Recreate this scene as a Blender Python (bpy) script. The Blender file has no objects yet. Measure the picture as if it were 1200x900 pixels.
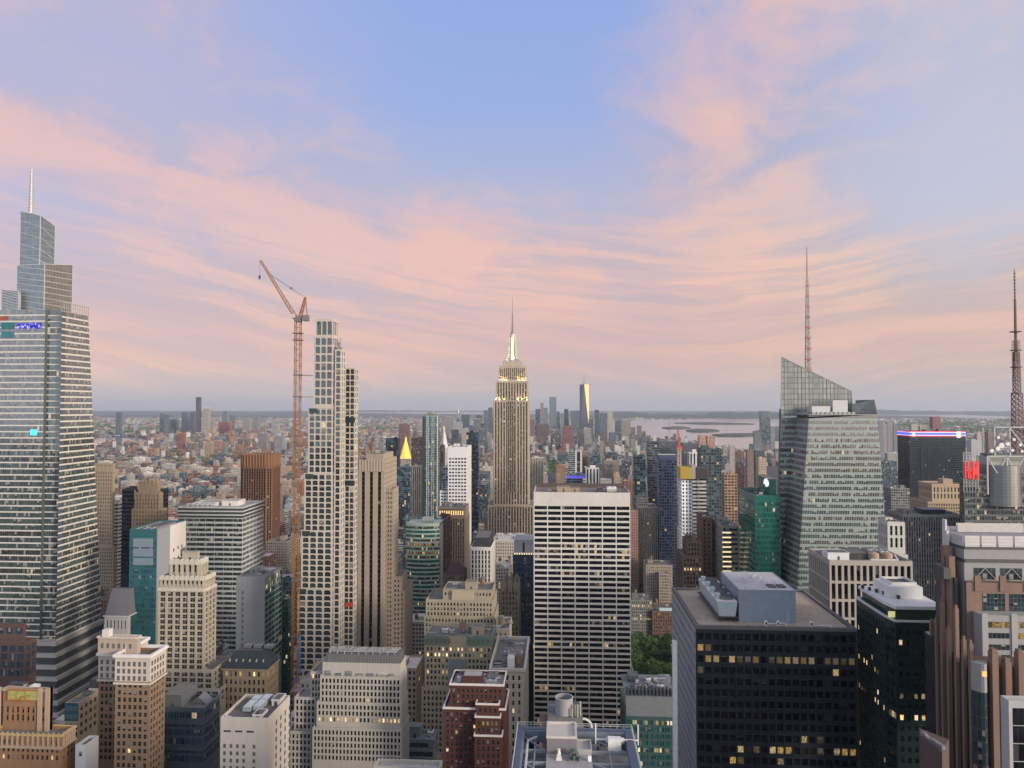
import bpy, math, random
from math import radians as R, sin, cos, tan, atan2, sqrt, pi
from mathutils import Vector
rnd = random.Random(11)
sc = bpy.context.scene
col = sc.collection

# ------------------------------------------------------------------ camera, sky, sun, exposure
H, FPX, YAW, PITCH = 262.0, 870.0, R(3.62), R(1.71)
camd = bpy.data.cameras.new('camera'); camd.sensor_width = 36.0; camd.lens = 36.0*FPX/1200
camd.clip_start = 1.0; camd.clip_end = 120000
cam = bpy.data.objects.new('camera', camd); col.objects.link(cam)
cam.location = (0, 0, H); cam.rotation_euler = (pi/2+PITCH, 0, YAW); sc.camera = cam
sc.view_settings.view_transform = 'Standard'; sc.view_settings.look = 'None'
sc.view_settings.gamma = 1; sc.view_settings.exposure = 0.0
sc.cycles.use_denoising = True
sc.cycles.max_bounces = 5; sc.cycles.diffuse_bounces = 2; sc.cycles.glossy_bounces = 3
sc.cycles.volume_bounces = 0; sc.cycles.transparent_max_bounces = 8
sc.cycles.sample_clamp_indirect = 4.0
SUN_EL, SUN_AZ = 14.0, 122.0       # degrees; azimuth from +Y towards +X (the sunset is to the right and a little behind)

def mth(nt, op, a, b=None, c=None, clamp=False):
    n = nt.nodes.new('ShaderNodeMath'); n.operation = op; n.use_clamp = clamp
    for i, v in enumerate((a, b, c)):
        if v is None: continue
        if hasattr(v, 'is_linked'): nt.links.new(v, n.inputs[i])
        else: n.inputs[i].default_value = v
    return n.outputs[0]
def mix(nt, f, a, b):
    n = nt.nodes.new('ShaderNodeMix'); n.data_type = 'RGBA'
    for s, v in ((n.inputs[0], f), (n.inputs[6], a), (n.inputs[7], b)):
        if hasattr(v, 'is_linked'): nt.links.new(v, s)
        elif isinstance(v, (int, float)): s.default_value = v
        else: s.default_value = tuple(v)[:3] + (1,)
    return n.outputs[2]
def nod(nt, t, ins=None, **kw):
    n = nt.nodes.new('ShaderNode'+t)
    for k, v in kw.items(): setattr(n, k, v)
    for k, v in (ins or {}).items():
        if hasattr(v, 'is_linked'): nt.links.new(v, n.inputs[k])
        else: n.inputs[k].default_value = v
    return n
def ramp(nt, f, stops, interp='LINEAR'):
    n = nod(nt, 'ValToRGB', {0: f}); e = n.color_ramp.elements; n.color_ramp.interpolation = interp
    while len(e) < len(stops): e.new(0.5)
    for q, (p, c) in zip(e, stops): q.position = p; q.color = tuple(c)[:3] + (1,)
    return n.outputs[0]
def srgb(r, g, b):
    f = lambda v: (v/255/12.92 if v/255 <= .04045 else ((v/255+.055)/1.055)**2.4)
    return (f(r), f(g), f(b))

w = bpy.data.worlds.new('World'); sc.world = w; w.use_nodes = True
nt = w.node_tree; nt.nodes.clear()
tc = nod(nt, 'TexCoord'); sep = nod(nt, 'SeparateXYZ', {0: tc.outputs['Generated']})
X, Y, Z = sep.outputs
el = mth(nt, 'MULTIPLY', mth(nt, 'ARCSINE', Z), 180/pi)          # degrees above the horizon
az = mth(nt, 'MULTIPLY', mth(nt, 'ARCTAN2', X, Y), 180/pi)       # degrees from +Y
eln = mth(nt, 'DIVIDE', mth(nt, 'MAXIMUM', el, 0), 60.0, clamp=True)
base = ramp(nt, eln, [(0, srgb(174,174,182)), (3/60, srgb(186,176,182)), (8/60, srgb(192,178,184)), (15/60, srgb(176,178,204)),
                      (22/60, srgb(150,170,218)), (30/60, srgb(142,166,222)), (1, srgb(110,142,208))])
A0 = R(14.0)                                                      # cloud streets run towards this azimuth
zz = mth(nt, 'ADD', mth(nt, 'MAXIMUM', Z, 0.0), 0.10)
along = mth(nt, 'DIVIDE', mth(nt, 'ADD', mth(nt, 'MULTIPLY', X, sin(A0)), mth(nt, 'MULTIPLY', Y, cos(A0))), zz)
across = mth(nt, 'DIVIDE', mth(nt, 'SUBTRACT', mth(nt, 'MULTIPLY', X, cos(A0)), mth(nt, 'MULTIPLY', Y, sin(A0))), zz)
def cloud_noise(sa, sc_, detail, rough, dist, seed):
    v = nod(nt, 'CombineXYZ', {0: mth(nt, 'MULTIPLY', along, sa), 1: mth(nt, 'MULTIPLY', across, sc_), 2: seed})
    return nod(nt, 'TexNoise', {'Vector': v.outputs[0], 'Scale': 1.0, 'Detail': detail, 'Roughness': rough, 'Distortion': dist}).outputs[0]
n1 = cloud_noise(.30, 1.15, 7, .55, .5, 3.1)
n2 = cloud_noise(.55, 2.6, 8, .62, .8, 8.7)
n3 = cloud_noise(.22, .7, 4, .5, .3, 14.2)
def gauss(v, m, s):
    d = mth(nt, 'DIVIDE', mth(nt, 'SUBTRACT', v, m), s)
    return mth(nt, 'EXPONENT', mth(nt, 'MULTIPLY', mth(nt, 'MULTIPLY', d, d), -1))
def sstep(v, lo, hi):
    n = nod(nt, 'MapRange', {0: v, 1: lo, 2: hi, 3: 0.0, 4: 1.0}, interpolation_type='SMOOTHSTEP'); return n.outputs[0]
M = lambda a, b: mth(nt, 'MULTIPLY', a, b)
AD = lambda *v: v[0] if len(v) == 1 else mth(nt, 'ADD', v[0], AD(*v[1:]))
mix_f = lambda a, b, f: mth(nt, 'ADD', M(a, mth(nt, 'SUBTRACT', 1.0, f)), M(b, f))
# streaks that fan out from the horizon a little right of the spired tower
wv = nod(nt, 'TexNoise', {'Vector': nod(nt, 'CombineXYZ', {0: M(az, .055), 1: M(el, .10), 2: 2.2}).outputs[0], 'Scale': 1.0, 'Detail': 5.0, 'Roughness': .55})
warp = M(mth(nt, 'SUBTRACT', wv.outputs[0], .5), 9.0)
puff = nod(nt, 'TexNoise', {'Vector': nod(nt, 'CombineXYZ', {0: M(az, .11), 1: M(mth(nt, 'ADD', el, M(warp, .4)), .20), 2: 6.6}).outputs[0], 'Scale': 1.0, 'Detail': 8.0, 'Roughness': .58, 'Distortion': .5}).outputs[0]
dz = mth(nt, 'SUBTRACT', az, 12.0); bow = mth(nt, 'SUBTRACT', mth(nt, 'SQRT', mth(nt, 'ADD', M(dz, dz), 60.0)), 7.7)
fan = AD(el, M(bow, -.17), M(warp, .38))
def streak(su, sv, det, dist, seed):
    v = nod(nt, 'CombineXYZ', {0: M(az, su), 1: M(fan, sv), 2: seed})
    return nod(nt, 'TexNoise', {'Vector': v.outputs[0], 'Scale': 1.0, 'Detail': det, 'Roughness': .6, 'Distortion': dist}).outputs[0]
k1 = streak(.03, .34, 8, .4, 1.7); k2 = streak(.05, .85, 8, .35, 5.2); k3 = streak(.05, .16, 5, .6, 9.4)
base = mix(nt, M(sstep(az, 12, 30), .75), base, srgb(196, 196, 212))
base = mix(nt, M(sstep(az, -8, -36), .75), base, srgb(182, 178, 206))
gd = mth(nt, 'DIVIDE', AD(az, 4.5, warp, warp), mth(nt, 'ADD', 1.0, M(el, .50)))
gap = M(mth(nt, 'EXPONENT', M(M(gd, gd), -1)), sstep(mth(nt, 'ADD', el, warp), 9, 22))
plume = M(gauss(mth(nt, 'ADD', az, M(warp, 1.3)), mth(nt, 'ADD', 11.0, M(el, .08)), mth(nt, 'ADD', 4.0, M(el, .22))), sstep(el, 8, 16))
left = M(gauss(mth(nt, 'ADD', el, M(az, .17)), 11.0, 3.6), sstep(az, 12, -10))
pale = M(gauss(az, 27, 8), gauss(el, 16, 7))
hi = sstep(el, 10, 19); lo_ = mth(nt, 'SUBTRACT', 1.0, hi)
cov = AD(M(n1, .30), M(n2, .18), M(puff, .52), M(lo_, AD(M(k1, .42), M(k2, .30), -.36)), M(plume, .20), M(left, .24), M(sstep(el, 15, 6), .34))
cov = mth(nt, 'SUBTRACT', cov, AD(M(gap, .25), M(pale, .16)))
cm = sstep(cov, .34, .88)
warm = sstep(AD(M(mix_f(k2, puff, hi), .80), M(mix_f(k1, n2, hi), .50), M(puff, .30), M(AD(plume, left), .17)), .70, 1.0)
cool = mix(nt, sstep(az, 8, 26), srgb(188, 166, 174), srgb(184, 170, 168))
hot = mix(nt, sstep(az, 0, 24), srgb(235, 184, 168), srgb(240, 194, 166))
ccol = mix(nt, warm, cool, hot)
sky = mix(nt, M(cm, .88), base, ccol)
sky = mix(nt, M(gauss(el, 4.8, 2.8), .50), sky, srgb(212, 166, 162))
sky = mix(nt, M(sstep(el, 3.4, 0.2), .88), sky, srgb(178, 174, 184))
sky = mix(nt, sstep(Y, .15, -.6), sky, srgb(196, 206, 222))         # sky behind the viewpoint toned neutral, to keep pink off the facades
# the sunset glow, out of the picture to the right and behind
sd = (cos(R(4))*sin(R(SUN_AZ)), cos(R(4))*cos(R(SUN_AZ)), sin(R(4)))
dt = nod(nt, 'VectorMath', {0: tc.outputs['Generated'], 1: sd}, operation='DOT_PRODUCT').outputs['Value']
glow = mth(nt, 'POWER', mth(nt, 'MAXIMUM', dt, 0), 6.0)
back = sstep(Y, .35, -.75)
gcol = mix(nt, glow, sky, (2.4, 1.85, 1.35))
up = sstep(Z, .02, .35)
gain = mth(nt, 'ADD', 1.0, mth(nt, 'MULTIPLY', back, mth(nt, 'SUBTRACT', .85, mth(nt, 'MULTIPLY', sstep(el, 15, 60), 1.05))))  # extra brightness added to the sky behind the viewpoint, to light the facades
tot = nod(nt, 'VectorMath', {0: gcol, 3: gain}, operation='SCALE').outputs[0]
nish = nod(nt, 'TexSky', sky_type='NISHITA', sun_disc=False, sun_elevation=R(SUN_EL), sun_rotation=R(SUN_AZ), altitude=260)
nsc = nod(nt, 'VectorMath', {0: nish.outputs[0], 3: 0.02}, operation='SCALE').outputs[0]
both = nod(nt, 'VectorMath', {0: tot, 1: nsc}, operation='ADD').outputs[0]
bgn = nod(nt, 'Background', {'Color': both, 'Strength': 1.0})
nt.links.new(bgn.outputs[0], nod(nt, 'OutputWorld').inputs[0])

sun = bpy.data.lights.new('sun', 'SUN'); sun.energy = 3.7; sun.angle = R(9); sun.color = (1.0, .86, .70)
so = bpy.data.objects.new('sun', sun); col.objects.link(so); so.location = (300, -100, 900)
so.rotation_euler = (R(90-SUN_EL), 0, pi - R(SUN_AZ))
HAZE = 2.6e-5

# ------------------------------------------------------------------ from a picture point to a place
_f = Vector((-sin(YAW)*cos(PITCH), cos(YAW)*cos(PITCH), sin(PITCH)))
_r = Vector((cos(YAW), sin(YAW), 0)); _u = _r.cross(_f)
def ray(px, py): return _r*((px-600)/FPX) + _u*((450-py)/FPX) + _f
def at(px, py, Y):
    d = ray(px, py); t = Y/d.y
    return d.x*t, H + d.z*t
def xat(px, Y, py=600): return at(px, py, Y)[0]
def deep(px, X, py=600):
    d = ray(px, py); return X/d.x*d.y
def proj(x, y, z):
    v = Vector((x, y, z-H)); k = FPX/v.dot(_f)
    return 600+v.dot(_r)*k, 450-v.dot(_u)*k
def gpt(px, py):
    d = ray(px, py); t = -H/d.z
    return d.x*t, d.y*t

# ------------------------------------------------------------------ mesh collecting
class MB:
    def __init__(s): s.v = []; s.f = []; s.m = []; s.uv = []; s.hasuv = False; s.p = []
    def face(s, pts, mi=0, uv=None):
        n = len(s.v); s.v += pts; s.f.append(tuple(range(n, n+len(pts)))); s.m.append(mi)
        if uv is None: s.uv += [(0, 0)]*len(pts)
        else: s.uv += uv; s.hasuv = True
    def box(s, x0, x1, y0, y1, z0, z1, mi=0, bottom=False, mt=None):
        s.p.append(len(s.f))
        a, b, c, d = (x0,y0), (x1,y0), (x1,y1), (x0,y1)
        for p, q in ((a,b),(b,c),(c,d),(d,a)):
            s.face([(p[0],p[1],z0),(q[0],q[1],z0),(q[0],q[1],z1),(p[0],p[1],z1)], mi)
        s.face([(x0,y0,z1),(x1,y0,z1),(x1,y1,z1),(x0,y1,z1)], mi if mt is None else mt)
        if bottom: s.face([(x0,y0,z0),(x0,y1,z0),(x1,y1,z0),(x1,y0,z0)], mi)
    def ring(s, x0, x1, y0, y1, o, z0, z1, mi=0, t=None):
        """a band round a box: o out from it, t in"""
        s.p.append(len(s.f))
        t = .2 if t is None else t
        O = [(x0-o,y0-o),(x1+o,y0-o),(x1+o,y1+o),(x0-o,y1+o)]; I = [(x0+t,y0+t),(x1-t,y0+t),(x1-t,y1-t),(x0+t,y1-t)]
        for k in range(4):
            a, b, c, d = O[k], O[(k+1)%4], I[(k+1)%4], I[k]
            s.face([(*a,z0),(*b,z0),(*b,z1),(*a,z1)], mi); s.face([(*a,z1),(*b,z1),(*c,z1),(*d,z1)], mi)
            s.face([(*d,z0),(*c,z0),(*b,z0),(*a,z0)], mi); s.face([(*c,z0),(*d,z0),(*d,z1),(*c,z1)], mi)
    def bar(s, p, q, t, mi=0):
        s.p.append(len(s.f))
        p = Vector(p); q = Vector(q); d = (q-p)
        if d.length < 1e-6: return
        d.normalize(); a = d.cross(Vector((0,0,1)) if abs(d.z) < .95 else Vector((1,0,0))).normalized()*t/2; b = d.cross(a.normalized())*t/2
        P = [tuple(p+a+b), tuple(p-a+b), tuple(p-a-b), tuple(p+a-b)]; Q = [tuple(q+a+b), tuple(q-a+b), tuple(q-a-b), tuple(q+a-b)]
        for k in range(4): s.face([P[k], P[(k+1)%4], Q[(k+1)%4], Q[k]], mi)
        s.face(P[::-1], mi); s.face(Q, mi)
    def cyl(s, x, y, z0, z1, r0, r1, n=16, mi=0, cap=True, capm=None):
        s.p.append(len(s.f))
        P = [(cos(2*pi*k/n), sin(2*pi*k/n)) for k in range(n)]
        for k in range(n):
            a, b = P[k], P[(k+1)%n]
            if r1 > 1e-4: s.face([(x+a[0]*r0,y+a[1]*r0,z0),(x+b[0]*r0,y+b[1]*r0,z0),(x+b[0]*r1,y+b[1]*r1,z1),(x+a[0]*r1,y+a[1]*r1,z1)], mi)
            else: s.face([(x+a[0]*r0,y+a[1]*r0,z0),(x+b[0]*r0,y+b[1]*r0,z0),(x,y,z1)], mi)
        if cap and r1 > 1e-4: s.face([(x+a[0]*r1,y+a[1]*r1,z1) for a in P], mi if capm is None else capm)
    def prism(s, poly, z0, z1, mi=0, mt=None):
        s.p.append(len(s.f))
        n = len(poly)
        for k in range(n):
            a, b = poly[k], poly[(k+1)%n]
            s.face([(*a,z0),(*b,z0),(*b,z1),(*a,z1)], mi)
        s.face([(*a,z1) for a in poly], mi if mt is None else mt)
    def build(s, name, mats, parent=None, origin=None):
        me = bpy.data.meshes.new(name)
        o_ = Vector(origin or (0,0,0)); q = parent
        while q is not None: o_ += q.location; q = q.parent
        ox, oy, oz = o_
        me.from_pydata([(a-ox, b-oy, c-oz) for a, b, c in s.v], [], s.f)
        for m in (mats if isinstance(mats, (list, tuple)) else [mats]): me.materials.append(m)
        me.polygons.foreach_set('material_index', s.m)
        if s.hasuv:
            l = me.uv_layers.new(name='UVMap'); l.data.foreach_set('uv', [c for p in s.uv for c in p])
        o = bpy.data.objects.new(name, me); col.objects.link(o)
        if parent is not None: o.parent = parent
        else: o.location = o_
        return o
    def each(s, name, mats, parent, g=1):
        """one mesh per piece (g shapes make one piece)"""
        st = s.p[::g]+[len(s.f)]; out = []
        for a, b in zip(st, st[1:]):
            m = MB(); k = s.f[a][0]; e = s.f[b-1][-1]+1
            m.v = s.v[k:e]; m.f = [tuple(i-k for i in f) for f in s.f[a:b]]; m.m = s.m[a:b]; m.uv = s.uv[k:e]; m.hasuv = s.hasuv
            out.append(m.build(name, mats, parent))
        return out
def tag(o, label=None, cat=None, group=None, kind=None):
    for k, v in (('label', label), ('category', cat), ('group', group), ('kind', kind)):
        if v: o[k] = v
    return o
def empty(name, loc, label, cat, group=None):
    o = bpy.data.objects.new(name, None); col.objects.link(o); o.location = loc; o.empty_display_size = 1
    return tag(o, label, cat, group)

# ------------------------------------------------------------------ materials
def newmat(name):
    m = bpy.data.materials.new(name); m.use_nodes = True; m.node_tree.nodes.clear(); return m, m.node_tree
def finish(nt, **ins):
    b = nod(nt, 'BsdfPrincipled', {k.replace('_', ' '): (v if hasattr(v, 'is_linked') or not isinstance(v, tuple) else tuple(v)[:3]+(1,)) for k, v in ins.items()})
    o = nod(nt, 'OutputMaterial'); nt.links.new(b.outputs[0], o.inputs[0]); return b
def scalec(nt, c, f):
    return nod(nt, 'VectorMath', {0: (c if hasattr(c, 'is_linked') else tuple(c)[:3]), 3: f}, operation='SCALE').outputs[0]
_mc = {}
def stone(c, var=.22, rough=.88, streak=1.0, fine=.6, spec=.2):
    lu = sum(c)/3; c = tuple(max(.01, (lu+(v-lu)*1.05)*.88) for v in c)
    key = ('st', tuple(round(x, 3) for x in c), var, rough, streak, fine)
    if key in _mc: return _mc[key]
    m, nt = newmat('wall_finish')
    g = nod(nt, 'NewGeometry').outputs['Position']
    a = nod(nt, 'TexNoise', {'Vector': g, 'Scale': .045, 'Detail': 5.0, 'Roughness': .6}).outputs[0]
    mp = nod(nt, 'Mapping', {0: g, 3: (.9, .9, .05)})
    b = nod(nt, 'TexNoise', {'Vector': mp.outputs[0], 'Scale': 1.0, 'Detail': 4.0, 'Roughness': .65}).outputs[0]
    d = nod(nt, 'TexNoise', {'Vector': g, 'Scale': fine, 'Detail': 3.0, 'Roughness': .7}).outputs[0]
    s = mth(nt, 'ADD', mth(nt, 'MULTIPLY', a, .8), mth(nt, 'ADD', mth(nt, 'MULTIPLY', b, .7*streak), mth(nt, 'MULTIPLY', d, .5)))
    f = mth(nt, 'ADD', 1.0, mth(nt, 'MULTIPLY', mth(nt, 'SUBTRACT', s, .65+.35*streak), var*2.2))
    finish(nt, Base_Color=scalec(nt, c, f), Roughness=rough, Specular_IOR_Level=spec)
    _mc[key] = m; return m
def paint(c, rough=.5, metal=0.0, emit=0.0, name='finish'):
    key = ('pt', tuple(round(x, 3) for x in c), rough, metal, emit)
    if key in _mc: return _mc[key]
    m, nt = newmat(name)
    g = nod(nt, 'NewGeometry').outputs['Position']
    a = nod(nt, 'TexNoise', {'Vector': g, 'Scale': .5, 'Detail': 5.0, 'Roughness': .65}).outputs[0]
    f = mth(nt, 'ADD', .8, mth(nt, 'MULTIPLY', a, .4))
    kw = dict(Base_Color=scalec(nt, c, f), Roughness=rough, Metallic=metal)
    if emit: kw.update(Emission_Color=tuple(c), Emission_Strength=emit)
    finish(nt, **kw); _mc[key] = m; return m
def roofing(c, var=.5):
    key = ('rf', tuple(round(x, 3) for x in c), var)
    if key in _mc: return _mc[key]
    m, nt = newmat('roof_gravel')
    g = nod(nt, 'NewGeometry').outputs['Position']
    a = nod(nt, 'TexNoise', {'Vector': g, 'Scale': .12, 'Detail': 6.0, 'Roughness': .65}).outputs[0]
    b = nod(nt, 'TexNoise', {'Vector': g, 'Scale': 1.6, 'Detail': 4.0, 'Roughness': .7}).outputs[0]
    st = nod(nt, 'MapRange', {0: nod(nt, 'TexNoise', {'Vector': g, 'Scale': .35, 'Detail': 7.0, 'Roughness': .7, 'Distortion': 1.2}).outputs[0], 1: .52, 2: .62, 3: 1.0, 4: .68}).outputs[0]
    f = mth(nt, 'MULTIPLY', st, mth(nt, 'ADD', 1-var*.9, mth(nt, 'MULTIPLY', mth(nt, 'ADD', a, b), var)))
    finish(nt, Base_Color=scalec(nt, c, f), Roughness=.95, Specular_IOR_Level=.1)
    _mc[key] = m; return m
def glass(name, dark=(.015,.018,.022), ior=1.5, rough=.07, blind=.3, blindc=(.30,.29,.26), lit=.02, litc=(1.0,.66,.26), ls=.8,
          frame=(.08,.08,.085), fw=.05, fh=.04, sp=0.0, spc=(.05,.05,.055), metal=0.0, vary=.8, tilt=.012, rail=0.0):
    """window glass; the UV map counts panes across and floors up, so every pane gets its own blind, tone and tilt"""
    m, nt = newmat(name)
    uv = nod(nt, 'UVMap').outputs[0]; s = nod(nt, 'SeparateXYZ', {0: uv})
    fu = mth(nt, 'FRACT', s.outputs[0]); fv = mth(nt, 'FRACT', s.outputs[1])
    oi = nod(nt, 'ObjectInfo').outputs['Random']
    seed = mth(nt, 'ADD', mth(nt, 'ADD', mth(nt, 'MULTIPLY', mth(nt, 'FLOOR', s.outputs[0]), 1.37), mth(nt, 'MULTIPLY', mth(nt, 'FLOOR', s.outputs[1]), 71.7)), mth(nt, 'MULTIPLY', oi, 991.0))
    wn = nod(nt, 'TexWhiteNoise', {'W': seed}, noise_dimensions='1D')
    r1 = wn.outputs['Value']; cs = nod(nt, 'SeparateColor', {0: wn.outputs['Color']}); r2, r3, r4 = cs.outputs
    isb = mth(nt, 'MULTIPLY', mth(nt, 'LESS_THAN', r2, blind), mth(nt, 'GREATER_THAN', fv, mth(nt, 'MULTIPLY', r3, .92)))
    isl = mth(nt, 'LESS_THAN', r4, lit)
    fr = mth(nt, 'MAXIMUM', mth(nt, 'GREATER_THAN', mth(nt, 'ABSOLUTE', mth(nt, 'SUBTRACT', fu, .5)), .5-fw), mth(nt, 'GREATER_THAN', mth(nt, 'ABSOLUTE', mth(nt, 'SUBTRACT', fv, .5)), .5-fh))
    if rail: fr = mth(nt, 'MAXIMUM', fr, mth(nt, 'LESS_THAN', mth(nt, 'ABSOLUTE', mth(nt, 'SUBTRACT', fv, .5)), rail))
    c = scalec(nt, dark, mth(nt, 'ADD', 1-vary/2, mth(nt, 'MULTIPLY', r1, vary)))
    bl = scalec(nt, blindc, mth(nt, 'ADD', .55, mth(nt, 'MULTIPLY', r1, .6)))
    c = mix(nt, isb, c, bl); c = mix(nt, fr, c, frame)
    clear = mth(nt, 'SUBTRACT', 1.0, mth(nt, 'MAXIMUM', fr, mth(nt, 'MULTIPLY', isb, .8)))
    if sp:
        isp = mth(nt, 'LESS_THAN', fv, sp); c = mix(nt, isp, c, spc); clear = mth(nt, 'MULTIPLY', clear, mth(nt, 'SUBTRACT', 1.0, isp))
    inner = nod(nt, 'TexNoise', {'Vector': nod(nt, 'VectorMath', {0: uv, 1: (5.0, 3.0, 1)}, operation='MULTIPLY').outputs[0], 'Scale': 1.0, 'Detail': 3.0, 'Roughness': .7}).outputs[0]
    es = mth(nt, 'MULTIPLY', mth(nt, 'MULTIPLY', isl, clear), mth(nt, 'MULTIPLY', mth(nt, 'MULTIPLY', mth(nt, 'ADD', mth(nt, 'MULTIPLY', mth(nt, 'POWER', r1, 1.6), 1.5), .12), mth(nt, 'MULTIPLY', mth(nt, 'POWER', inner, 4.0), 14.0)), ls))
    tn = nod(nt, 'VectorMath', {0: nod(nt, 'VectorMath', {0: wn.outputs['Color'], 1: (.5,.5,.5)}, operation='SUBTRACT').outputs[0], 3: tilt*2}, operation='SCALE').outputs[0]
    nn = nod(nt, 'VectorMath', {0: nod(nt, 'NewGeometry').outputs['Normal'], 1: tn}, operation='ADD').outputs[0]
    nn = nod(nt, 'VectorMath', {0: nn}, operation='NORMALIZE').outputs[0]
    kw = dict(Base_Color=c, Roughness=mth(nt, 'SUBTRACT', .6, mth(nt, 'MULTIPLY', clear, .6-rough)), IOR=ior, Emission_Color=mix(nt, mth(nt, 'MULTIPLY', r3, .6), tuple(litc), (1.0,.88,.68)), Emission_Strength=es, Normal=nn)
    if metal: kw['Metallic'] = mth(nt, 'MULTIPLY', clear, metal)
    finish(nt, **kw); return m
def facade_mat(name, wall=None, ww=.55, wh=.55, dark=(.03,.035,.042), lit=.02, litc=(1,.68,.3), ls=.8, attr=None, rough=.85, spand=None, gl=.25, ior=1.5):
    """a far wall whose small windows are drawn by the UV map (bays across, floors up)"""
    m, nt = newmat(name)
    uv = nod(nt, 'UVMap').outputs[0]; s = nod(nt, 'SeparateXYZ', {0: uv})
    fu = mth(nt, 'FRACT', s.outputs[0]); fv = mth(nt, 'FRACT', s.outputs[1])
    oi = nod(nt, 'ObjectInfo')
    seed = mth(nt, 'ADD', mth(nt, 'ADD', mth(nt, 'MULTIPLY', mth(nt, 'FLOOR', s.outputs[0]), 1.37), mth(nt, 'MULTIPLY', mth(nt, 'FLOOR', s.outputs[1]), 71.7)), mth(nt, 'MULTIPLY', oi.outputs['Random'], 991.0))
    wn = nod(nt, 'TexWhiteNoise', {'W': seed}, noise_dimensions='1D'); r1 = wn.outputs['Value']
    r4 = nod(nt, 'SeparateColor', {0: wn.outputs['Color']}).outputs[0]
    hit = mth(nt, 'LESS_THAN', mth(nt, 'ABSOLUTE', mth(nt, 'SUBTRACT', fu, .5)), ww/2)
    vin = mth(nt, 'LESS_THAN', mth(nt, 'ABSOLUTE', mth(nt, 'SUBTRACT', fv, .5)), wh/2)
    msk = mth(nt, 'MULTIPLY', hit, vin)
    g = nod(nt, 'NewGeometry').outputs['Position']
    a = nod(nt, 'TexNoise', {'Vector': g, 'Scale': .06, 'Detail': 6.0, 'Roughness': .65}).outputs[0]
    wc = oi.outputs['Color'] if attr is None and wall is None else (nod(nt, 'Attribute', attribute_name=attr).outputs[0] if attr else wall)
    wc = scalec(nt, wc, mth(nt, 'ADD', .72, mth(nt, 'MULTIPLY', a, .56)))
    if spand is not None: wc = mix(nt, hit, wc, spand)
    gc = scalec(nt, dark, mth(nt, 'ADD', .4, mth(nt, 'MULTIPLY', mth(nt, 'POWER', r1, 3.0), 4.0)))
    c = mix(nt, msk, wc, gc)
    es = mth(nt, 'MULTIPLY', mth(nt, 'MULTIPLY', msk, mth(nt, 'LESS_THAN', r4, lit)), ls)
    finish(nt, Base_Color=c, Roughness=mth(nt, 'SUBTRACT', rough, mth(nt, 'MULTIPLY', msk, rough-gl)), IOR=ior, Emission_Color=tuple(litc), Emission_Strength=es)
    return m

# ------------------------------------------------------------------ the building kit
HEROES = []      # (px left, px right, py top, distance, lowest row of the picture where it shows, footprint)
_wm = {}
def window_mesh(w, h, nu, nv, mat):
    key = (round(w, 2), round(h, 2), round(nu, 2), nv, mat.name)
    if key not in _wm:
        me = bpy.data.meshes.new('window')
        me.from_pydata([(0,0,0), (w,0,0), (w,0,h), (0,0,h)], [], [(0,1,2,3)])
        me.materials.append(mat); l = me.uv_layers.new(name='UVMap')
        l.data.foreach_set('uv', [0,0, nu,0, nu,nv, 0,nv]); _wm[key] = me
    return _wm[key]
DEF = dict(bay=3.0, fh=3.7, ww=.54, wh=.6, sill=.25, rec=.3, edge=.8, top=1.5, bot=0.0, sprec=0.0, smi=0, fin=0.0, finw=.6, nu=1, nv=1,
           strip=False, arch=False, lit=.02, litrow=.0, row0=.0, skip=None, blank=False)
def S(**k): d = dict(DEF); d.update(k); return d
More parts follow.
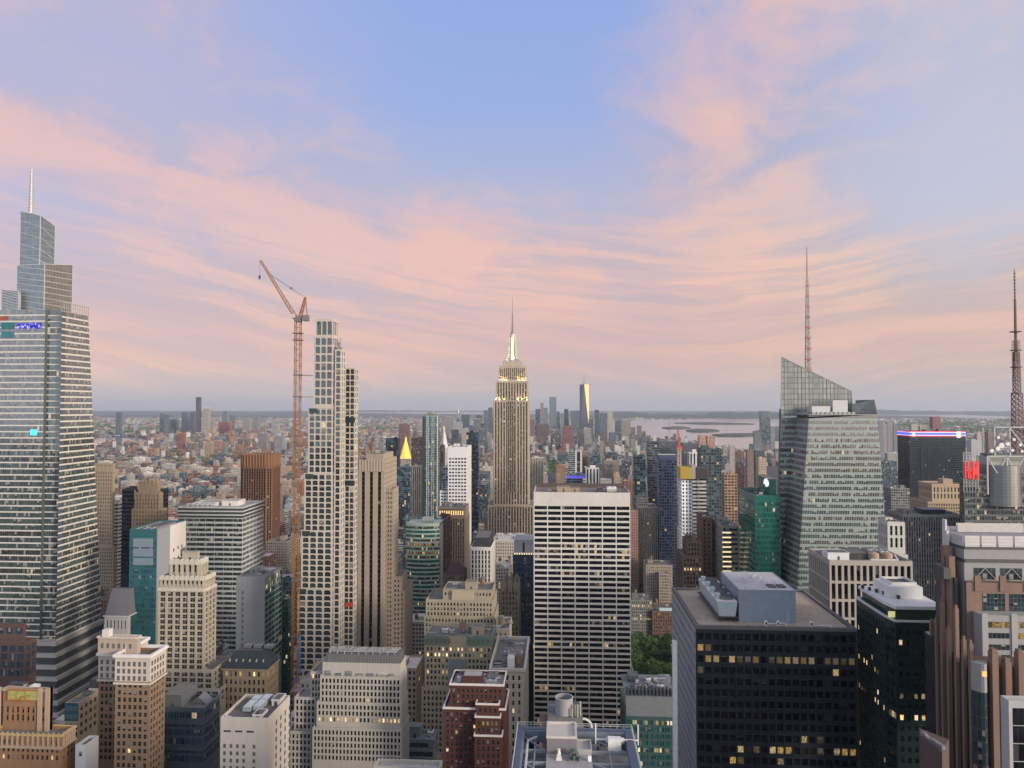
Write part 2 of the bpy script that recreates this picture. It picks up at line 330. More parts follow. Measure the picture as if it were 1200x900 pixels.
class Bld:
    def __init__(s, name, label, cat, loc, wall, win, winlit=None, roof=None, spand=None, group=None, cap=None):
        s.root = empty(name, (loc[0], loc[1], 0), label, cat, group)
        s.w = MB(); s.rf = MB(); s.win = []; s.tiers = []
        s.wall = wall; s.spand = spand or wall; s.gl = win; s.gll = winlit or win
        s.roof = roof or roofing((.16,.155,.15)); s.cap = cap or wall; s.roof_lift = 0
    def facade(s, o, u, L, z0, z1, st, low=0.0, front=0):
        ux, uy = u; nx, ny = uy, -ux; W = s.w
        P = lambda a, z, d=0.0: (o[0]+ux*a-nx*d, o[1]+uy*a-ny*d, z)
        if st['blank'] or L < 2.0 or z1-z0 < 3:
            W.face([P(0,z0), P(L,z0), P(L,z1), P(0,z1)], 0); return
        zt = z1-st['top']; zb = max(z0+st['bot'], low)
        n = max(1, int(round((L-2*st['edge'])/st['bay']))); e = st['edge']; bw = (L-2*e)/n; ow = bw*st['ww']
        fh = st['fh']; m = int((zt-zb)/fh)
        if m < 1: W.face([P(0,z0), P(L,z0), P(L,z1), P(0,z1)], 0); return
        zb = zt-m*fh; rec = st['rec']; sr = st['sprec']; smi = st['smi']
        if zb > z0+.01: W.face([P(0,z0), P(L,z0), P(L,zb), P(0,zb)], 0)
        W.face([P(0,zt), P(L,zt), P(L,z1), P(0,z1)], 0)
        a0 = 0.0
        for i in range(n):
            c = e+bw*(i+.5); l, r = c-ow/2, c+ow/2
            W.face([P(a0,zb), P(l,zb), P(l,zt), P(a0,zt)], 0); a0 = r
            W.face([P(l,zb), P(l,zb,rec), P(l,zt,rec), P(l,zt)], 0); W.face([P(r,zb,rec), P(r,zb), P(r,zt), P(r,zt,rec)], 0)
            W.face([P(l,zt), P(r,zt), P(r,zt,rec), P(l,zt,rec)][::-1], 0)
            if sr: W.face([P(l,zb), P(r,zb), P(r,zb,rec), P(l,zb,rec)], 0)
            if st['strip']:
                s.win.append((P(l,zb,rec), u, ow, zt-zb, st['nu'], m, 0, front*10+1, i)); continue
            for j in range(m):
                f0 = zb+fh*j; v0 = f0+fh*st['sill']; v1 = v0+fh*st['wh']; f1 = f0+fh
                W.face([P(l,f0,sr), P(r,f0,sr), P(r,v0,sr), P(l,v0,sr)], smi)
                W.face([P(l,v0,sr), P(r,v0,sr), P(r,v0,rec), P(l,v0,rec)], smi)
                W.face([P(l,v1,rec), P(r,v1,rec), P(r,v1,sr), P(l,v1,sr)], smi)
                if f1-v1 > .02: W.face([P(l,v1,sr), P(r,v1,sr), P(r,f1,sr), P(l,f1,sr)], smi)
                if st['arch']:
                    q = min(ow*.32, (v1-v0)*.45); k = 4
                    for sx, hx in ((l, 1), (r, -1)):
                        arc = [P(sx+hx*q*(1-cos(t)), v1-q+q*sin(t), sr) for t in [pi/2*i_/k for i_ in range(k+1)]]
                        # the haunch: from the corner out to the arc
                        for t in range(k):
                            tri = [P(sx, v1, sr), arc[t], arc[t+1]]
                            W.face(tri if hx < 0 else tri[::-1], smi)
                s.win.append((P(l,v0,rec), u, ow, v1-v0, st['nu'], st['nv'], None, front*10+j/max(m,1), j))
        W.face([P(a0,zb), P(L,zb), P(L,zt), P(a0,zt)], 0)
        if st['fin']:
            fw = st['finw']
            for i in range(n+1):
                c = min(max(e+bw*i, fw/2+.02), L-fw/2-.02); d = -st['fin']
                W.face([P(c-fw/2,zb,d), P(c+fw/2,zb,d), P(c+fw/2,zt,d), P(c-fw/2,zt,d)], 0)
                W.face([P(c-fw/2,zb), P(c-fw/2,zb,d), P(c-fw/2,zt,d), P(c-fw/2,zt)], 0)
                W.face([P(c+fw/2,zb,d), P(c+fw/2,zb), P(c+fw/2,zt), P(c+fw/2,zt,d)], 0)
                W.face([P(c-fw/2,zt,d), P(c+fw/2,zt,d), P(c+fw/2,zt), P(c-fw/2,zt)], 0)
        for k in range(len(s.win)-1, -1, -1):           # which windows are lit: whole runs of a lit floor, and a few alone
            x = s.win[k]
            if x[6] is not None: break
            h = random.Random(int(x[0][2]*10)*7919+int(o[0]*10)*31).random()
            lit = 1 if (rnd.random() < st['lit'] or (h < st['litrow'] and rnd.random() < .75)) else 0
            s.win[k] = x[:6]+(lit,)+x[7:]
    def tier(s, x0, x1, y0, y1, z0, z1, st, side=None, low=0.0, par=1.1, left=True, right=True, roof=True, back=None):
        side = side or st
        s.facade((x0,y0), (1,0), x1-x0, z0, z1, st, low, 2)
        s.facade((x1,y0), (0,1), y1-y0, z0, z1, side if right else S(blank=True), low, 1 if (x0+x1) < 0 else 0)
        s.facade((x0,y1), (0,-1), y1-y0, z0, z1, side if left else S(blank=True), low, 1 if (x0+x1) > 0 else 0)
        s.facade((x1,y1), (-1,0), x1-x0, z0, z1, S(blank=True), low)
        s.tiers.append((x0, x1, y0, y1, z0, z1))
        if roof:
            t = .45; zr = z1-par
            s.rf.face([(x0+t,y0+t,zr),(x1-t,y0+t,zr),(x1-t,y1-t,zr),(x0+t,y1-t,zr)])
            O = [(x0,y0),(x1,y0),(x1,y1),(x0,y1)]; I = [(x0+t,y0+t),(x1-t,y0+t),(x1-t,y1-t),(x0+t,y1-t)]
            for k in range(4):
                a, b, c, d = O[k], O[(k+1)%4], I[(k+1)%4], I[k]
                s.w.face([(*a,z1),(*b,z1),(*c,z1),(*d,z1)], 2); s.w.face([(*c,zr),(*d,zr),(*d,z1),(*c,z1)], 2)
        return z1-par
    def part(s, name, mb, mats): return mb.build(name, mats, s.root)
    def box(s, name, mat, x0, x1, y0, y1, z0, z1, bottom=False):
        m = MB(); m.box(x0, x1, y0, y1, z0, z1, 0, bottom); return s.part(name, m, mat)
    def cornice(s, x0, x1, y0, y1, o, z0, z1, mat, name='cornice'):
        m = MB(); m.ring(x0, x1, y0, y1, o, z0, z1); return s.part(name, m, mat)
    def register(s, vb=None):
        for (x0, x1, y0, y1, z0, z1) in s.tiers:
            ps = [proj(x, y, z1) for x in (x0, x1) for y in (y0, y1)]
            top = min(p[1] for p in ps)
            HEROES.append((min(p[0] for p in ps), max(p[0] for p in ps), top, y0, vb if vb else top+70, (x0, x1, y0, y1)))
    def finish(s, vb=None, most=100):
        if s.w.f: s.part('wall', s.w, [s.wall, s.spand, s.cap])
        if s.rf.f: s.part('roof', s.rf, s.roof)
        ws = sorted(s.win, key=lambda x: -(int(x[7]/10)*400+x[0][2]))
        rl = s.root.location
        for (p, u, w_, h_, nu, nv, lit, sc_, j) in ws[:most]:
            o = bpy.data.objects.new('window', window_mesh(w_, h_, nu, nv, s.gll if lit else s.gl))
            col.objects.link(o); o.parent = s.root; o.location = (p[0]-rl.x, p[1]-rl.y, p[2]-rl.z); o.rotation_euler.z = atan2(u[1], u[0])
        if len(ws) > most:
            m = MB(); k = 0
            for (p, u, w_, h_, nu, nv, lit, sc_, j) in ws[most:]:
                q = (p[0]+u[0]*w_, p[1]+u[1]*w_, p[2]); k0 = (k % 3000); nu_ = max(nu, 1); k += int(nu_)+1
                m.face([p, q, (q[0],q[1],q[2]+h_), (p[0],p[1],p[2]+h_)], lit, [(k0,0),(k0+nu,0),(k0+nu,nv),(k0,nv)])
            tag(s.part('window_rows', m, [s.gl, s.gll]), kind='stuff')
        s.register(vb); return s
    # --- things on roofs
    def tank(s, x, y, z, r=1.9, h=3.6, leg=2.2):
        m = MB()
        for a in range(4):
            cx, cy = x+cos(pi/4+a*pi/2)*r*.75, y+sin(pi/4+a*pi/2)*r*.75
            m.box(cx-.12, cx+.12, cy-.12, cy+.12, z, z+leg, 2)
        m.cyl(x, y, z+leg, z+leg+h, r, r*.94, 14, 0); m.cyl(x, y, z+leg+h, z+leg+h+1.3, r*1.08, 0, 14, 1)
        m.face([(x+cos(k*pi/7)*r, y-sin(k*pi/7)*r, z+leg) for k in range(14)], 0)
        return s.part('water_tank', m, [paint((.17,.11,.07), .8), paint((.10,.09,.08), .7), paint((.06,.06,.06), .6)])
    def cooler(s, x, y, z, w_=4.0, d=3.0, h=2.4, fans=1, c=(.42,.45,.46)):
        m = MB(); m.box(x, x+w_, y, y+d, z+.4, z+h, 0, True)
        for a in (.2, w_-.5):
            m.box(x+a, x+a+.3, y+.2, y+d-.2, z, z+.4, 1)
        for k in range(4): m.box(x-.03, x+w_+.03, y-.03, y+d+.03, z+.7+k*.35, z+.82+k*.35, 1)
        mt = [paint(c, .45, .3), paint((.04,.045,.05), .6)]; u = s.part('cooling_unit', m, mt)
        for k in range(fans):
            cx = x+w_*(k+.5)/fans; r = min(w_/fans, d)*.38; f = MB()
            f.cyl(cx, y+d/2, z+h+.004, z+h+.35, r, r, 16, 0, True, 1); f.build('fan', mt, u)
        return u
    def bulk(s, x0, x1, y0, y1, z, h, mat=None, name='bulkhead'):
        m = MB(); m.box(x0, x1, y0, y1, z, z+h, 0); m.ring(x0, x1, y0, y1, .18, z+h-.5, z+h+.12, 0)
        cx = (x0+x1)/2
        dm = MB(); dm.face([(cx-.6,y0-.02,z+.05),(cx+.6,y0-.02,z+.05),(cx+.6,y0-.02,z+2.2),(cx-.6,y0-.02,z+2.2)])
        m.face([(x0+.2,y0+.2,z+h+.03),(x1-.2,y0+.2,z+h+.03),(x1-.2,y1-.2,z+h+.03),(x0+.2,y1-.2,z+h+.03)], 2)
        u = s.part(name, m, [mat or s.wall, paint((.05,.05,.055), .5), s.roof]); dm.build('door', paint((.05,.05,.055), .5), u); return u
    def duct(s, pts, t=.7, c=(.45,.46,.47)):
        m = MB()
        for a, b in zip(pts, pts[1:]): m.bar(a, b, t)
        return s.part('duct', m, paint(c, .4, .4))
    def clutter(s, x0, x1, y0, y1, z, n=6, tank=1, bulk=True, seed=0):
        q = random.Random(seed*7+len(s.tiers)); W = x1-x0; D = y1-y0; spots = []
        if W < 5 or D < 5: return
        def spot(w_, d):
            for _ in range(30):
                x = q.uniform(x0+.8, max(x0+.9, x1-w_-.8)); y = q.uniform(y0+.8, max(y0+.9, y1-d-.8))
                if x+w_ > x1-.5 or y+d > y1-.5: continue
                if all(x+w_+.3 < a or x > b+.3 or y+d+.3 < c or y > e+.3 for a, b, c, e in spots):
                    spots.append((x, x+w_, y, y+d)); return x, y
            return None
        if bulk:
            bw, bd = min(W*.4, q.uniform(5, 9)), min(D*.45, q.uniform(5, 9)); p = spot(bw, bd)
            if p: s.bulk(p[0], p[0]+bw, p[1], p[1]+bd, z, q.uniform(3, 5.5))
        for _ in range(tank):
            p = spot(4.4, 4.4)
            if p: s.tank(p[0]+2.2, p[1]+2.2, z, q.uniform(1.6, 2.1), q.uniform(3, 4))
        for _ in range(n):
            w_, d, h = q.uniform(1.6, 4.5), q.uniform(1.4, 3.2), q.uniform(1.2, 2.6); p = spot(w_, d)
            if not p: continue
            if q.random() < .65: s.cooler(p[0], p[1], z, w_, d, h, max(1, int(w_/2)), q.choice([(.42,.45,.46), (.6,.6,.58), (.3,.32,.34), (.22,.24,.26)]))
            else: s.duct([(p[0]+.5,p[1]+.5,z+.6), (p[0]+w_+q.uniform(0,3),p[1]+.5,z+.6), (p[0]+w_,p[1]+d,z+.6)], .6, q.choice([(.5,.5,.5), (.3,.3,.3)]))
def T(pa, pb, pc, pt, Y, dz=0.0, D=None):
    """front edge columns pa..pb and the far edge column pc of the side that shows, top row pt, distance Y"""
    x0 = xat(pa, Y, pt); x1 = xat(pb, Y, pt); z = at((pa+pb)/2, pt, Y)[1]
    if D is None: D = 30.0 if pc is None else max(3.0, deep(pc, x1 if pc > pb else x0, pt)-Y)
    return x0, x1, Y, Y+D, z
def G(name, label, cat, wall, win, tiers, winlit=None, roof=None, spand=None, cap=None, vb=None, clut=(10, 1), low=None, most=100, group=None, seed=1, done=True):
    """tiers from the lowest up: (pa, pb, pc, pt, Y, style[, side style[, depth]])"""
    b = None; z = 0.0; prev = None; L = []
    for t in tiers:
        x0, x1, y0, y1, zt = T(t[0], t[1], t[2], t[3], t[4], D=t[7] if len(t) > 7 else None)
        if b is None:
            b = Bld(name, label, cat, ((x0+x1)/2, (y0+y1)/2), wall, win, winlit, roof, spand, group, cap)
        ground = len(t) > 8 and t[8]
        if prev and not ground:
            e = .16; x0 = max(x0, prev[0]+e); x1 = min(x1, prev[1]-e); y0 = max(y0, prev[2]+e); y1 = min(y1, prev[3]-e)
            z = prev[5]-1.2
        else: z = 0.0
        lowz = (at(600, 905, t[4])[1]-6) if low is None else low
        if vb: lowz = max(lowz, at(600, vb+14, t[4])[1])
        b.tier(x0, x1, y0, y1, z, zt, t[5], t[6] if len(t) > 6 and t[6] else None, max(0, lowz))
        prev = (x0, x1, y0, y1, z, zt); L.append(prev)
    b.L = L
    if clut and prev:
        b.clutter(prev[0], prev[1], prev[2], prev[3], prev[5]-1.1, clut[0], clut[1], len(clut) < 3, seed)
    b.vb = vb; b.most = most
    return b.finish(vb, most) if done else b
# palettes
TAN = (.36,.29,.215); CREAM = (.44,.39,.31); LIME = (.40,.36,.30); GREY = (.30,.30,.30); WHITE = (.62,.60,.57); BRICK = (.17,.065,.045)
BROWN = (.18,.12,.085); ORANGE = (.34,.19,.10); DARK = (.05,.05,.055); CONC = (.36,.35,.335)
g_dk = glass('window_dark', (.012,.014,.018), lit=.0, blind=.24, blindc=(.34,.32,.29), rail=.04, frame=(.10,.095,.085), fw=.05)
g_pair = glass('paired_window', (.011,.013,.016), lit=.0, blind=.22, blindc=(.36,.34,.30), rail=.04, frame=(.18,.17,.145), fw=.075)
g_nb = glass('window_plain', (.012,.014,.018), lit=.0, blind=.08)
g_lit = glass('window_lit', (.05,.045,.035), lit=.9, ls=.9, blind=.2, litc=(1,.62,.24))
g_rib = glass('ribbon_glass', (.02,.03,.036), ior=1.9, lit=.006, blind=.18, fw=.04, fh=.02, ls=.6)
g_riblit = glass('ribbon_glass_lit', (.035,.04,.04), ior=1.8, lit=.2, blind=.15, fw=.05, fh=.03, ls=.5)
g_teal = glass('teal_glass', (.022,.085,.10), ior=2.0, lit=.01, blind=.10, fw=.05, fh=.03, frame=(.03,.08,.085))
g_green = glass('green_glass', (.006,.075,.06), ior=1.9, lit=.008, blind=.04, fw=.05, fh=.03, frame=(.01,.05,.042))
g_greenlit = glass('green_glass_lit', (.02,.09,.07), ior=1.7, lit=.35, blind=.05, fw=.05, fh=.03, frame=(.01,.05,.042), litc=(.95,.85,.45), ls=.5)
g_blue = glass('blue_glass', (.02,.045,.08), ior=1.9, lit=.01, blind=.12, fw=.06, fh=.03, frame=(.04,.06,.09))
g_black = glass('black_glass', (.006,.007,.011), ior=1.45, lit=.0, blind=.10, blindc=(.04,.05,.06), fw=.03, fh=.03, frame=(.01,.011,.014))
g_blacklit = glass('black_glass_lit', (.02,.018,.012), ior=1.45, lit=.85, blind=.2, ls=.26, litc=(1,.62,.18), fw=.03, fh=.03, frame=(.01,.011,.014))
g_strip = glass('strip_glass', (.012,.014,.018), lit=.02, blind=.15, sp=.42, spc=(.06,.055,.05), fw=.03, ls=.6)
g_slit = glass('slit_glass', (.006,.006,.008), lit=.004, blind=.03, sp=.3, spc=(.012,.012,.013), fw=.02)

# ------------------------------------------------------------------ ground, water, far land
def sheet(name, pts, z, mat):
    m = MB(); m.face([(x, y, z) for x, y in pts]); o = m.build(name, mat); return tag(o, kind='structure')
def ground_mat():
    m, nt = newmat('city_ground'); g = nod(nt, 'NewGeometry').outputs['Position']
    a = nod(nt, 'TexNoise', {'Vector': g, 'Scale': .0016, 'Detail': 9.0, 'Roughness': .7}).outputs[0]
    b = nod(nt, 'TexVoronoi', {'Vector': g, 'Scale': .03}, feature='F1').outputs['Color']
    c = ramp(nt, a, [(.35, (.035,.05,.035)), (.5, (.07,.07,.068)), (.62, (.09,.083,.078))])
    s = nod(nt, 'SeparateXYZ', {0: g}).outputs[1]
    far = nod(nt, 'MapRange', {0: s, 1: 1800.0, 2: 4500.0}).outputs[0]
    c = mix(nt, far, (.045,.045,.048), mix(nt, .35, c, scalec(nt, b, .12)))
    finish(nt, Base_Color=c, Roughness=.9); return m
sheet('ground', [(-60000,-3000), (60000,-3000), (60000,42000), (-60000,42000)], 0, ground_mat())
def water_mat():
    m, nt = newmat('harbour_water'); g = nod(nt, 'NewGeometry').outputs['Position']
    a = nod(nt, 'TexNoise', {'Vector': g, 'Scale': .03, 'Detail': 6.0, 'Roughness': .6}).outputs[0]
    b = nod(nt, 'TexNoise', {'Vector': g, 'Scale': .0012, 'Detail': 4.0}).outputs[0]
    bp = nod(nt, 'Bump', {'Height': a, 'Strength': .035, 'Distance': 2.0}).outputs[0]
    finish(nt, Base_Color=(.16,.165,.17), Roughness=mth(nt, 'ADD', .06, mth(nt, 'MULTIPLY', b, .10)), IOR=1.9, Normal=bp); return m
WATER = water_mat(); LAND = paint((.045,.06,.05), .95, name='far_land')
def water(pxs, name='water'): return sheet(name, [gpt(*p) for p in pxs], .35, WATER)
water([(715,492.5), (760,488.6), (840,489.5), (905,489.6), (960,490.5), (960,497), (905,500), (880,506), (905,517), (960,519), (960,531), (915,533.5), (860,528), (815,519), (770,515), (735,513), (716,507)])
water([(1020,524), (1060,522), (1075,527), (1080,540), (1060,546), (1020,548)])
water([(60,511), (160,512.5), (175,516), (160,521.5), (60,524)])
water([(360,481.0), (420,480.9), (585,480.9), (660,481.6), (660,484.6), (585,485.6), (500,485), (420,483.6), (360,482)])
water([(1025,485), (1090,484.6), (1150,487), (1215,489), (1215,491), (1130,489.8), (1080,487.6), (1025,486.8)])
def island(name, pxs, h, label):
    m = MB(); P = [gpt(*p) for p in pxs]; m.prism(P, 0, h); return tag(m.build(name, LAND), kind='structure')
island('island', [(776,501.8), (786,500.2), (800,500.6), (810,502), (800,502.8), (785,502.9)], 9, '')
island('island', [(804,505), (815,503.2), (836,503.6), (843,505.4), (830,506.6), (812,506.6)], 10, '')
island('island', [(834,510.2), (850,508.8), (886,508.6), (892,510.6), (870,511.6), (845,511.4)], 9, '')
island('island', [(790,496.0), (820,495.0), (872,496.4), (884,497.4), (830,497.6)], 9, '')
m = MB(); r_ = random.Random(3)                                      # the low hills across the harbour
def hills(px0, px1, Y, hmax, seed):
    m = MB(); q = random.Random(seed); n = 90; ph = [q.uniform(0, 6) for _ in range(4)]
    for row in range(6):
        pass
    rows = []
    for r in range(7):
        y = Y+r*900; f = sin(pi*r/6)**.8 if 0 < r < 6 else 0
        xs = [xat(px0+(px1-px0)*k/n, y) for k in range(n+1)]
        rows.append([(xs[k], y, max(-1, hmax*f*(.62+.2*sin(k*.13+ph[0])+.12*sin(k*.41+ph[1]+r)+.06*sin(k*1.1+ph[2]))*min(1, k/10, (n-k)/6))) for k in range(n+1)])
    for a, b in zip(rows, rows[1:]):
        for k in range(n): m.face([a[k], a[k+1], b[k+1], b[k]])
    return tag(m.build('hills', paint((.03,.05,.04), .95, name='wooded_land')), kind='structure')
hills(690, 1000, 16000, 150, 1); hills(985, 1320, 24000, 150, 2); hills(-200, 380, 26000, 60, 4); hills(330, 640, 33000, 75, 5)
ASPH = paint((.05,.05,.052), .9, name='asphalt')
for nm, xa, xb in (('avenue', -36, -8), ('avenue', -190, -165), ('avenue', 236, 266), ('avenue', 505, 533), ('avenue', -330, -300), ('avenue', 780, 808)):
    sheet(nm, [(xa, 60), (xb, 60), (xb, 3600), (xa, 3600)], .06, ASPH)
LINE = paint((.7,.7,.68), .7, name='road_paint')
for xa in (-25, -18, 245, 252):
    m = MB()
    for k in range(120): m.face([(xa, 300+k*12, .12), (xa+.25, 300+k*12, .12), (xa+.25, 304+k*12, .12), (xa, 304+k*12, .12)])
    tag(m.build('lane_marking', LINE), kind='structure')

# ------------------------------------------------------------------ left of the picture: the tapering glass tower
def poly_slices(poly, z0, z1):
    """left and right point of a convex wall polygon between two heights"""
    def cut(z):
        ps = []
        for a, b in zip(poly, poly[1:]+poly[:1]):
            if (a[2]-z)*(b[2]-z) <= 0 and abs(a[2]-b[2]) > 1e-6:
                t = (z-a[2])/(b[2]-a[2]); ps.append((a[0]+(b[0]-a[0])*t, a[1]+(b[1]-a[1])*t, z))
        return ps
    return cut(z0), cut(z1)
def band_wall(b, poly, fh, spf, wall_mb, glassmats, bandname='window_band', pane=1.5, zmin=-1e9, spo=.12, maxb=100, mull=None, ztop=None):
    """a plane wall cut into floors: a spandrel strip a little proud of the glass, and one glass band per floor as a part of its own"""
    zs = [p[2] for p in poly]; zt = ztop or max(zs); z = min(zs); c = Vector((0,0,0))
    a_, b_, c_ = Vector(poly[0]), Vector(poly[1]), Vector(poly[2]); n = (b_-a_).cross(c_-a_).normalized()
    if n.dot(Vector((0,0,H))-a_) < 0: n = -n
    ctr = sum((Vector(p) for p in poly), Vector())/len(poly)
    k = 0; fl = []; zz = zt
    while zz > max(min(zs), zmin)+.2:
        fl.append((max(zz-fh, min(zs)), zz)); zz -= fh
    def quad(za, zb):
        lo, hi = poly_slices(poly, za+1e-4, zb-1e-4)
        if len(lo) < 2 and len(hi) < 2: return None
        key = lambda p: (p[0]-ctr.x)*(-n.y)+(p[1]-ctr.y)*n.x
        lo.sort(key=key); hi.sort(key=key)
        if len(lo) < 2: lo = [lo[0], lo[0]] if lo else [hi[0], hi[-1]]
        if len(hi) < 2: hi = [hi[0], hi[0]] if hi else [lo[0], lo[-1]]
        return lo[0], lo[-1], hi[-1], hi[0]
    rest = MB()
    for i, (za, zb) in enumerate(fl):
        zm = za+(zb-za)*spf
        q = quad(za, zm)
        if q:
            o = [tuple(Vector(p)+n*spo) for p in q]
            wall_mb.face(list(o)); wall_mb.face([o[3], o[2], q[2], q[3]]); wall_mb.face([q[0], q[1], o[1], o[0]])
        q = quad(zm, zb)
        if q:
            L = (Vector(q[1])-Vector(q[0])).length; L2 = (Vector(q[2])-Vector(q[3])).length; u0 = i*211.0
            mb = MB() if i < maxb else rest
            gm = glassmats(i, zm) if callable(glassmats) else glassmats
            mb.face(list(q), 0, [(u0, 0), (u0+L/pane, 0), (u0+L2/pane, 1), (u0, 1)])
            if mull:
                for t in range(1, int(L/mull)):
                    f = t*mull/L; p0 = Vector(q[0]).lerp(Vector(q[1]), f); p1 = Vector(q[3]).lerp(Vector(q[2]), f)
                    if (p1-p0).length > .3: wall_mb.bar(tuple(p0+n*.05), tuple(p1+n*.05), .16)
            if i < maxb: b.part(bandname, mb, gm)
    if rest.f: tag(b.part('window_rows', rest, g_rib), kind='stuff')
g_ov = glass('silver_glass_sky', (.125,.13,.14), ior=2.1, rough=.10, lit=.0, blind=.25, blindc=(.34,.33,.33), fw=.05, fh=.03, metal=.35, frame=(.20,.20,.21), vary=.6)
g_ovd = glass('silver_glass_dark', (.040,.058,.060), ior=2.1, rough=.08, lit=.006, ls=.4, blind=.2, fw=.04, fh=.03, frame=(.12,.12,.12), vary=1.0)
g_ovl = glass('silver_glass_lit', (.03,.035,.036), ior=1.9, lit=.12, ls=.35, blind=.2, fw=.04, fh=.03, frame=(.12,.12,.12))
g_crown = glass('crown_glass', (.11,.14,.175), ior=1.8, rough=.16, lit=0, blind=0, fw=.05, fh=.03, metal=.2, frame=(.22,.235,.25), vary=.35)
g_crownb = glass('crown_louvre', (.09,.09,.085), ior=1.4, rough=.4, lit=0, blind=0, fw=.12, fh=.02, frame=(.26,.25,.23), vary=.5)
Yv = 500
ov = empty('glass_skyscraper', (-330, 545, 0), 'silver tapering glass skyscraper with stepped crystal crown and white spire, cut by the picture edge', 'skyscraper')
bb = Bld.__new__(Bld); bb.root = ov; bb.tiers = []
owm = MB(); WHT = paint((.52,.505,.47), .45, name='terracotta_spandrel')
def P3(px, py, Y): x, z = at(px, py, Y); return (x, Y, z)
xc = xat(67, Yv, 600)                     # the vertical corner nearest the picture centre
def side_pt(px, py, X): Yd = deep(px, X, py); return (X, Yd, at(px, py, Yd)[1])
zT = at(67, 362, Yv)[1]; zB = at(67, 752, Yv)[1]
zc = lambda py: at(67, py, Yv)[1]
# front face, notch face, side face
XL = xat(-34, Yv, 600); xn = xat(46, Yv, 600)
front = [(XL, Yv+3, zB), (xn, Yv+3, zB), (xn, Yv+3, zT), (XL+10, Yv+3, zT)]
ybk0 = deep(118.5, xc, 745); ybk1 = deep(103.5, xc, 376)
side = [(xc, Yv+1, zB), (xc, ybk0, zB), (xc, ybk1, zT-1.5), (xc, Yv+1, zT-1.5)]
def ovg(i, z):  # upper floors use paler glass: their sky reflection is put into its colour
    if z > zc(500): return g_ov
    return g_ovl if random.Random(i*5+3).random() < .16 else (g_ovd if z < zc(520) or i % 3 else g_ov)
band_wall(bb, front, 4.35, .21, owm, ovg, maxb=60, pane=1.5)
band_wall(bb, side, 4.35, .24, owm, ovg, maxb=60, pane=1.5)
notch = [(xn, Yv+5, zB), (xc, Yv+5, zB), (xc, Yv+5, zT), (xn, Yv+5, zT)]
band_wall(bb, notch, 4.35, .16, owm, lambda i, z: g_ovl if i % 7 == 3 else g_ovd, maxb=60, pane=1.8)
mm_ = MB(); mm_.box(xn-.12, xn+.12, Yv+2.7, Yv+5.6, zB, zT); mm_.box(xc-.2, xc+.1, Yv+1.2, Yv+5.4, zB, zT); mm_.each('corner_post', paint((.07,.085,.09), .2), ov)
core = MB(); core.box(XL+10, xc-.5, Yv+5.4, ybk1-1, zB-2, zT-4); bb.part('core', core, paint((.12,.12,.12), .8))
bb.tiers.append((XL, xc, Yv, ybk0, 0, zT))
# the deck storeys and the balustrade
deck = MB(); zq = [zc(y) for y in (398, 388, 380, 371)]
# base: broad louvred storeys under the shaft
base = MB(); z1 = zB
for k in range(7):
    o = 1.0+k*1.5; zt_ = zB-k*7.5
    base.box(XL-o, xc+o, Yv-o, ybk0+o, zt_-7.5, zt_-2.6, 1); base.box(XL-o-.6, xc+o+.8, Yv-o-.8, ybk0+o+.8, zt_-2.6, zt_)
base.box(XL-13, xc+13, Yv-13, ybk0+13, 0, zB-52.5)
bb.part('podium', base, [stone((.36,.35,.335)), paint((.055,.06,.065), .3)])
# the crown: four glass screens of different heights, each a slanted prism with a top of its own
def screen(pts_front, ypos, side_px, mat, matside, name, fh=4.2, Dmin=0):
    """pts_front: (left px, left top py), (right px, right top py); side: far px, far top py"""
    (pl, tl), (pr, tr) = pts_front; sp_, st_ = side_px
    zb = zc(366)-1
    fl, fr_ = P3(pl, tl, ypos), P3(pr, tr, ypos); bk = side_pt(sp_, st_, fr_[0])
    A, B, C, D = (fl[0], ypos), (fr_[0], ypos), (fr_[0], bk[1]), (fl[0], bk[1])
    f = [(*A, zb), (*B, zb), fr_, fl]; r = [(*B, zb), (*C, zb), bk, fr_]
    rb = MB(); sub = MB()
    sub.face([f[0], f[1], f[2], f[3]], 0, [(0,0), ((B[0]-A[0])/1.6,0), ((B[0]-A[0])/1.6,(fr_[2]-zb)/fh), (0,(fl[2]-zb)/fh)])
    L = bk[1]-ypos
    sub.face([r[0], r[1], r[2], r[3]], 1, [(0,0), (L/1.6,0), (L/1.6,(bk[2]-zb)/fh), (0,(fr_[2]-zb)/fh)])
    bl = (D[0], D[1], bk[2]+(fl[2]-fr_[2]))
    sub.face([(*C, zb), (*D, zb), bl, bk], 0, [(0,0),(10,0),(10,8),(0,8)]); sub.face([(*D, zb), (*A, zb), fl, bl], 1, [(0,0),(10,0),(10,8),(0,8)])
    sub.face([fl, fr_, bk, bl], 0, [(0,0),(.01,0),(.01,.01),(0,.01)])
    bb.part(name, sub, [mat, matside])
    for k in range(1, 9):                          # the slanting bands of the screens
        t = k/9.0; za = zb+(fr_[2]-zb)*t
        dz = (fl[2]-fr_[2])*t*.6+3.0
        rb.bar((A[0], ypos-.15, min(za+dz, fl[2])), (B[0], ypos-.15, za), .3)
        rb.bar((B[0]+.15, ypos, za), (B[0]+.15, bk[1], min(za-(fr_[2]-bk[2])*t-2.5*t, bk[2]) if True else za), .38)
    for p, q in ((fl, fr_), (fr_, bk), ((*B, zb), fr_), ((*A, zb), fl), ((*C, zb), bk), (bk, bl), (bl, fl)): rb.bar(p, q, .45)
    bb.part('crown_mullions', rb, paint((.42,.43,.44), .45))
screen(((2, 339), (22, 341)), Yv+3.5, (24, 344), g_crown, g_crown, 'crown_screen')
screen(((20, 311), (52.5, 309.5)), Yv+8, (85, 310.5), g_crown, g_crownb, 'crown_screen')
screen(((24, 247.5), (47.5, 252.5)), Yv+22, (64.5, 265), g_crown, g_crown, 'crown_screen')
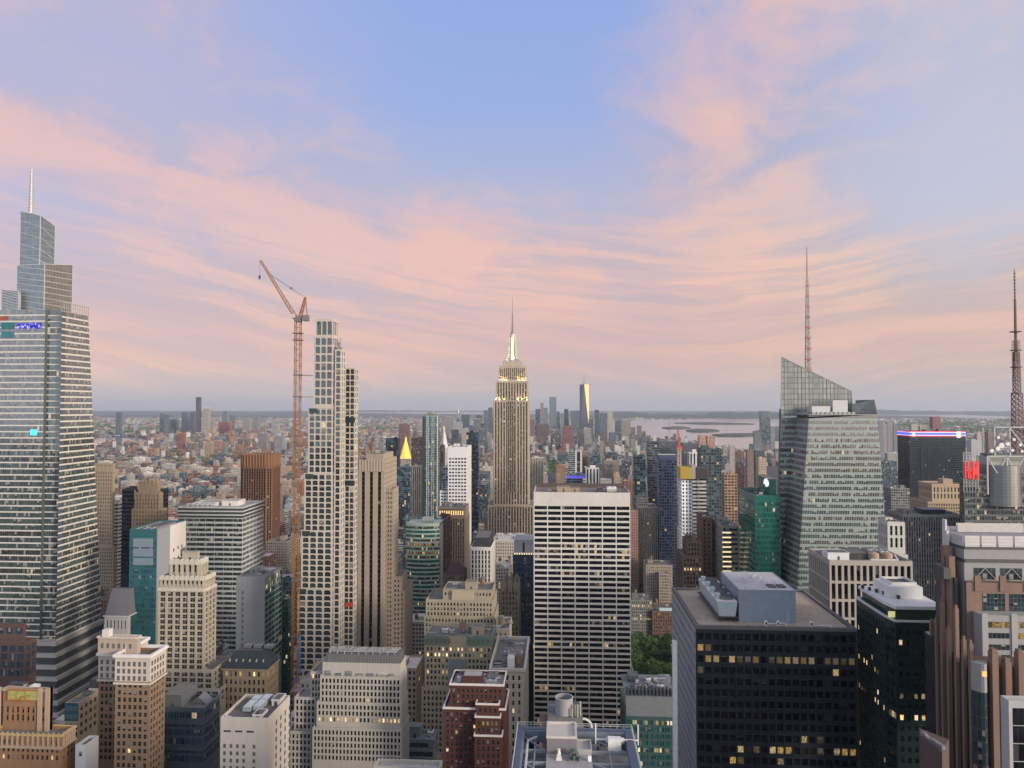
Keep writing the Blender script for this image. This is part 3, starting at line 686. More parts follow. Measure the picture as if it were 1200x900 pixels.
# terrace storeys (dark glazing with white floors) between shaft and crown
terr = MB()
for k, (pa, pb) in enumerate(((362, 371), (372, 381), (382, 391))):
    za, zb = zc(pb), zc(pa)
    pass
rail = MB(); zr = zT-1.5
ys = Yv+1; n = 12
for k in range(n+1):
    y = ys+(ybk1-ys)*k/n; rail.bar((xc, y, zr-.5), (xc, y, zr+6.5), .35)
rail.bar((xc, ys, zr+6.5), (xc, ybk1, zr+6.5), .45); rail.bar((xc, ys, zr+.2), (xc, ybk1, zr+.2), .6); rail.bar((xc, ys, zr+3.3), (xc, ybk1, zr+3.3), .2)
rail.bar((xn, Yv+1, zr+6.5), (xc, Yv+1, zr+6.5), .45)
bb.part('terrace_frame', rail, paint((.30,.27,.25), .5))
bb.part('wall', owm, WHT)
# lit screens on the upper storeys
mm, nt = newmat('video_screen'); uv = nod(nt, 'NewGeometry').outputs['Position']
c = ramp(nt, nod(nt, 'TexNoise', {'Vector': uv, 'Scale': .5, 'Detail': 3.0}).outputs[0], [(.36, (.02,.01,.5)), (.5, (.10,.04,1)), (.56, (.75,.8,1)), (.64, (.05,.03,.5))], 'CONSTANT')
finish(nt, Base_Color=(0,0,0), Emission_Color=c, Emission_Strength=1.0)
VIDEO = mm
for px0, px1, py0, py1, mat in ((20, 33.5, 379, 385, VIDEO), (35, 48.5, 378.5, 385, VIDEO), (1.5, 17.5, 378, 385.5, paint((.01,.11,.13), .2)), (1.5, 16.5, 388.5, 395.5, paint((.02,.13,.15), .2)),
                              (0, 9, 370.5, 375.5, paint((.25,.06,.03), .4)), (35.6, 43, 503.5, 510, paint((.05,.65,.8), .3, 0, 1.2, 'cyan_screen'))):
    a = P3(px0, py1, Yv+2.8); b_ = P3(px1, py0, Yv+2.8); m = MB(); m.box(a[0], b_[0], Yv+2.7, Yv+3.05, a[2], b_[2]); bb.part('video_screen' if mat is VIDEO else 'terrace_window', m, mat)
# the spire
sp = MB(); x, z = at(36.3, 250, Yv+28); z2 = at(36.3, 195, Yv+28)[1]; y = Yv+28
sp.cyl(x, y, z-6, z+(z2-z)*.93, 1.5, .75, 10); sp.cyl(x, y, z+(z2-z)*.93, z2, .45, .2, 8)
for k in range(16):
    zz = z+(z2-z)*.92*k/16; sp.cyl(x, y, zz, zz+.6, 1.85-.8*k/16, 1.85-.8*k/16, 10)
bb.part('spire', sp, paint((.42,.41,.40), .45, .3))
bb.register(752)
bb.tiers = [(XL-13, xc+13, Yv-13, ybk0+13, 0, zB)]; bb.register(800)

# ------------------------------------------------------------------ the towers and blocks, left to right
cam_floor = lambda Y: max(0, at(600, 905, Y)[1]-6)
P_ = dict
s_punch = S(bay=2.5, fh=3.5, ww=.50, wh=.55, rec=.35)
s_punch2 = S(bay=2.1, fh=3.4, ww=.58, wh=.64, rec=.3, edge=.6)
s_blank = S(blank=True)
s_rib = S(bay=9, fh=3.9, ww=.985, wh=.56, sill=.36, rec=.25, edge=.3, nu=6, litrow=.05, lit=.01)

# far slim masonry tower beside the glass skyscraper
b = G('masonry_tower', 'slim tan masonry tower with ornate arched top rising right beside the glass skyscraper', 'tower', stone(TAN), g_dk,
  [(103, 133, 136, 640, 700, S(bay=2.3, fh=3.3, ww=.46, wh=.55, rec=.3, lit=.01)), (104, 132.5, 135, 543.5, 700, S(bay=2.6, fh=3.6, ww=.42, wh=.5, rec=.5, top=7, lit=.01))], vb=700, clut=None, done=False)
t = b.L[-1]; b.cornice(*t[:4], .7, t[5]-1.2, t[5]+.3, stone(TAN)); b.cornice(*t[:4], .5, t[5]-8.5, t[5]-7.8, stone(TAN)); b.cornice(*t[:4], .5, t[5]-24, t[5]-23, stone(TAN))
m = MB(); q = t[1]-t[0]
for k in range(6):
    x = t[0]+q*(k+.5)/6; m.box(x-.45, x+.45, t[2]-.35, t[2]+.1, t[5]-7.5, t[5]-1.3)
b.part('pilaster', m, stone((.42,.34,.25))) if False else b.part('blind_arcade', m, stone((.42,.34,.25)))
b.finish(700)
G('office_block', 'narrow white office block squeezed between the slim tan tower and the dark slab', 'office block', stone(WHITE), g_rib,
  [(127, 139, 143.5, 588, 720, S(bay=6, fh=3.6, ww=.96, wh=.5, rec=.25, edge=.3, nu=4))], vb=690, clut=(3, 0))
G('glass_slab', 'black glass slab standing behind the gothic tan crown', 'office block', paint((.02,.022,.026), .3), g_black,
  [(143, 192, 197.5, 573, 690, S(bay=9, fh=3.8, ww=.98, wh=.7, sill=.2, rec=.12, edge=.2, nu=6))], vb=668, clut=(4, 0), roof=roofing((.05,.05,.055)))
GOTH = stone((.33,.26,.19)); s_goth = S(bay=2.7, fh=3.5, ww=.36, wh=.6, rec=.5, fin=.5, finw=.7, lit=.01)
b = G('gothic_tower', 'tan brick tower with a crown of gothic pinnacles in front of the black slab', 'tower', GOTH, g_dk,
  [(154.5, 191, 196, 596, 640, s_goth), (158, 187, 191, 577, 640, s_goth), (162, 184, 188, 567, 640, S(bay=3.2, fh=8, ww=.4, wh=.8, sill=.1, rec=.7, fin=.6, finw=.8, top=1))], vb=650, clut=None, done=False)
m = MB(); t = b.L[-1]
for k in range(6):
    x = t[0]+(t[1]-t[0])*k/5; h = 3.5 if k in (0, 5) else 5.5
    m.box(x-.55, x+.55, t[2]-.3, t[2]+.8, t[5]-4, t[5]+h*.5); m.cyl(x, t[2]+.25, t[5]+h*.5, t[5]+h, .6, 0, 6)
    m.box(x-.5, x+.5, t[3]-1, t[3]+.1, t[5]-2, t[5]+h*.4); m.cyl(x, t[3]-.4, t[5]+h*.4, t[5]+h*.9, .6, 0, 6)
m.each('pinnacle', GOTH, b.root, 2); t = b.L[1]; m = MB()
for k in range(7):
    x = t[0]+(t[1]-t[0])*k/6; m.box(x-.45, x+.45, t[2]-.4, t[2]+.5, t[5]-6, t[5]+1.6); m.cyl(x, t[2]+.05, t[5]+1.6, t[5]+3, .5, 0, 6)
m.each('pinnacle', GOTH, b.root, 2); b.finish(650)
# teal glass and white slab
tw = paint((.025,.105,.125), .35, .1); b = G('glass_slab', 'teal glass office slab with a blank white side wall and a few square windows', 'office block', tw, g_teal,
  [(152, 184.5, 218, 620, 500, S(bay=9, fh=3.9, ww=.97, wh=.66, sill=.2, rec=.15, edge=.5, nu=6, top=8, litrow=.05, lit=.02), s_blank)], winlit=glass('teal_lit', (.03,.07,.07), lit=.5, ls=.8, blind=.1, fw=.05), vb=740, clut=None, done=False, roof=roofing((.12,.12,.125)))
t = b.L[-1]; m = MB(); X1 = t[1]; ym = deep(199, X1, 640)
m.face([(X1+.06,t[2]+.2,0),(X1+.06,ym,0),(X1+.06,ym,t[5]-.1),(X1+.06,t[2]+.2,t[5]-.1)], 0); m.face([(X1+.06,ym,0),(X1+.06,t[3]-.05,0),(X1+.06,t[3]-.05,t[5]-.1),(X1+.06,ym,t[5]-.1)], 1)
m.face([(X1-.3,t[2]-.06,0),(X1+.12,t[2]-.06,0),(X1+.12,t[2]-.06,t[5]),(X1-.3,t[2]-.06,t[5])], 0)
b.part('side_cladding', m, [stone((.28,.30,.33), .1), stone((.62,.60,.585), .10)])
for px, py in ((203.5,644.5),(208.5,641.5),(213,640),(204,655),(209,653),(213.5,650)):
    y = deep(px, X1, py); z = at(px, py, y)[1]; b.box('window', paint((.02,.02,.022), .2), X1+.02, X1+.1, y-.8, y+.8, z-1.1, z+1.1)
for py0, py1 in ((631,641), (643,652), (654,662)):
    a, b2 = P3(156, py1, 500), P3(179.5, py0, 500); b.box('louvre_panel', paint((.16,.20,.24), .5), a[0], b2[0], 499.9, 500.1, a[2], b2[2])
zr = t[5]-1.1; b.bulk(t[0]+6, t[0]+16, t[2]+10, t[3]-8, zr, 1.2, paint((.2,.2,.2), .6))
for k in range(4): b.duct([(t[0]+3+k*5, t[2]+3, zr+.6), (t[0]+3+k*5, t[3]-4, zr+.6)], .5)
b.finish(740)
# cream tower with a scalloped crown
CRM = stone((.385,.355,.295), .25); s_crm = S(bay=4.6, fh=3.05, ww=.72, wh=.70, sill=.18, rec=.4, fin=.4, finw=1.0, lit=.012, edge=.5, nu=2)
b = G('stone_tower', 'cream stone setback tower with a scalloped art deco crown and tall ribbed piers', 'tower', CRM, g_pair,
  [(181, 258, 281, 806, 398, s_crm), (181.5, 250, 271, 784, 399, s_crm), (181.5, 240, 253, 690, 400, s_crm), (186, 240, 252, 676, 401, S(bay=2.35, fh=4, ww=.46, wh=.7, rec=.5, fin=.5, finw=.8, top=1)),
   (199, 234, 243, 657, 403, S(bay=3.1, fh=5.6, ww=.42, wh=.72, rec=.7, fin=.7, finw=1.1, top=2.2))], vb=820, clut=None, done=False)
for i, hh, n in ((4, 2.6, 6), (3, 2.2, 9), (2, 1.6, 14)):
    t = b.L[i]; m = MB()
    for k in range(n):
        x = t[0]+(t[1]-t[0])*(k+.5)/n; r = (t[1]-t[0])/n*.46
        pts = [(x-r, t[5]-hh*.8)]+[(x+r*cos(pi-pi*j/6), t[5]-hh*.1+hh*.5*sin(pi*j/6)) for j in range(7)]+[(x+r, t[5]-hh*.8)]
        m.face([(px, t[2]-.75, pz) for px, pz in pts])
        for (p, q) in zip(pts, pts[1:]): m.face([(p[0],t[2]-.75,p[1]),(q[0],t[2]-.75,q[1]),(q[0],t[2]+.3,q[1]),(p[0],t[2]+.3,p[1])])
    ny = max(2, int((t[3]-t[2])/5))
    for k in range(ny):
        y = t[2]+(t[3]-t[2])*(k+.5)/ny; r = (t[3]-t[2])/ny*.46
        pts = [(y-r, t[5]-hh*.8)]+[(y+r*cos(pi-pi*j/6), t[5]-hh*.1+hh*.5*sin(pi*j/6)) for j in range(7)]+[(y+r, t[5]-hh*.8)]
        m.face([(t[1]+.75, py, pz) for py, pz in pts])
        for (p, q) in zip(pts, pts[1:]): m.face([(t[1]+.75,p[0],p[1]),(t[1]+.75,q[0],q[1]),(t[1]-.3,q[0],q[1]),(t[1]-.3,p[0],p[1])])
    b.part('scalloped_parapet', m, stone((.52,.49,.43), .15))
t = b.L[4]; b.bulk(t[0]+5, t[0]+14, t[2]+4, t[3]-3, t[5]-1.1, 5.2); b.tank(t[0]+4, t[2]+8, t[5]-1.1); t = b.L[1]
b.cooler(t[1]-9, t[2]+5, t[5]-1.1, 4, 8, 2.2, 2, (.2,.2,.21)); b.finish(820)
# grey green slab
b = G('office_slab', 'broad grey green glass slab with dark louvred top floors and white boxes on its roof', 'office block', paint((.42,.44,.43), .5), g_rib,
  [(208.5, 284.5, 309, 594, 600, S(bay=7.5, fh=4.0, ww=.985, wh=.60, sill=.34, rec=.3, edge=.3, nu=5, litrow=.06, lit=.02, top=9.5))], vb=760, winlit=g_riblit, clut=None, done=False, roof=roofing((.34,.33,.32)))
t = b.L[-1]; zr = t[5]-1.1
for k in range(3): b.cornice(*t[:4], .12, t[5]-8.9+k*3.0, t[5]-7.2+k*3.0, paint((.035,.037,.04), .5), 'louvre_band')
D = t[3]-t[2]; W_ = t[1]-t[0]
b.bulk(t[0]+W_*.55, t[0]+W_*.8, t[2]+D*.35, t[2]+D*.7, zr, 4.2, stone(WHITE), 'penthouse'); b.bulk(t[0]+W_*.2, t[0]+W_*.48, t[2]+D*.3, t[2]+D*.8, zr, 3, stone(WHITE), 'penthouse')
for k in range(6): b.cooler(t[0]+4+k*4.2, t[2]+D*.12, zr, 3.2, 4, 2.6, 1, (.6,.6,.6))
b.finish(760)
# orange tower far behind
b = Bld('chamfered_tower', 'orange brown granite tower with a ribbed copper coloured crown, alone above the low streets', 'tower', (0, 1050), stone((.165,.09,.058)), g_slit)
x0, x1, y0, y1, z = T(280, 317.5, None, 533, 1050, D=44); b.root.location = ((x0+x1)/2, 1070, 0); c = 6.5; st = S(bay=3.6, fh=3.9, ww=.62, strip=True, rec=.6, top=20, edge=1.0)
oct_ = [(x0+c,y0),(x1-c,y0),(x1,y0+c),(x1,y1-c),(x1-c,y1),(x0+c,y1),(x0,y1-c),(x0,y0+c)]
for k in range(8):
    a, d = oct_[k], oct_[(k+1)%8]; L = sqrt((d[0]-a[0])**2+(d[1]-a[1])**2)
    b.facade(a, ((d[0]-a[0])/L, (d[1]-a[1])/L), L, 0, z, st, 60, 2 if k in (0,1,7) else 0)
b.rf.face([(p[0],p[1],z-2) for p in oct_]); m = MB()
for k in range(8):
    a, d = Vector(oct_[k]), Vector(oct_[(k+1)%8]); n_ = max(2, int((d-a).length/4))
    nrm = Vector((d.y-a.y, -(d.x-a.x))).normalized()
    for j in range(n_):
        p = a.lerp(d, (j+.5)/n_)+nrm*.3; m.cyl(p.x, p.y, z-17, z+.8, 1.0, 1.0, 8)
m.each('crown_rib', stone((.235,.13,.075), .15), b.root); b.tiers.append((x0, x1, y0, y1, 0, z)); b.finish(620)
# blank grey slab with green lit side
b = G('office_slab', 'grey slab with a blank concrete front and a green glass side glowing at the top', 'office block', stone((.27,.28,.29), .12), g_green,
  [(277, 310.5, 331, 676, 510, s_blank, S(bay=6, fh=4.0, ww=.97, wh=.78, sill=.12, rec=.2, edge=.3, nu=4, litrow=.0, lit=.03))], winlit=g_greenlit, vb=790, clut=(6, 0), done=False, roof=roofing((.2,.2,.19)))
for k in range(len(b.win)):
    x = b.win[k]
    if x[0][2] > b.L[0][5]-17: b.win[k] = x[:6]+(1,)+x[7:]
t = b.L[0]
for k in range(24):
    z = t[5]-12-k*4.0; b.box('window', g_nb if k % 5 else g_lit, t[0]+4, t[0]+5.4, t[2]-.04, t[2]+.1, z, z+2.0)
m = MB()
for k in range(1, 5): m.box(t[0]+(t[1]-t[0])*k/5-.06, t[0]+(t[1]-t[0])*k/5+.06, t[2]-.05, t[2]+.05, 60, t[5]-.5)
m.each('panel_joint', paint((.16,.165,.17), .8), b.root); b.finish(790)
G('glass_slab', 'low dark green glass block in the canyon behind the crane mast', 'office block', paint((.03,.07,.06), .4), g_green,
  [(318, 338, 344, 702, 545, S(bay=6, fh=3.9, ww=.97, wh=.7, sill=.18, rec=.2, edge=.3, nu=4, litrow=.1, lit=.03))], winlit=g_greenlit, vb=800, clut=(3, 0))
# slate mansard block
MANS = stone((.29,.235,.16), .2); b = G('mansard_building', 'brown stone building with a dark slate hipped roof and small white dormers', 'building', MANS, g_dk,
  [(261, 313, 326.5, 784, 405, S(bay=2.7, fh=4.4, ww=.48, wh=.6, rec=.4, lit=.05, litrow=.14, top=.8))], winlit=g_lit, vb=845, clut=None, done=False)
x0, x1, y0, y1, _, z = b.L[0]; m = MB(); i = 5.5; hz_ = 8.5; A = [(x0-.5,y0-.5),(x1+.5,y0-.5),(x1+.5,y1+.5),(x0-.5,y1+.5)]; B_ = [(x0+i,y0+i),(x1-i,y0+i),(x1-i,y1-i),(x0+i,y1-i)]
for k in range(4): m.face([(*A[k],z+.1),(*A[(k+1)%4],z+.1),(*B_[(k+1)%4],z+hz_),(*B_[k],z+hz_)], 0)
m.face([(*p,z+hz_) for p in B_], 1); b.part('mansard_roof', m, [stone((.035,.042,.055), .3), roofing((.10,.10,.11))])
b.cornice(x0, x1, y0, y1, .6, z-.6, z+.15, MANS)
for k in range(6):
    x = x0+(x1-x0)*(k+.8)/6.6; m = MB(); yy = y0+1.6; zz = z+3.2
    m.box(x-.35, x+.35, yy, yy+1.3, zz, zz+1.0); m.face([(x-.5,yy-.1,zz+1.0),(x+.5,yy-.1,zz+1.0),(x,yy-.1,zz+1.5)]); m.face([(x-.5,yy-.1,zz+1.0),(x,yy-.1,zz+1.5),(x,yy+1.6,zz+1.5),(x-.5,yy+1.6,zz+1.0)]); m.face([(x,yy-.1,zz+1.5),(x+.5,yy-.1,zz+1.0),(x+.5,yy+1.6,zz+1.0),(x,yy+1.6,zz+1.5)])
    b.part('dormer', m, paint((.32,.30,.24), .6))
for k in range(3): b.cooler(x0+8+k*6, y0+8, z+hz_, 4.5, 4, 2, 2, (.2,.22,.24))
b.finish(845)
# dark blue banded block
b = G('office_block', 'low dark blue steel and glass office block with a stepped machine house on its roof', 'office block', paint((.055,.075,.105), .45), g_blue,
  [(188, 239, 257.5, 829, 290, S(bay=2.4, fh=3.4, ww=.86, wh=.72, sill=.16, rec=.18, edge=.3, nu=2, lit=.01, litrow=.02))], winlit=g_riblit, vb=900, clut=None, done=False, roof=roofing((.17,.16,.15)))
x0, x1, y0, y1, _, z = b.L[0]; zr = z-1.1
for k in range(5): b.cornice(x0, x1, y0, y1, .22, z-6.6-k*10.2, z-5.3-k*10.2, paint((.07,.09,.115), .4), 'floor_band')
m = MB(); xx = x0+9; m.face([(xx,y0+6,zr),(xx+7,y0+6,zr),(xx+3.5,y0+6,zr+3)]); m.face([(xx,y0+6,zr),(xx+3.5,y0+6,zr+3),(xx+3.5,y0+12,zr+3),(xx,y0+12,zr)]); m.face([(xx+3.5,y0+6,zr+3),(xx+7,y0+6,zr),(xx+7,y0+12,zr),(xx+3.5,y0+12,zr+3)])
b.part('skylight', m, paint((.12,.13,.15), .3)); b.bulk(x0+.8, x0+8, y0+1, y0+14, zr, 5.5, paint((.10,.11,.125), .5)); b.finish(900)
# white stone block with roof fans
b = G('stone_block', 'pale limestone block with nearly blank walls and silver roof fans', 'building', stone((.52,.48,.44), .16), g_dk,
  [(258.5, 314.5, 339.5, 841, 262, s_blank, s_blank)], vb=900, clut=None, done=False, roof=roofing((.13,.12,.115)))
x0, x1, y0, y1, _, z = b.L[0]; zr = z-1.1; WL = x1-x0
for r in range(5):
    for k in range(5):
        if k == 4 and r > 3: continue
        x = x0+1.1+k*2.35; zz = z-10.8-r*2.55; 
        b.box('window', g_dk if (r*5+k) % 6 else g_lit, x+(1.4 if k == 4 else 0), x+(1.4 if k == 4 else 0)+.95, y0-.05, y0+.05, zz, zz+1.35)
m = MB()
for k in range(3): m.box(x0+1.2+k*4.2, x0+3.8+k*4.2, y0-.06, y0+.1, z-5.2, z-4.6)
m.each('vent_slot', paint((.02,.02,.022), .7), b.root)
for r in range(8):
    for k in range(4):
        y = y0+7+k*4.4; zz = z-5.5-r*3.0; b.box('window', g_nb, x1-.05, x1+.06, y, y+1.2, zz, zz+1.7)
b.cooler(x0+5, y0+7, zr, 3.0, 12, 1.9, 3, (.5,.55,.57)); b.cooler(x0+8.4, y0+8, zr, 3.0, 12, 1.9, 3, (.5,.55,.57)); b.bulk(x0+10.5, x0+14, y0+3, y0+8, zr, 1.0, paint((.5,.5,.5), .6), 'vent_box'); b.bulk(x1-4, x1-1, y1-8, y1-2, zr, 2.4, paint((.4,.4,.4), .6), 'vent_box')
b.duct([(x0+1, y0+1.5, zr+.9), (x0+3.5, y0+.9, zr+.9)], .35, (.7,.7,.7)); b.duct([(x0+6, y1-4, zr+1.2), (x0+12, y1-1.5, zr+1.2)], .4, (.7,.7,.7)); b.finish(900)
# brown brick hotel block with a white cornice
BRN = stone((.235,.165,.115), .25); WTC = stone((.52,.47,.42), .15); s_brn = S(bay=1.9, fh=2.65, ww=.60, wh=.60, rec=.22, nu=1, lit=.02, edge=.6, top=9.2)
b = G('brick_tower', 'brown brick tower block with a pale three storey top and heavy white cornice', 'building', BRN, g_dk,
  [(116, 140, None, 768, 284, s_brn, None, 20)], winlit=g_lit, vb=900, clut=None, done=False)
x0, x1, y0, y1, z = T(135.5, 176, 194, 770, 268); b.tier(x0, x1, y0, y1, 0, z, s_brn, None, cam_floor(268)); b.L.append((x0,x1,y0,y1,0,z))
for i in (0, 1):
    x0, x1, y0, y1, _, z = b.L[i]; m = MB(); m.ring(x0, x1, y0, y1, .12, z-8.9, z-.2, 0, .3); b.part('terracotta_frieze', m, WTC)
    for k in range(int((x1-x0-1.2)/1.85)):
        x = x0+.75+k*(x1-x0-1.2)/int((x1-x0-1.2)/1.85)
        for d in (0, 2.6, 5.2): b.box('window', g_dk, x, x+1.05, y0-.17, y0-.1, z-8.6+d, z-6.9+d)
    for k in range(int((y1-y0-1.2)/1.85)):
        y = y0+.75+k*(y1-y0-1.2)/int((y1-y0-1.2)/1.85)
        for d in (0, 2.6, 5.2): b.box('window', g_dk, x1+.1, x1+.17, y, y+1.05, z-8.6+d, z-6.9+d)
    b.cornice(x0, x1, y0, y1, .75, z-.1, z+1.0, paint((.62,.60,.58), .6)); b.cornice(x0, x1, y0, y1, .5, z-10, z-9.3, WTC, 'string_course')
x0, x1, y0, y1, _, z = b.L[1]; a, c_ = xat(127, 280, 745), xat(172, 280, 745)
b.box('penthouse', stone((.40,.33,.28), .2), a, c_, y0+5.5, y1-3, z-1.1, z+5.4); b.cornice(a, c_, y0+5.5, y1-3, .3, z+4.9, z+5.7, WTC)
for k in range(6): b.box('window', g_dk, a+1.2+k*2.2, a+2.2+k*2.2, y0+5.43, y0+5.55, z+1.2, z+3)
b.box('stair_head', stone((.6,.58,.55), .1), a+2, a+4.6, y1-6, y1-3.4, z+5.4, z+8.2); m = MB(); m.bar((x0+2.6,y0+2,z-1),(x0+2.6,y0+2,z+4.2),.14); b.part('flagpole', m, paint((.6,.6,.6), .4)); b.finish(900)
# ornate terracotta tower
TC = stone((.28,.165,.10), .32); TCL = stone((.40,.31,.235), .28); s_tc = S(bay=1.9, fh=2.7, ww=.52, wh=.62, rec=.35, lit=.03, edge=.7)
b = G('terracotta_tower', 'orange terracotta setback tower with gilded green relief panels under its roofline', 'tower', TC, g_dk,
  [(-12, 72, 88.5, 861, 262, s_tc), (-6, 57, 73.5, 808, 268, S(bay=2.1, fh=2.9, ww=.52, wh=.74, sill=.12, rec=.45, top=6.0, bot=.6, fin=.3, finw=.6))], winlit=g_lit, vb=900, clut=None, done=False)
t0_, t1_ = b.L
mp_, nt = newmat('faience_panel'); g = nod(nt, 'NewGeometry').outputs['Position']; v = nod(nt, 'TexNoise', {'Vector': g, 'Scale': .8, 'Detail': 4.0}).outputs[0]
finish(nt, Base_Color=ramp(nt, v, [(.35, (.16,.22,.07)), (.5, (.30,.30,.10)), (.6, (.42,.33,.14))]), Roughness=.35)
x0, x1, y0, y1, zb_, z = t1_
pa, pb = xat(11, 268, 815), xat(45, 268, 815); za, zb2 = at(11, 819, 268)[1], at(11, 808.5, 268)[1]
m = MB(); m.box(pa, pb, y0-.55, y0-.2, za, zb2); b.part('relief_panel', m, mp_)
m = MB(); m.ring(pa, pb, 0, 1, 0, 0, 1) if False else None
m.box(pa-.4, pb+.4, y0-.65, y0-.1, za-.45, za-.02); m.box(pa-.4, pb+.4, y0-.65, y0-.1, zb2+.02, zb2+.5); m.box(pa-.45, pa-.03, y0-.65, y0-.1, za, zb2); m.box(pb+.03, pb+.45, y0-.65, y0-.1, za, zb2)
b.part('panel_frame', m, stone((.34,.13,.05), .2)); m = MB(); cx = (pa+pb)/2
for k in range(9):
    a0_, a1_ = pi*k/9, pi*(k+1)/9
    for r0, r1, mi in ((.45, .75, 0), (.95, 1.25, 1), (1.35, 1.6, 0)):
        m.face([(cx+r0*cos(a0_), y0-.6, za+.1+r0*sin(a0_)), (cx+r1*cos(a0_), y0-.6, za+.1+r1*sin(a0_)), (cx+r1*cos(a1_), y0-.6, za+.1+r1*sin(a1_)), (cx+r0*cos(a1_), y0-.6, za+.1+r0*sin(a1_))], mi)
b.part('sunburst', m, [paint((.45,.22,.06), .4), paint((.25,.06,.03), .4)])
for k in range(2):
    y = y0+2.5+k*0; 
m = MB(); m.box(x1+.1, x1+.45, y0+(y1-y0)*.3, y0+(y1-y0)*.7, za+.2, zb2-.2); b.part('relief_panel', m, mp_)
m = MB()
for px in (-1, 47.5, 56.2): 
    x = xat(px, 268, 815); m.box(x-.7, x+.7, y0-.7, y0+.2, zb_, z+.8)
for k in range(4): yk_ = y0+.3+k*(y1-y0-2)/3; m.box(x1-.1, x1+.6, yk_, yk_+1.4, zb_, z+.9)
m.each('pier', TCL, b.root); b.cornice(x0, x1, y0, y1, .35, z-.5, z+.3, TCL, 'coping')
x0, x1, y0, y1, _, z = t0_; b.cornice(x0, x1, y0, y1, .35, z-.3, z+.35, stone((.50,.38,.16), .2), 'coping'); b.cornice(x0, x1, y0, y1, .25, z-4.9, z-3.9, TCL, 'string_course'); m = MB()
for k in range(14): xx = x0+1+k*(x1-x0-2)/13; m.box(xx-.3, xx+.3, y0-.4, y0+.1, z-4, z+.9)
for k in range(6): yy = y0+1+k*(y1-y0-2)/5; m.box(x1-.1, x1+.4, yy-.35, yy+.35, z-4, z+.9)
b.part('ornament', m, TCL); zr = t1_[5]-1.1; x0, x1, y0, y1, _, z = t1_
m = MB(); m.cyl(xat(45, 274, 800), y0+4, zr, zr+1.2, 1.9, 1.9, 18); m.cyl(xat(45, 274, 800), y0+4, zr+1.2, zr+2.0, 2.0, 0, 18); b.part('water_tank', m, paint((.5,.51,.52), .5))
b.cooler(xat(16, 274, 800), y0+3, zr, 3, 3, 1.3, 1, (.5,.47,.42)); b.cooler(xat(24, 274, 800), y0+3, zr, 3, 3, 1.2, 2, (.5,.5,.5)); b.duct([(xat(5, 272, 800), y0+2, zr+.6), (xat(30, 272, 800), y0+2.4, zr+.6)], .5); b.finish(900)
# brown steel corner block at the left edge
b = G('office_block', 'dark brown steel framed office block at the left edge of the view', 'office block', paint((.085,.05,.045), .5), g_blue,
  [(-30, 30, 43, 752, 352, S(bay=4.4, fh=3.9, ww=.80, wh=.82, sill=.09, rec=.5, edge=.5, nu=3)), (-30, 28, 40, 731, 358, S(bay=4.4, fh=3.9, ww=.80, wh=.82, sill=.09, rec=.5, edge=.5, nu=3))], vb=800, clut=(5, 0), roof=roofing((.12,.09,.085)))
# tan mid block with teal front
b = G('office_block', 'tan office block with a teal glazed front and a black louvred unit on its roof', 'office block', stone((.37,.315,.215), .2), g_dk,
  [(76, 92, 115.5, 823.5, 322, S(bay=9, fh=3.6, ww=.97, wh=.7, sill=.15, rec=.15, edge=.2, nu=6), S(bay=3.2, fh=3.6, ww=.55, wh=.55, rec=.35, lit=.01))], vb=870, clut=None, done=False, spand=paint((.02,.10,.12), .4), roof=roofing((.16,.16,.165)))
x0, x1, y0, y1, _, z = b.L[0]
m = MB(); m.box(x0, x1, y0-.12, y0-.02, z-8, z-.1); b.part('glazed_front', m, paint((.02,.11,.14), .25))
for k in range(2): b.box('window_band', g_teal, x0+.3, x1-.3, y0-.2, y0-.1, z-3.6-k*3.6, z-1.4-k*3.6)
zr = z-1.1; b.box('louvred_unit', paint((.03,.035,.04), .5), x0+1, x1-.8, y0+16, y0+30, zr+1.5, zr+5.5); b.box('plinth', stone((.40,.38,.35), .1), x0+.8, x1-.6, y0+15.5, y0+31, zr, zr+1.5)
m = MB()
for k in range(8): m.box(x1-.8, x1-.7, y0+16.3+k*1.7, y0+17.3+k*1.7, zr+1.8, zr+5.2)
b.part('louvre', m, paint((.10,.12,.15), .4)); b.clutter(x0+.5, x1-.5, y0+1, y0+14, zr, 5, 0, False, 3); b.finish(870)
# small pale block
b = G('small_block', 'small pale blue white block with silver ducts at the foot of the terracotta tower', 'building', stone((.46,.48,.52), .1), g_teal,
  [(88.5, 100, 115.5, 873, 262, S(bay=3, fh=3.4, ww=.6, wh=.5, rec=.2), s_blank)], vb=900, clut=(6, 0, 0), seed=5)
# grey mansard far block
b = G('mansard_building', 'grey stone block with a plain grey slate attic beside the foot of the glass skyscraper', 'building', stone((.38,.37,.36), .15), g_dk,
  [(122.5, 150, 151.5, 722, 480, S(bay=2.6, fh=8, ww=.42, wh=.72, sill=.12, rec=.6))], vb=742, clut=None, done=False)
x0, x1, y0, y1, _, z = b.L[0]; y1 = max(y1, y0+9); m = MB(); A = [(x0,y0),(x1,y0),(x1,y1),(x0,y1)]; B_ = [(x0+2.5,y0+4),(x1-1.2,y0+4),(x1-1.2,y1-1),(x0+2.5,y1-1)]
for k in range(4): m.face([(*A[k],z),(*A[(k+1)%4],z),(*B_[(k+1)%4],z+17),(*B_[k],z+17)])
m.face([(*p,z+17) for p in B_]); b.part('mansard_roof', m, stone((.13,.13,.15), .2)); b.cornice(x0, x1, y0, y1, .6, z-.5, z+.3, stone((.42,.41,.40))); b.finish(742)

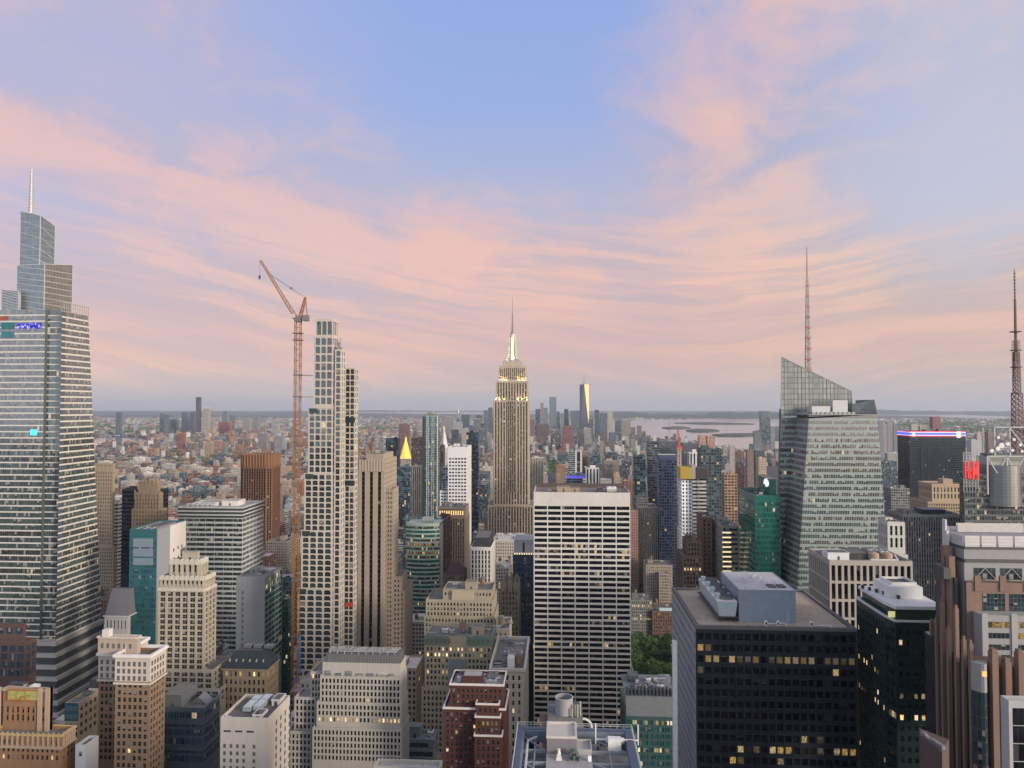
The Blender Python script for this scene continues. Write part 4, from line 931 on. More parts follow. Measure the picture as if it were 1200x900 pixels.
# ------------------------------------------------------------------ centre left
# the black striped limestone tower
LM = stone((.335,.285,.235), .18); st = S(bay=9.6, fh=3.7, ww=.085, strip=True, rec=.7, edge=.8, top=9, nu=1)
b = G('striped_tower', 'tall tan limestone tower with three thin black window slits beside the arched white tower', 'tower', LM, g_slit,
  [(420, 450.5, 465, 539, 560, S(bay=6.2, fh=3.7, ww=.40, strip=True, rec=.9, edge=.7, top=9), S(bay=3.2, fh=3.7, ww=.45, wh=.5, rec=.3))], vb=760, clut=None, done=False)
t = b.L[0]; x0, x1, y0, y1, _, z = t; m = MB(); zr = z-1.1
for k in range(9): 
    x = x0+(x1-x0)*(k+.5)/9; m.box(x-.5, x+.5, y0-.4, y0+.1, z-8.5, z-.6); m.cyl(x, y0-.15, z-.6, z+.8, .5, 0, 6)
b.part('fluted_crest', m, stone((.42,.37,.31), .15)); b.box('penthouse', stone((.33,.28,.23), .2), x0+5, x1-2, y0+4, y1-4, zr, zr+5.5); b.tank(x0+9, y0+8, zr+5.5); b.cooler(x0+11.5, y0+7, zr+5.5, 4, 4, 2.6, 1); b.cooler(x1-5, y0+7, zr+5.5, 2.6, 4, 3.6, 1, (.2,.2,.2))
s_lit = S(bay=2.5, fh=3.6, ww=.42, wh=.5, rec=.35, lit=.01)
for (pa, pb, pc, pt, Yy) in ((452, 461, 467, 573, 566), (452, 470, 477.5, 676, 567), (452, 474, 484, 692, 569)):
    x0_, x1_, y0_, y1_, z_ = T(pa, pb, pc, pt, Yy); x0_ = x1+.02; b.tier(x0_, x1_, y0_, y1_, 0, z_, s_lit, None, at(600, 790, Yy)[1]); b.cornice(x0_, x1_, y0_, y1_, .3, z_-.4, z_+.3, LM, 'coping')
b.finish(770)
# grey stone setback block at the bottom
GS = stone((.40,.385,.355), .15); s_gs = S(bay=1.62, fh=2.66, ww=.56, wh=.70, sill=.16, rec=.3, lit=.01, litrow=.06, edge=.4, top=.8)
b = G('setback_block', 'grey stone setback office block with rows of small dark windows and an open truss roof', 'office block', GS, g_nb,
  [(366, 471, 477, 853.5, 317, s_gs, s_blank, 16), (371, 470.5, 476.5, 823.5, 318.5, s_gs, s_blank, 14.5), (375, 470, 476, 793, 320, s_gs, s_blank, 13), (378, 469.6, 475.5, 777, 321.5, s_blank, s_blank, 11)], winlit=g_lit, vb=890, clut=None, done=False, roof=roofing((.22,.21,.20)))
x0, x1, y0, y1, z0_, z = b.L[3]; zr = z-1.1
b.box('louvre_storey', paint((.10,.10,.105), .6), x0+1.2, x1-.8, y0+.8, y1-2, zr, zr+4.4); m = MB()
for k in range(46):
    x = x0+2.2+k*(x1-x0-3.6)/45; m.box(x, x+.16, y0+.62, y0+.78, zr+.3, zr+4.3)
b.part('louvre', m, paint((.22,.22,.225), .5)); m = MB(); q = random.Random(4)
for k in range(18):
    x = x0+3+k*(x1-x0-6)/17; m.bar((x, y0+1.2, zr+5.5), (x+q.uniform(-2.5,2.5), y1-3, zr+5.5), .2)
for k in range(5): m.bar((x0+2, y0+1.3+k*(y1-y0-5)/4, zr+5.6), (x1-2, y0+1.3+k*(y1-y0-5)/4, zr+5.6), .16)
for k in range(10): m.bar((x0+3+k*(x1-x0-6)/9, y0+1.3, zr+4.4), (x0+3+k*(x1-x0-6)/9, y0+1.3, zr+5.6), .2)
b.part('roof_truss', m, paint((.36,.37,.37), .5)); q = random.Random(8)
x0, x1, y0, y1, z0_, z = b.L[2]
for k in range(7): b.cooler(x0+2+k*4.6, y0+1.0, z-1.1, q.uniform(2, 4), 3.2, q.uniform(1.6, 3), 1, q.choice([(.25,.27,.3), (.5,.49,.46), (.12,.13,.15)]))
for pa, pb, pt, Yy in ((336, 366, 857, 321), (345, 371, 817, 323)):
    x0_, x1_, y0_, y1_, z_ = T(pa, pb, None, pt, Yy, D=11); b.tier(x0_, x1_-.3, y0_, y1_, 0, z_, s_gs, s_blank, cam_floor(Yy))
b.tier(*[v for v in T(364, 377, None, 787, 324, D=20)[:4]], 0, at(370, 787, 324)[1], s_gs, s_blank, cam_floor(334))
m = MB(); x_, z_ = at(370, 774, 335); m.cyl(x_, 338, z_-5, z_, 3.0, 0, 12); b.part('cupola', m, paint((.30,.21,.09), .6)); b.finish(890)
# tan stepped pair
TN = stone((.325,.29,.222), .25); s_tn = S(bay=2.1, fh=3.05, ww=.52, wh=.62, rec=.3, lit=.02, litrow=.06, edge=.6)
b = G('stepped_tower', 'tan stepped office tower with a blank brick centre bay above lit windows', 'office block', TN, g_dk,
  [(497, 579, None, 722, 470, s_tn, None, 34), (499, 578, None, 703, 472, s_tn, None, 28), (519, 577, None, 691, 474, s_tn, s_tn, 22)], winlit=g_lit, vb=745, clut=(5, 1), done=False)
xa, xb = xat(530, 474), xat(556, 474); zt = at(540, 691, 474)[1]
b.box('blank_bay', stone((.40,.35,.26), .15), xa, xb, 472.5, 477, at(540, 733, 474)[1], zt-.3); m = MB(); zq = at(540, 731, 472)[1]
for k in range(6): m.box(xa+1+k*(xb-xa-2)/5-.5, xa+1+k*(xb-xa-2)/5+.5, 471.6, 472.6, zq-6, zq+1.5*(1+k % 2))
b.part('gothic_crest', m, stone((.42,.37,.28))); b.finish(745)
b = G('stepped_tower', 'tan stepped office tower with a green copper cornice and a row of brightly lit windows', 'office block', TN, g_dk,
  [(494, 576.5, None, 806, 398, s_tn, None, 30), (497.8, 576.5, None, 746, 399.5, S(bay=2.1, fh=3.05, ww=.52, wh=.62, rec=.3, lit=.03, edge=.6, top=5.5), None, 22)], winlit=g_lit, vb=880, clut=(12, 1), done=False, seed=9)
x0, x1, y0, y1, _, z = b.L[1]
for k in range(len(b.win)):
    x = b.win[k]; d = z-x[0][2]
    if (7.5 < d < 11 and rnd.random() < .75) or (18 < d < 21.6 and rnd.random() < .55) or (58 < d < 62 and rnd.random() < .5): b.win[k] = x[:6]+(1,)+x[7:]
m = MB(); a, c_ = xat(527, 402), xat(548, 402); m.box(x0-.3, a, y0-.5, y0-.02, z-4.6, z+.2); m.box(c_, x1+.3, y0-.5, y0-.02, z-4.6, z+.2); m.box(x1+.02, x1+.4, y0-.4, y1, z-4.6, z+.2); b.part('copper_cornice', m, paint((.10,.16,.12), .6))
for k in range(6): b.box('window', g_dk, x0+.8+k*2.3, x0+2.4+k*2.3, y0-.6, y0-.48, z-3.4, z-1.2)
for k in range(5): b.box('window', g_dk, c_+.8+k*2.4, c_+2.4+k*2.4, y0-.6, y0-.48, z-3.4, z-1.2)
b.box('centre_bay', paint((.14,.16,.19), .5), a+.1, c_-.1, y0-.35, y0-.02, z-60, z-12); b.finish(880)
b = G('stone_block', 'plain beige stone block with square roof houses tucked behind the green corniced stepped tower', 'building', stone((.36,.33,.28)), g_dk,
  [(577, 596.5, None, 737, 445, S(bay=2.6, fh=3.6, ww=.3, wh=.5, rec=.3), None, 26)], vb=770, clut=(5, 1))
b = G('stone_block', 'beige stone palazzo block with bracketed cornice and cluttered roof beside the red brick stack', 'building', stone((.42,.385,.335), .16), g_dk,
  [(575, 614, 619, 784, 368, S(bay=3.0, fh=4.0, ww=.36, wh=.6, rec=.4, lit=.02, top=2.5, fin=.25, finw=.9))], winlit=g_lit, vb=880, clut=(12, 1), done=False, seed=4)
t = b.L[0]; b.cornice(*t[:4], .9, t[5]-.9, t[5]+.4, stone((.48,.45,.40))); b.cornice(*t[:4], .4, t[5]-6, t[5]-5.4, stone((.48,.45,.40)), 'string_course'); b.box('white_penthouse', stone((.62,.61,.6), .1), t[0]+8, t[0]+11.5, t[2]+4, t[2]+9, t[5]-1.1, t[5]+4); b.finish(880)
# red brick stepped pair
RB = stone((.088,.038,.034), .3); WC = paint((.55,.52,.50), .7); s_rb = S(bay=1.8, fh=2.35, ww=.54, wh=.60, rec=.25, lit=.02, edge=.6)
b = G('brick_building', 'dark red brick apartment block with white copings stepping down in tiers', 'building', RB, g_dk,
  [(520, 592, None, 830, 297, s_rb, None, 20), (527.5, 590, None, 802, 298.5, s_rb, None, 15)], winlit=g_lit, vb=895, clut=None, done=False, roof=roofing((.30,.29,.28)))
for t in b.L: b.cornice(*t[:4], .35, t[5]-.5, t[5]+.3, WC, 'coping')
for pa, pb, pt, Yy in ((556, 588, 862, 292), (557, 586, 840, 293.5), (558, 584.5, 825, 295)):
    x0, x1, y0, y1, z = T(pa, pb, None, pt, Yy, D=b.L[1][2]-Yy+3); b.tier(x0, x1, y0, y1, 0, z, S(bay=1.85, fh=2.6, ww=.54, wh=.62, rec=.25, lit=.03, litrow=.2, edge=.5), None, cam_floor(Yy)); b.cornice(x0, x1, y0, y1, .3, z-.4, z+.3, WC, 'coping')
x0, x1, y0, y1, _, z = b.L[1]; zr = z-1.1; b.clutter(x0+1, x1-1, y0+1, y1-.6, zr, 12, 0, True, 31); b.finish(895)
b = G('low_roof', 'low rooftop crowded with silver ducts at the bottom edge left of the red brick stack', 'building', stone((.42,.40,.37)), g_dk, [(438, 515, 518, 899, 222, s_punch)], vb=900, clut=(22, 0), roof=roofing((.36,.36,.36)), seed=2)
b = G('low_roof', 'low grey rooftop with boxy coolers at the bottom edge under the setback block', 'building', stone((.36,.35,.33)), g_dk, [(334, 398, 400, 908, 232, s_punch)], vb=900, clut=(16, 0), roof=roofing((.30,.30,.30)), seed=6)
b = G('low_block', 'low teal grey roofed block in the gap right of the setback block', 'building', stone((.22,.26,.27)), g_rib, [(476, 508, 512, 866, 340, s_rib)], vb=885, clut=(8, 0), roof=roofing((.16,.19,.19)), seed=8)
# curved green glass tower and its brown slab
gcm = paint((.26,.33,.28), .5); b = Bld('curved_tower', 'green glass office tower with a gently bowed front and two brightly lit floors', 'office block', (xat(495, 680), 695), gcm, g_rib, g_riblit)
x0, x1, y0, y1, z = T(476, 515, None, 613, 690, D=26); n = 6; arc = [(x0+(x1-x0)*k/n, y0-4.0*(1-((2*k/n)-1)**2)) for k in range(n+1)]
wm = MB(); zz = z-2
poly = arc+[(x1,y1),(x0,y1)]
for fl in range(34):
    zb = z-2.5-3.9*(fl+1)
    for k in range(n):
        a, c_ = arc[k], arc[k+1]; wm.face([(*a,zb),(*c_,zb),(*c_,zb+1.5),(*a,zb+1.5)])
    mb = MB()
    for k in range(n):
        a, c_ = arc[k], arc[k+1]; q = 4.0; mb.face([(a[0],a[1]+.2,zb+1.5),(c_[0],c_[1]+.2,zb+1.5),(c_[0],c_[1]+.2,zb+3.9),(a[0],a[1]+.2,zb+3.9)], 0, [(k*q+fl*50,0),(k*q+q+fl*50,0),(k*q+q+fl*50,1),(k*q+fl*50,1)])
    b.part('window_band', mb, g_blacklit if fl in (4, 6) else (g_riblit if fl in (3, 5, 7, 13, 18) else g_green if fl % 3 else g_rib))
cm_ = MB(); cm_.prism([(p[0], p[1]+.6) for p in arc]+[(x1-.3,y1),(x0+.3,y1)], 0, z-2.6); b.part('core', cm_, paint((.1,.11,.1), .8))
for k in range(n): wm.face([(*arc[k],z-2.5),(*arc[k+1],z-2.5),(*arc[k+1],z),(*arc[k],z)])
wm.face([(*p,z-.4) for p in poly], 0); b.part('wall', wm, gcm); b.cooler(x0+14, y0+6, z-.4, 10, 8, 5, 2, (.3,.33,.34)); b.tiers.append((x0,x1,y0-4,y1,0,z)); b.finish(720)
G('brown_slab', 'dark purple brown slab standing against the bowed green tower', 'office block', paint((.06,.035,.045), .4), g_black,
  [(511, 522, 528, 608, 722, S(bay=4, fh=3.8, ww=.9, wh=.55, rec=.2, nu=3))], vb=700, clut=(2, 0), roof=roofing((.05,.04,.045)))
# stone tower with golden colonnade
GC = stone((.33,.27,.215), .2); b = G('colonnade_tower', 'tan stone tower with a floodlit colonnade at its top behind the bowed green tower', 'tower', GC, g_strip,
  [(513, 545, 550, 606, 760, S(bay=2.4, fh=3.8, ww=.45, strip=True, rec=.6, fin=.4, finw=.8)), (513.5, 545, 549.5, 594.5, 761, s_blank)], vb=690, clut=(6, 0), done=False)
x0, x1, y0, y1, _, z = b.L[1]; m = MB(); lit_ = MB()
for k in range(12):
    x = x0+1+(x1-x0-2)*k/11; m.cyl(x, y0-.9, z-8, z-1.8, .55, .5, 8)
m.box(x0-.6, x1+.6, y0-1.7, y0-.02, z-1.8, z-.2)
b.part('colonnade', m, GC)
for k in range(11):
    x = x0+2+(x1-x0-2)*k/11; b.box('lamp', paint((1,.62,.25), .5, 0, 1.1, 'lamp_glow'), x-.5, x+.5, y0-.3, y0-.05, z-7.8, z-3.5)
b.finish(690)
G('white_grid_tower', 'slender white metal tower with a fine grid of horizontal windows and grey stone cap', 'tower', paint((.60,.60,.60), .4), g_rib,
  [(515.5, 527, None, 575, 935, S(bay=3.2, fh=3.9, ww=.7, wh=.5, rec=.4), None, 30), (525, 547.5, 552.5, 523.5, 930, S(bay=3.6, fh=4.3, ww=.74, wh=.5, rec=.5, edge=.8, top=13, lit=.0), None, None, True)], vb=600, clut=(4, 0), group=None)
# white striped office tower
b = G('striped_block', 'white ribbed office tower with dark slots and a black machine room on top', 'office block', paint((.60,.585,.56), .55), g_slit,
  [(551.5, 575.5, 580.5, 641, 620, S(bay=2.75, fh=3.8, ww=.5, strip=True, rec=.7, edge=.3, top=3, nu=1))], vb=735, clut=None, done=False)
x0, x1, y0, y1, _, z = b.L[0]; b.bulk(x0+3, x1-2, y0+4, max(y1-3, y0+12), z-1.1, 8, paint((.04,.04,.045), .5), 'machine_room'); m = MB()
for k in range(30): m.box(x0-.05, x1+.05, y0+.2, y0+.35, z-7-k*3.8, z-6.2-k*3.8)
b.part('spandrel', m, paint((.40,.40,.39), .5)); b.finish(735)
b = G('mansard_building', 'small brown building with a purple tiled hipped roof in front of the brown slab', 'building', stone((.17,.13,.12)), g_dk,
  [(520, 543, 547, 673, 610, s_punch2)], vb=690, clut=None, done=False)
x0, x1, y0, y1, _, z = b.L[0]; y1 = max(y1, y0+14); m = MB(); m.face([(x0-.4,y0-.4,z),(x1+.4,y0-.4,z),(x1-5,y0+7,z+8),(x0+5,y0+7,z+8)]); m.face([(x1+.4,y0-.4,z),(x1+.4,y1,z),(x1-5,y0+7,z+8)]); m.face([(x1+.4,y1,z),(x0-.4,y1,z),(x0+5,y0+7,z+8),(x1-5,y0+7,z+8)]); m.face([(x0-.4,y1,z),(x0-.4,y0-.4,z),(x0+5,y0+7,z+8)])
b.part('hipped_roof', m, stone((.085,.05,.06), .25)); b.finish(690)
b = G('glass_block', 'dark navy glass block with a grey concrete attic just left of the white grid slab', 'office block', paint((.02,.04,.055), .3), g_blue,
  [(601, 627, None, 650, 560, S(bay=9, fh=3.8, ww=.98, wh=.8, sill=.1, rec=.12, edge=.2, nu=6), None, 30)], vb=760, clut=None, done=False)
x0, x1, y0, y1, _, z = b.L[0]; b.box('attic', stone((.36,.36,.37), .12), x0+.5, x1-.5, y0+6, y1, z-1.1, z+10); b.box('attic_window', paint((.03,.05,.08), .2), x0+7, x1-8, y0+5.9, y0+6.1, z+.5, z+8); m = MB()
for k in range(9): m.box(x0+1+k*1.8, x0+1.9+k*1.8, y0+.4, y0+.6, z-1, z+1.2)
m.each('roof_lamp', paint((1,.75,.45), .5, 0, 1.0, 'lamp_glow'), b.root); b.finish(760)
GT = stone((.25,.215,.175), .25); b = G('gothic_tower', 'small tan stone tower with steep gables and pinnacles left of the white grid slab', 'tower', GT, g_dk,
  [(587, 608.5, None, 690, 525, S(bay=2.2, fh=3.5, ww=.42, wh=.55, rec=.35, lit=.03, fin=.3, finw=.6), None, 20)], winlit=g_lit, vb=750, clut=None, done=False)
x0, x1, y0, y1, _, z = b.L[0]; m = MB()
for cx in (x0+2.6, (x0+x1)/2, x1-2.6):
    r = 2.6; m.face([(cx-r,y0-.4,z-2),(cx+r,y0-.4,z-2),(cx+r*.8,y0-.4,z+3),(cx,y0-.4,z+7),(cx-r*.8,y0-.4,z+3)]); m.face([(cx,y0-.4,z+7),(cx+r*.8,y0-.4,z+3),(cx+r*.8,y1,z+3),(cx,y1,z+7)]); m.face([(cx-r*.8,y0-.4,z+3),(cx,y0-.4,z+7),(cx,y1,z+7),(cx-r*.8,y1,z+3)])
for cx in (x0, x0+5.2, x1-5.2, x1): m.box(cx-.5, cx+.5, y0-.6, y0+.4, z-12, z+4.5); m.cyl(cx, y0-.1, z+4.5, z+9, .6, 0, 6)
b.part('gables', m, GT); b.finish(750)
b = G('stone_block', 'broad pale stone block with a flat white roof at the foot of the spired skyscraper', 'building', stone((.42,.39,.34)), g_dk,
  [(577, 614, None, 634, 930, S(bay=3, fh=4, ww=.4, wh=.5, rec=.3), None, 60)], vb=655, clut=(10, 0), roof=roofing((.5,.49,.46)))

# ------------------------------------------------------------------ the arched white tower and its crane
AR = stone((.47,.435,.39), .18, .7); g_ar = glass('arched_glass', (.022,.034,.042), ior=1.9, lit=.015, blind=.05, fw=.03, fh=.03, rail=.02, ls=.5, frame=(.05,.055,.055))
def arst(fh, top=.6, bay=4.55): return S(bay=bay, fh=fh, ww=.80, wh=.80, sill=.10, rec=.45, edge=.5, arch=True, lit=.0, top=top)
b = Bld('arched_tower', 'unfinished white stone tower with arched windows stepping up beside the tall crane', 'tower', (xat(375, 485), 495), AR, g_ar, g_lit, roofing((.2,.2,.2)), None)
ZM = at(600, 800, 480)[1]
cut = [(345, 394, 785, 4.0), (349, 393.5, 690, 3.75), (353, 393, 622, 3.7), (356, 392.5, 555, 3.7), (360, 392, 478, 4.2), (366, 391.8, 394, 5.6), (367.5, 391.2, 373.5, 11.0)]
z = 0; XR = xat(390, 480)-2.0; NB_ = (4, 4, 4, 4, 4, 3, 3)
for i, (pa, pb, pt, fh) in enumerate(cut):
    x0 = xat(pa, 480, 600); zt = at(380, pt, 480)[1]; k = i*.17
    b.tier(x0, XR+2.0-k*1.0, 480+k, 494-k, z, zt, arst(fh, .6, (XR+2.0-k-x0-1)/NB_[i]), None, ZM if i == 0 else 0, par=.9); z = zt-.9
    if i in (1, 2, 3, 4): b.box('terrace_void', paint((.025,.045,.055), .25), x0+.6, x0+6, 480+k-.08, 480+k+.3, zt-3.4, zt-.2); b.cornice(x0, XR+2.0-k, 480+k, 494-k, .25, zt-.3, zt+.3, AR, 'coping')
    # ribs between the bays
nx = xat(399, 482)-1.0; x0n = XR+2.05
zt = at(398, 409.5, 482)[1]; b.tier(x0n, nx+1.0, 482, deep(405, nx+1, 409), 0, zt, arst(4.1), S(bay=4.2, fh=4.1, ww=.42, wh=.7, sill=.14, rec=.12, arch=True, edge=.3, top=.6), ZM)
x0s, x1s = xat(403.4, 500), xat(415, 500); zs = at(408, 431, 500)[1]
b.tier(x0s, x1s, 500, deep(420, x1s, 431), 0, zs, S(bay=2.9, fh=4.0, ww=.80, wh=.80, sill=.10, rec=.4, edge=.25, arch=True, lit=0, top=.6), S(bay=4.2, fh=4.0, ww=.5, wh=.7, sill=.14, rec=.12, arch=True, edge=.3, top=.6), ZM)
for px, py, w_ in ((399.3, 492, 13.5), (400, 566, 13)): 
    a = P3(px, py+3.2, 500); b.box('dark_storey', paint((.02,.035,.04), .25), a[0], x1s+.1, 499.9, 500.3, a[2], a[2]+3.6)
m = MB(); q = zt
m.box(nx-3.2, nx+.2, 484, 487, q-.9, q+1.8); m.box(nx-2.4, nx-1.4, 484.4, 485.4, q+1.8, q+5); m.box(nx-.9, nx-.5, 484.4, 485, q+1.8, q+7.5); b.part('hoist', m, paint((.20,.19,.18), .6))
for k in range(7):
    a = P3(345.5+k*0, 745+k*7.2, 479.6); 
    b.box('blue_sheeting', paint((.05,.26,.62), .5), xat(349.5,480)+.3, xat(349.5,480)+2.6, 479.75, 479.95, at(350, 750+k*6.6, 480)[1], at(350, 745.5+k*6.6, 480)[1])
b.box('blue_sheeting', paint((.05,.26,.62), .5), xat(345,480)+.2, xat(345,480)+2.9, 479.75, 479.95, at(350, 800, 480)[1], at(350, 793.5, 480)[1])
b.box('red_netting', paint((.35,.05,.03), .6), x0s+.5, x1s-.3, 499.8, 499.98, at(405, 711, 500)[1], at(405, 706, 500)[1])
b.finish(775)
OR = paint((.235,.11,.04), .55, 0, 0, 'crane_paint'); OG = paint((.13,.12,.115), .6)
cx, cy = xat(346.2, 470, 600), 472.0; cr = empty('tower_crane', (cx, cy, 0), 'tall orange lattice tower crane with its jib raised to the upper left', 'crane')
zt = at(348, 377, cy)[1]; m = MB(); hw = 1.75; z = 0; seg = 3.6
for sx in (-1, 1):
    for sy in (-1, 1): m.bar((cx+sx*hw, cy+sy*hw, 0), (cx+sx*hw, cy+sy*hw, zt), .36)
k = 0
while z < zt-1:
    z2 = min(z+seg, zt); f = 1 if k % 2 else -1
    for s in (-1, 1):
        m.bar((cx-f*hw, cy+s*hw, z), (cx+f*hw, cy+s*hw, z2), .2); m.bar((cx+s*hw, cy-f*hw, z), (cx+s*hw, cy+f*hw, z2), .2)
        m.bar((cx-hw, cy+s*hw, z2), (cx+hw, cy+s*hw, z2), .2); m.bar((cx+s*hw, cy-hw, z2), (cx+s*hw, cy+hw, z2), .2)
    z = z2; k += 1
m.build('mast', OR, cr)
m = MB()
for py in (391, 399): 
    zz = at(347, py, cy)[1]; m.ring(cx-2.6, cx+2.6, cy-2.6, cy+2.6, .3, zz, zz+.5)
m.build('climbing_frame', OR, cr); m = MB()
m.box(cx-2.0, cx+2.0, cy-2, cy+2, zt, zt+1.8); m.box(cx-3.2, cx+6.6, cy-1.5, cy+1.5, zt+1.8, zt+3.0); m.build('slewing_platform', OG, cr)
m = MB(); m.box(cx+3.5, cx+7.0, cy-1.9, cy+1.9, zt+.4, zt+4.2); m.build('counterweight', paint((.16,.15,.145), .8), cr)
m = MB(); m.box(cx-3.6, cx-1.7, cy-2.6, cy-.6, zt+2.2, zt+4.9); m.build('cab', paint((.42,.40,.38), .4), cr)
def lattice(m, p, q, w0, w1, n, t=.26, tc=.4):
    p = Vector(p); q = Vector(q); d = (q-p).normalized(); a = Vector((0,1,0)); c = d.cross(a).normalized()
    pts = []
    for k in range(n+1):
        f = k/n; o = p.lerp(q, f); w_ = w0+(w1-w0)*f
        pts.append([o+a*w_/2*sx+c*w_/2*sy for sx, sy in ((-1,-1),(1,-1),(1,1),(-1,1))])
    for k in range(n):
        for j in range(4):
            m.bar(pts[k][j], pts[k+1][j], tc); m.bar(pts[k][j], pts[k+1][(j+1)%4] if k % 2 else pts[k+1][(j+3)%4], t); m.bar(pts[k+1][j], pts[k+1][(j+1)%4], t)
bx, bz = at(346, 370.5, cy); jx, jz = at(305.5, 305.5, cy); m = MB(); lattice(m, (cx-1.5, cy, zt+2.6), (jx, cy, jz), 2.1, 1.1, 22, .17, .3); jib = m.build('jib', paint((.30,.15,.09), .55, 0, 0, 'crane_paint'), cr)
ax_, az_ = at(358, 348.5, cy); m = MB(); lattice(m, (cx+1.2, cy, zt+2.8), (ax_, cy, az_), 1.8, 1.0, 7, .28, .42); m.bar((cx+6, cy-1, zt+3), (ax_, cy-.3, az_), .3); m.bar((cx+6, cy+1, zt+3), (ax_, cy+.3, az_), .3); m.build('back_mast', paint((.30,.14,.08), .55, 0, 0, 'crane_paint'), cr)
m = MB(); j2 = Vector((cx-1.5, cy, zt+2.6)).lerp(Vector((jx, cy, jz)), .78); mx_ = Vector((ax_, cy, az_)).lerp(j2, .38); m.bar((ax_, cy, az_), mx_, .2); m.bar(mx_, j2, .26); m.bar((ax_, cy-.5, az_-1), j2, .14); m.box(mx_.x-.7, mx_.x+.7, cy-.5, cy+.5, mx_.z-.5, mx_.z+.5)
m.build('pendant_line', OG, cr); m = MB(); hx = at(303.5, 323, cy); m.bar((jx-.6, cy, jz), (jx-.6, cy, hx[1]), .16); m.build('hoist_rope', OG, cr)
m = MB(); m.box(jx-1.2, jx, cy-.5, cy+.5, hx[1]-1.6, hx[1]); m.cyl(jx-.6, cy, hx[1]-2.6, hx[1]-1.6, .2, .6, 8); m.build('hook_block', paint((.06,.06,.06), .5), cr)
m = MB()
for py in (439.5, 465, 511, 617, 680, 745):
    zz = at(350, py, cy)[1]
    for s in (-1, 1): m.bar((cx+1.6, cy+s*1.7, zz), (xat(362 if py < 500 else 356 if py < 600 else 352, 480)+.5, 481+s*3, zz), .42)
    m.bar((cx+3, cy-1.7, zz), (cx+5, cy+3, zz), .3); m.ring(cx-2, cx+2, cy-2, cy+2, .3, zz-.4, zz+.4)
m.build('wall_tie', OG, cr)

# ------------------------------------------------------------------ the spired art deco skyscraper
LS = stone((.43,.36,.28), .16); g_es = glass('deco_glass', (.014,.014,.017), lit=.03, blind=.25, sp=.44, spc=(.10,.085,.075), fw=.05, ls=.5, litc=(1,.72,.4))
ES = Bld('art_deco_skyscraper', 'famous tall limestone art deco skyscraper with floodlit setbacks, a lit mast and antenna', 'skyscraper', (xat(599.5, 1200), 1225), LS, g_es, g_es, roofing((.25,.25,.24)))
st = S(bay=4.5, fh=3.75, ww=.5, strip=True, rec=.8, edge=1.2, top=2.5, fin=.3, finw=1.1); Ye = 1200
def et(pa, pb, pt, dy0, dy1, z0=0, low=0, stt=st, par=1.0):
    x0, x1 = xat(pa, Ye, 500), xat(pb, Ye, 500); z = at(599, pt, Ye)[1]
    ES.tier(x0, x1, Ye+dy0, Ye+dy1, z0, z, stt, None, low, par); return x0, x1, Ye+dy0, Ye+dy1, z
lowz = at(600, 660, Ye)[1]
a = et(572, 625.5, 591.5, -6, 62, 0, lowz); a2 = et(576, 622, 580, -2, 60, a[4]-1, 0) if False else a
a3 = et(578.2, 619.4, 469.5, 2, 46, a[4]-1.0)
a4 = et(581, 618.4, 446.5, 4, 42, a3[4]-1.0); a5 = et(584.5, 616, 428.5, 6.5, 38, a4[4]-1.0, 0, S(bay=3.1, fh=3.75, ww=.5, strip=True, rec=.7, edge=1.2, top=3.5, fin=.4, finw=1.1))
a6 = et(588.5, 611.5, 423, 9, 34, a5[4]-1.0, 0, s_blank)
# between the two shoulders: a dark panel paints the shade of the recessed centre
x0c, x1c = xat(594.3, Ye, 500), xat(604.6, Ye, 500); m = MB(); g = S(bay=3.0, fh=3.75, ww=.62, strip=True, rec=.5, edge=.4, top=1, fin=.0)
zc0, zc1 = at(599, 577, Ye)[1], at(599, 470, Ye)[1]
m.box(x0c, x1c, Ye+1.6, Ye+1.97, zc0, zc1-.5); 
ES.part('centre_shade_panel', m, stone((.165,.145,.135), .15))
for k in range(4):
    xx = x0c+1+(x1c-x0c-2)*(k+.5)/4; mm = MB(); mm.box(xx-1.0, xx+1.0, Ye+1.45, Ye+1.58, zc0+1, zc1-1.5); 
    mw = MB(); mw.face([(xx-.95,Ye+1.42,zc0+1),(xx+.95,Ye+1.42,zc0+1),(xx+.95,Ye+1.42,zc1-1.5),(xx-.95,Ye+1.42,zc1-1.5)], 0, [(k*9,0),(k*9+1,0),(k*9+1,38),(k*9,38)]); ES.part('window', mw, g_es)
m = MB()
for k in range(5):
    xx = x0c+.3+(x1c-x0c-.6)*k/4; m.box(xx-.3, xx+.3, Ye+1.0, Ye+1.6, zc0, zc1)
for k in range(7):
    a0_, a1_ = pi*k/7, pi*(k+1)/7; r = (x1c-x0c)/2; cx_ = (x0c+x1c)/2; za = at(599, 563, Ye)[1]
    m.bar((cx_+r*cos(a0_), Ye+.9, za+r*.35*sin(a0_)), (cx_+r*cos(a1_), Ye+.9, za+r*.35*sin(a1_)), .5)
ES.part('centre_piers', m, LS)
m = MB()
for (x0, x1, y0, y1, z) in (a3, a4, a5): m.ring(x0, x1, y0, y1, .35, z-.9, z+.4)
ES.part('coping', m, stone((.42,.38,.33)))
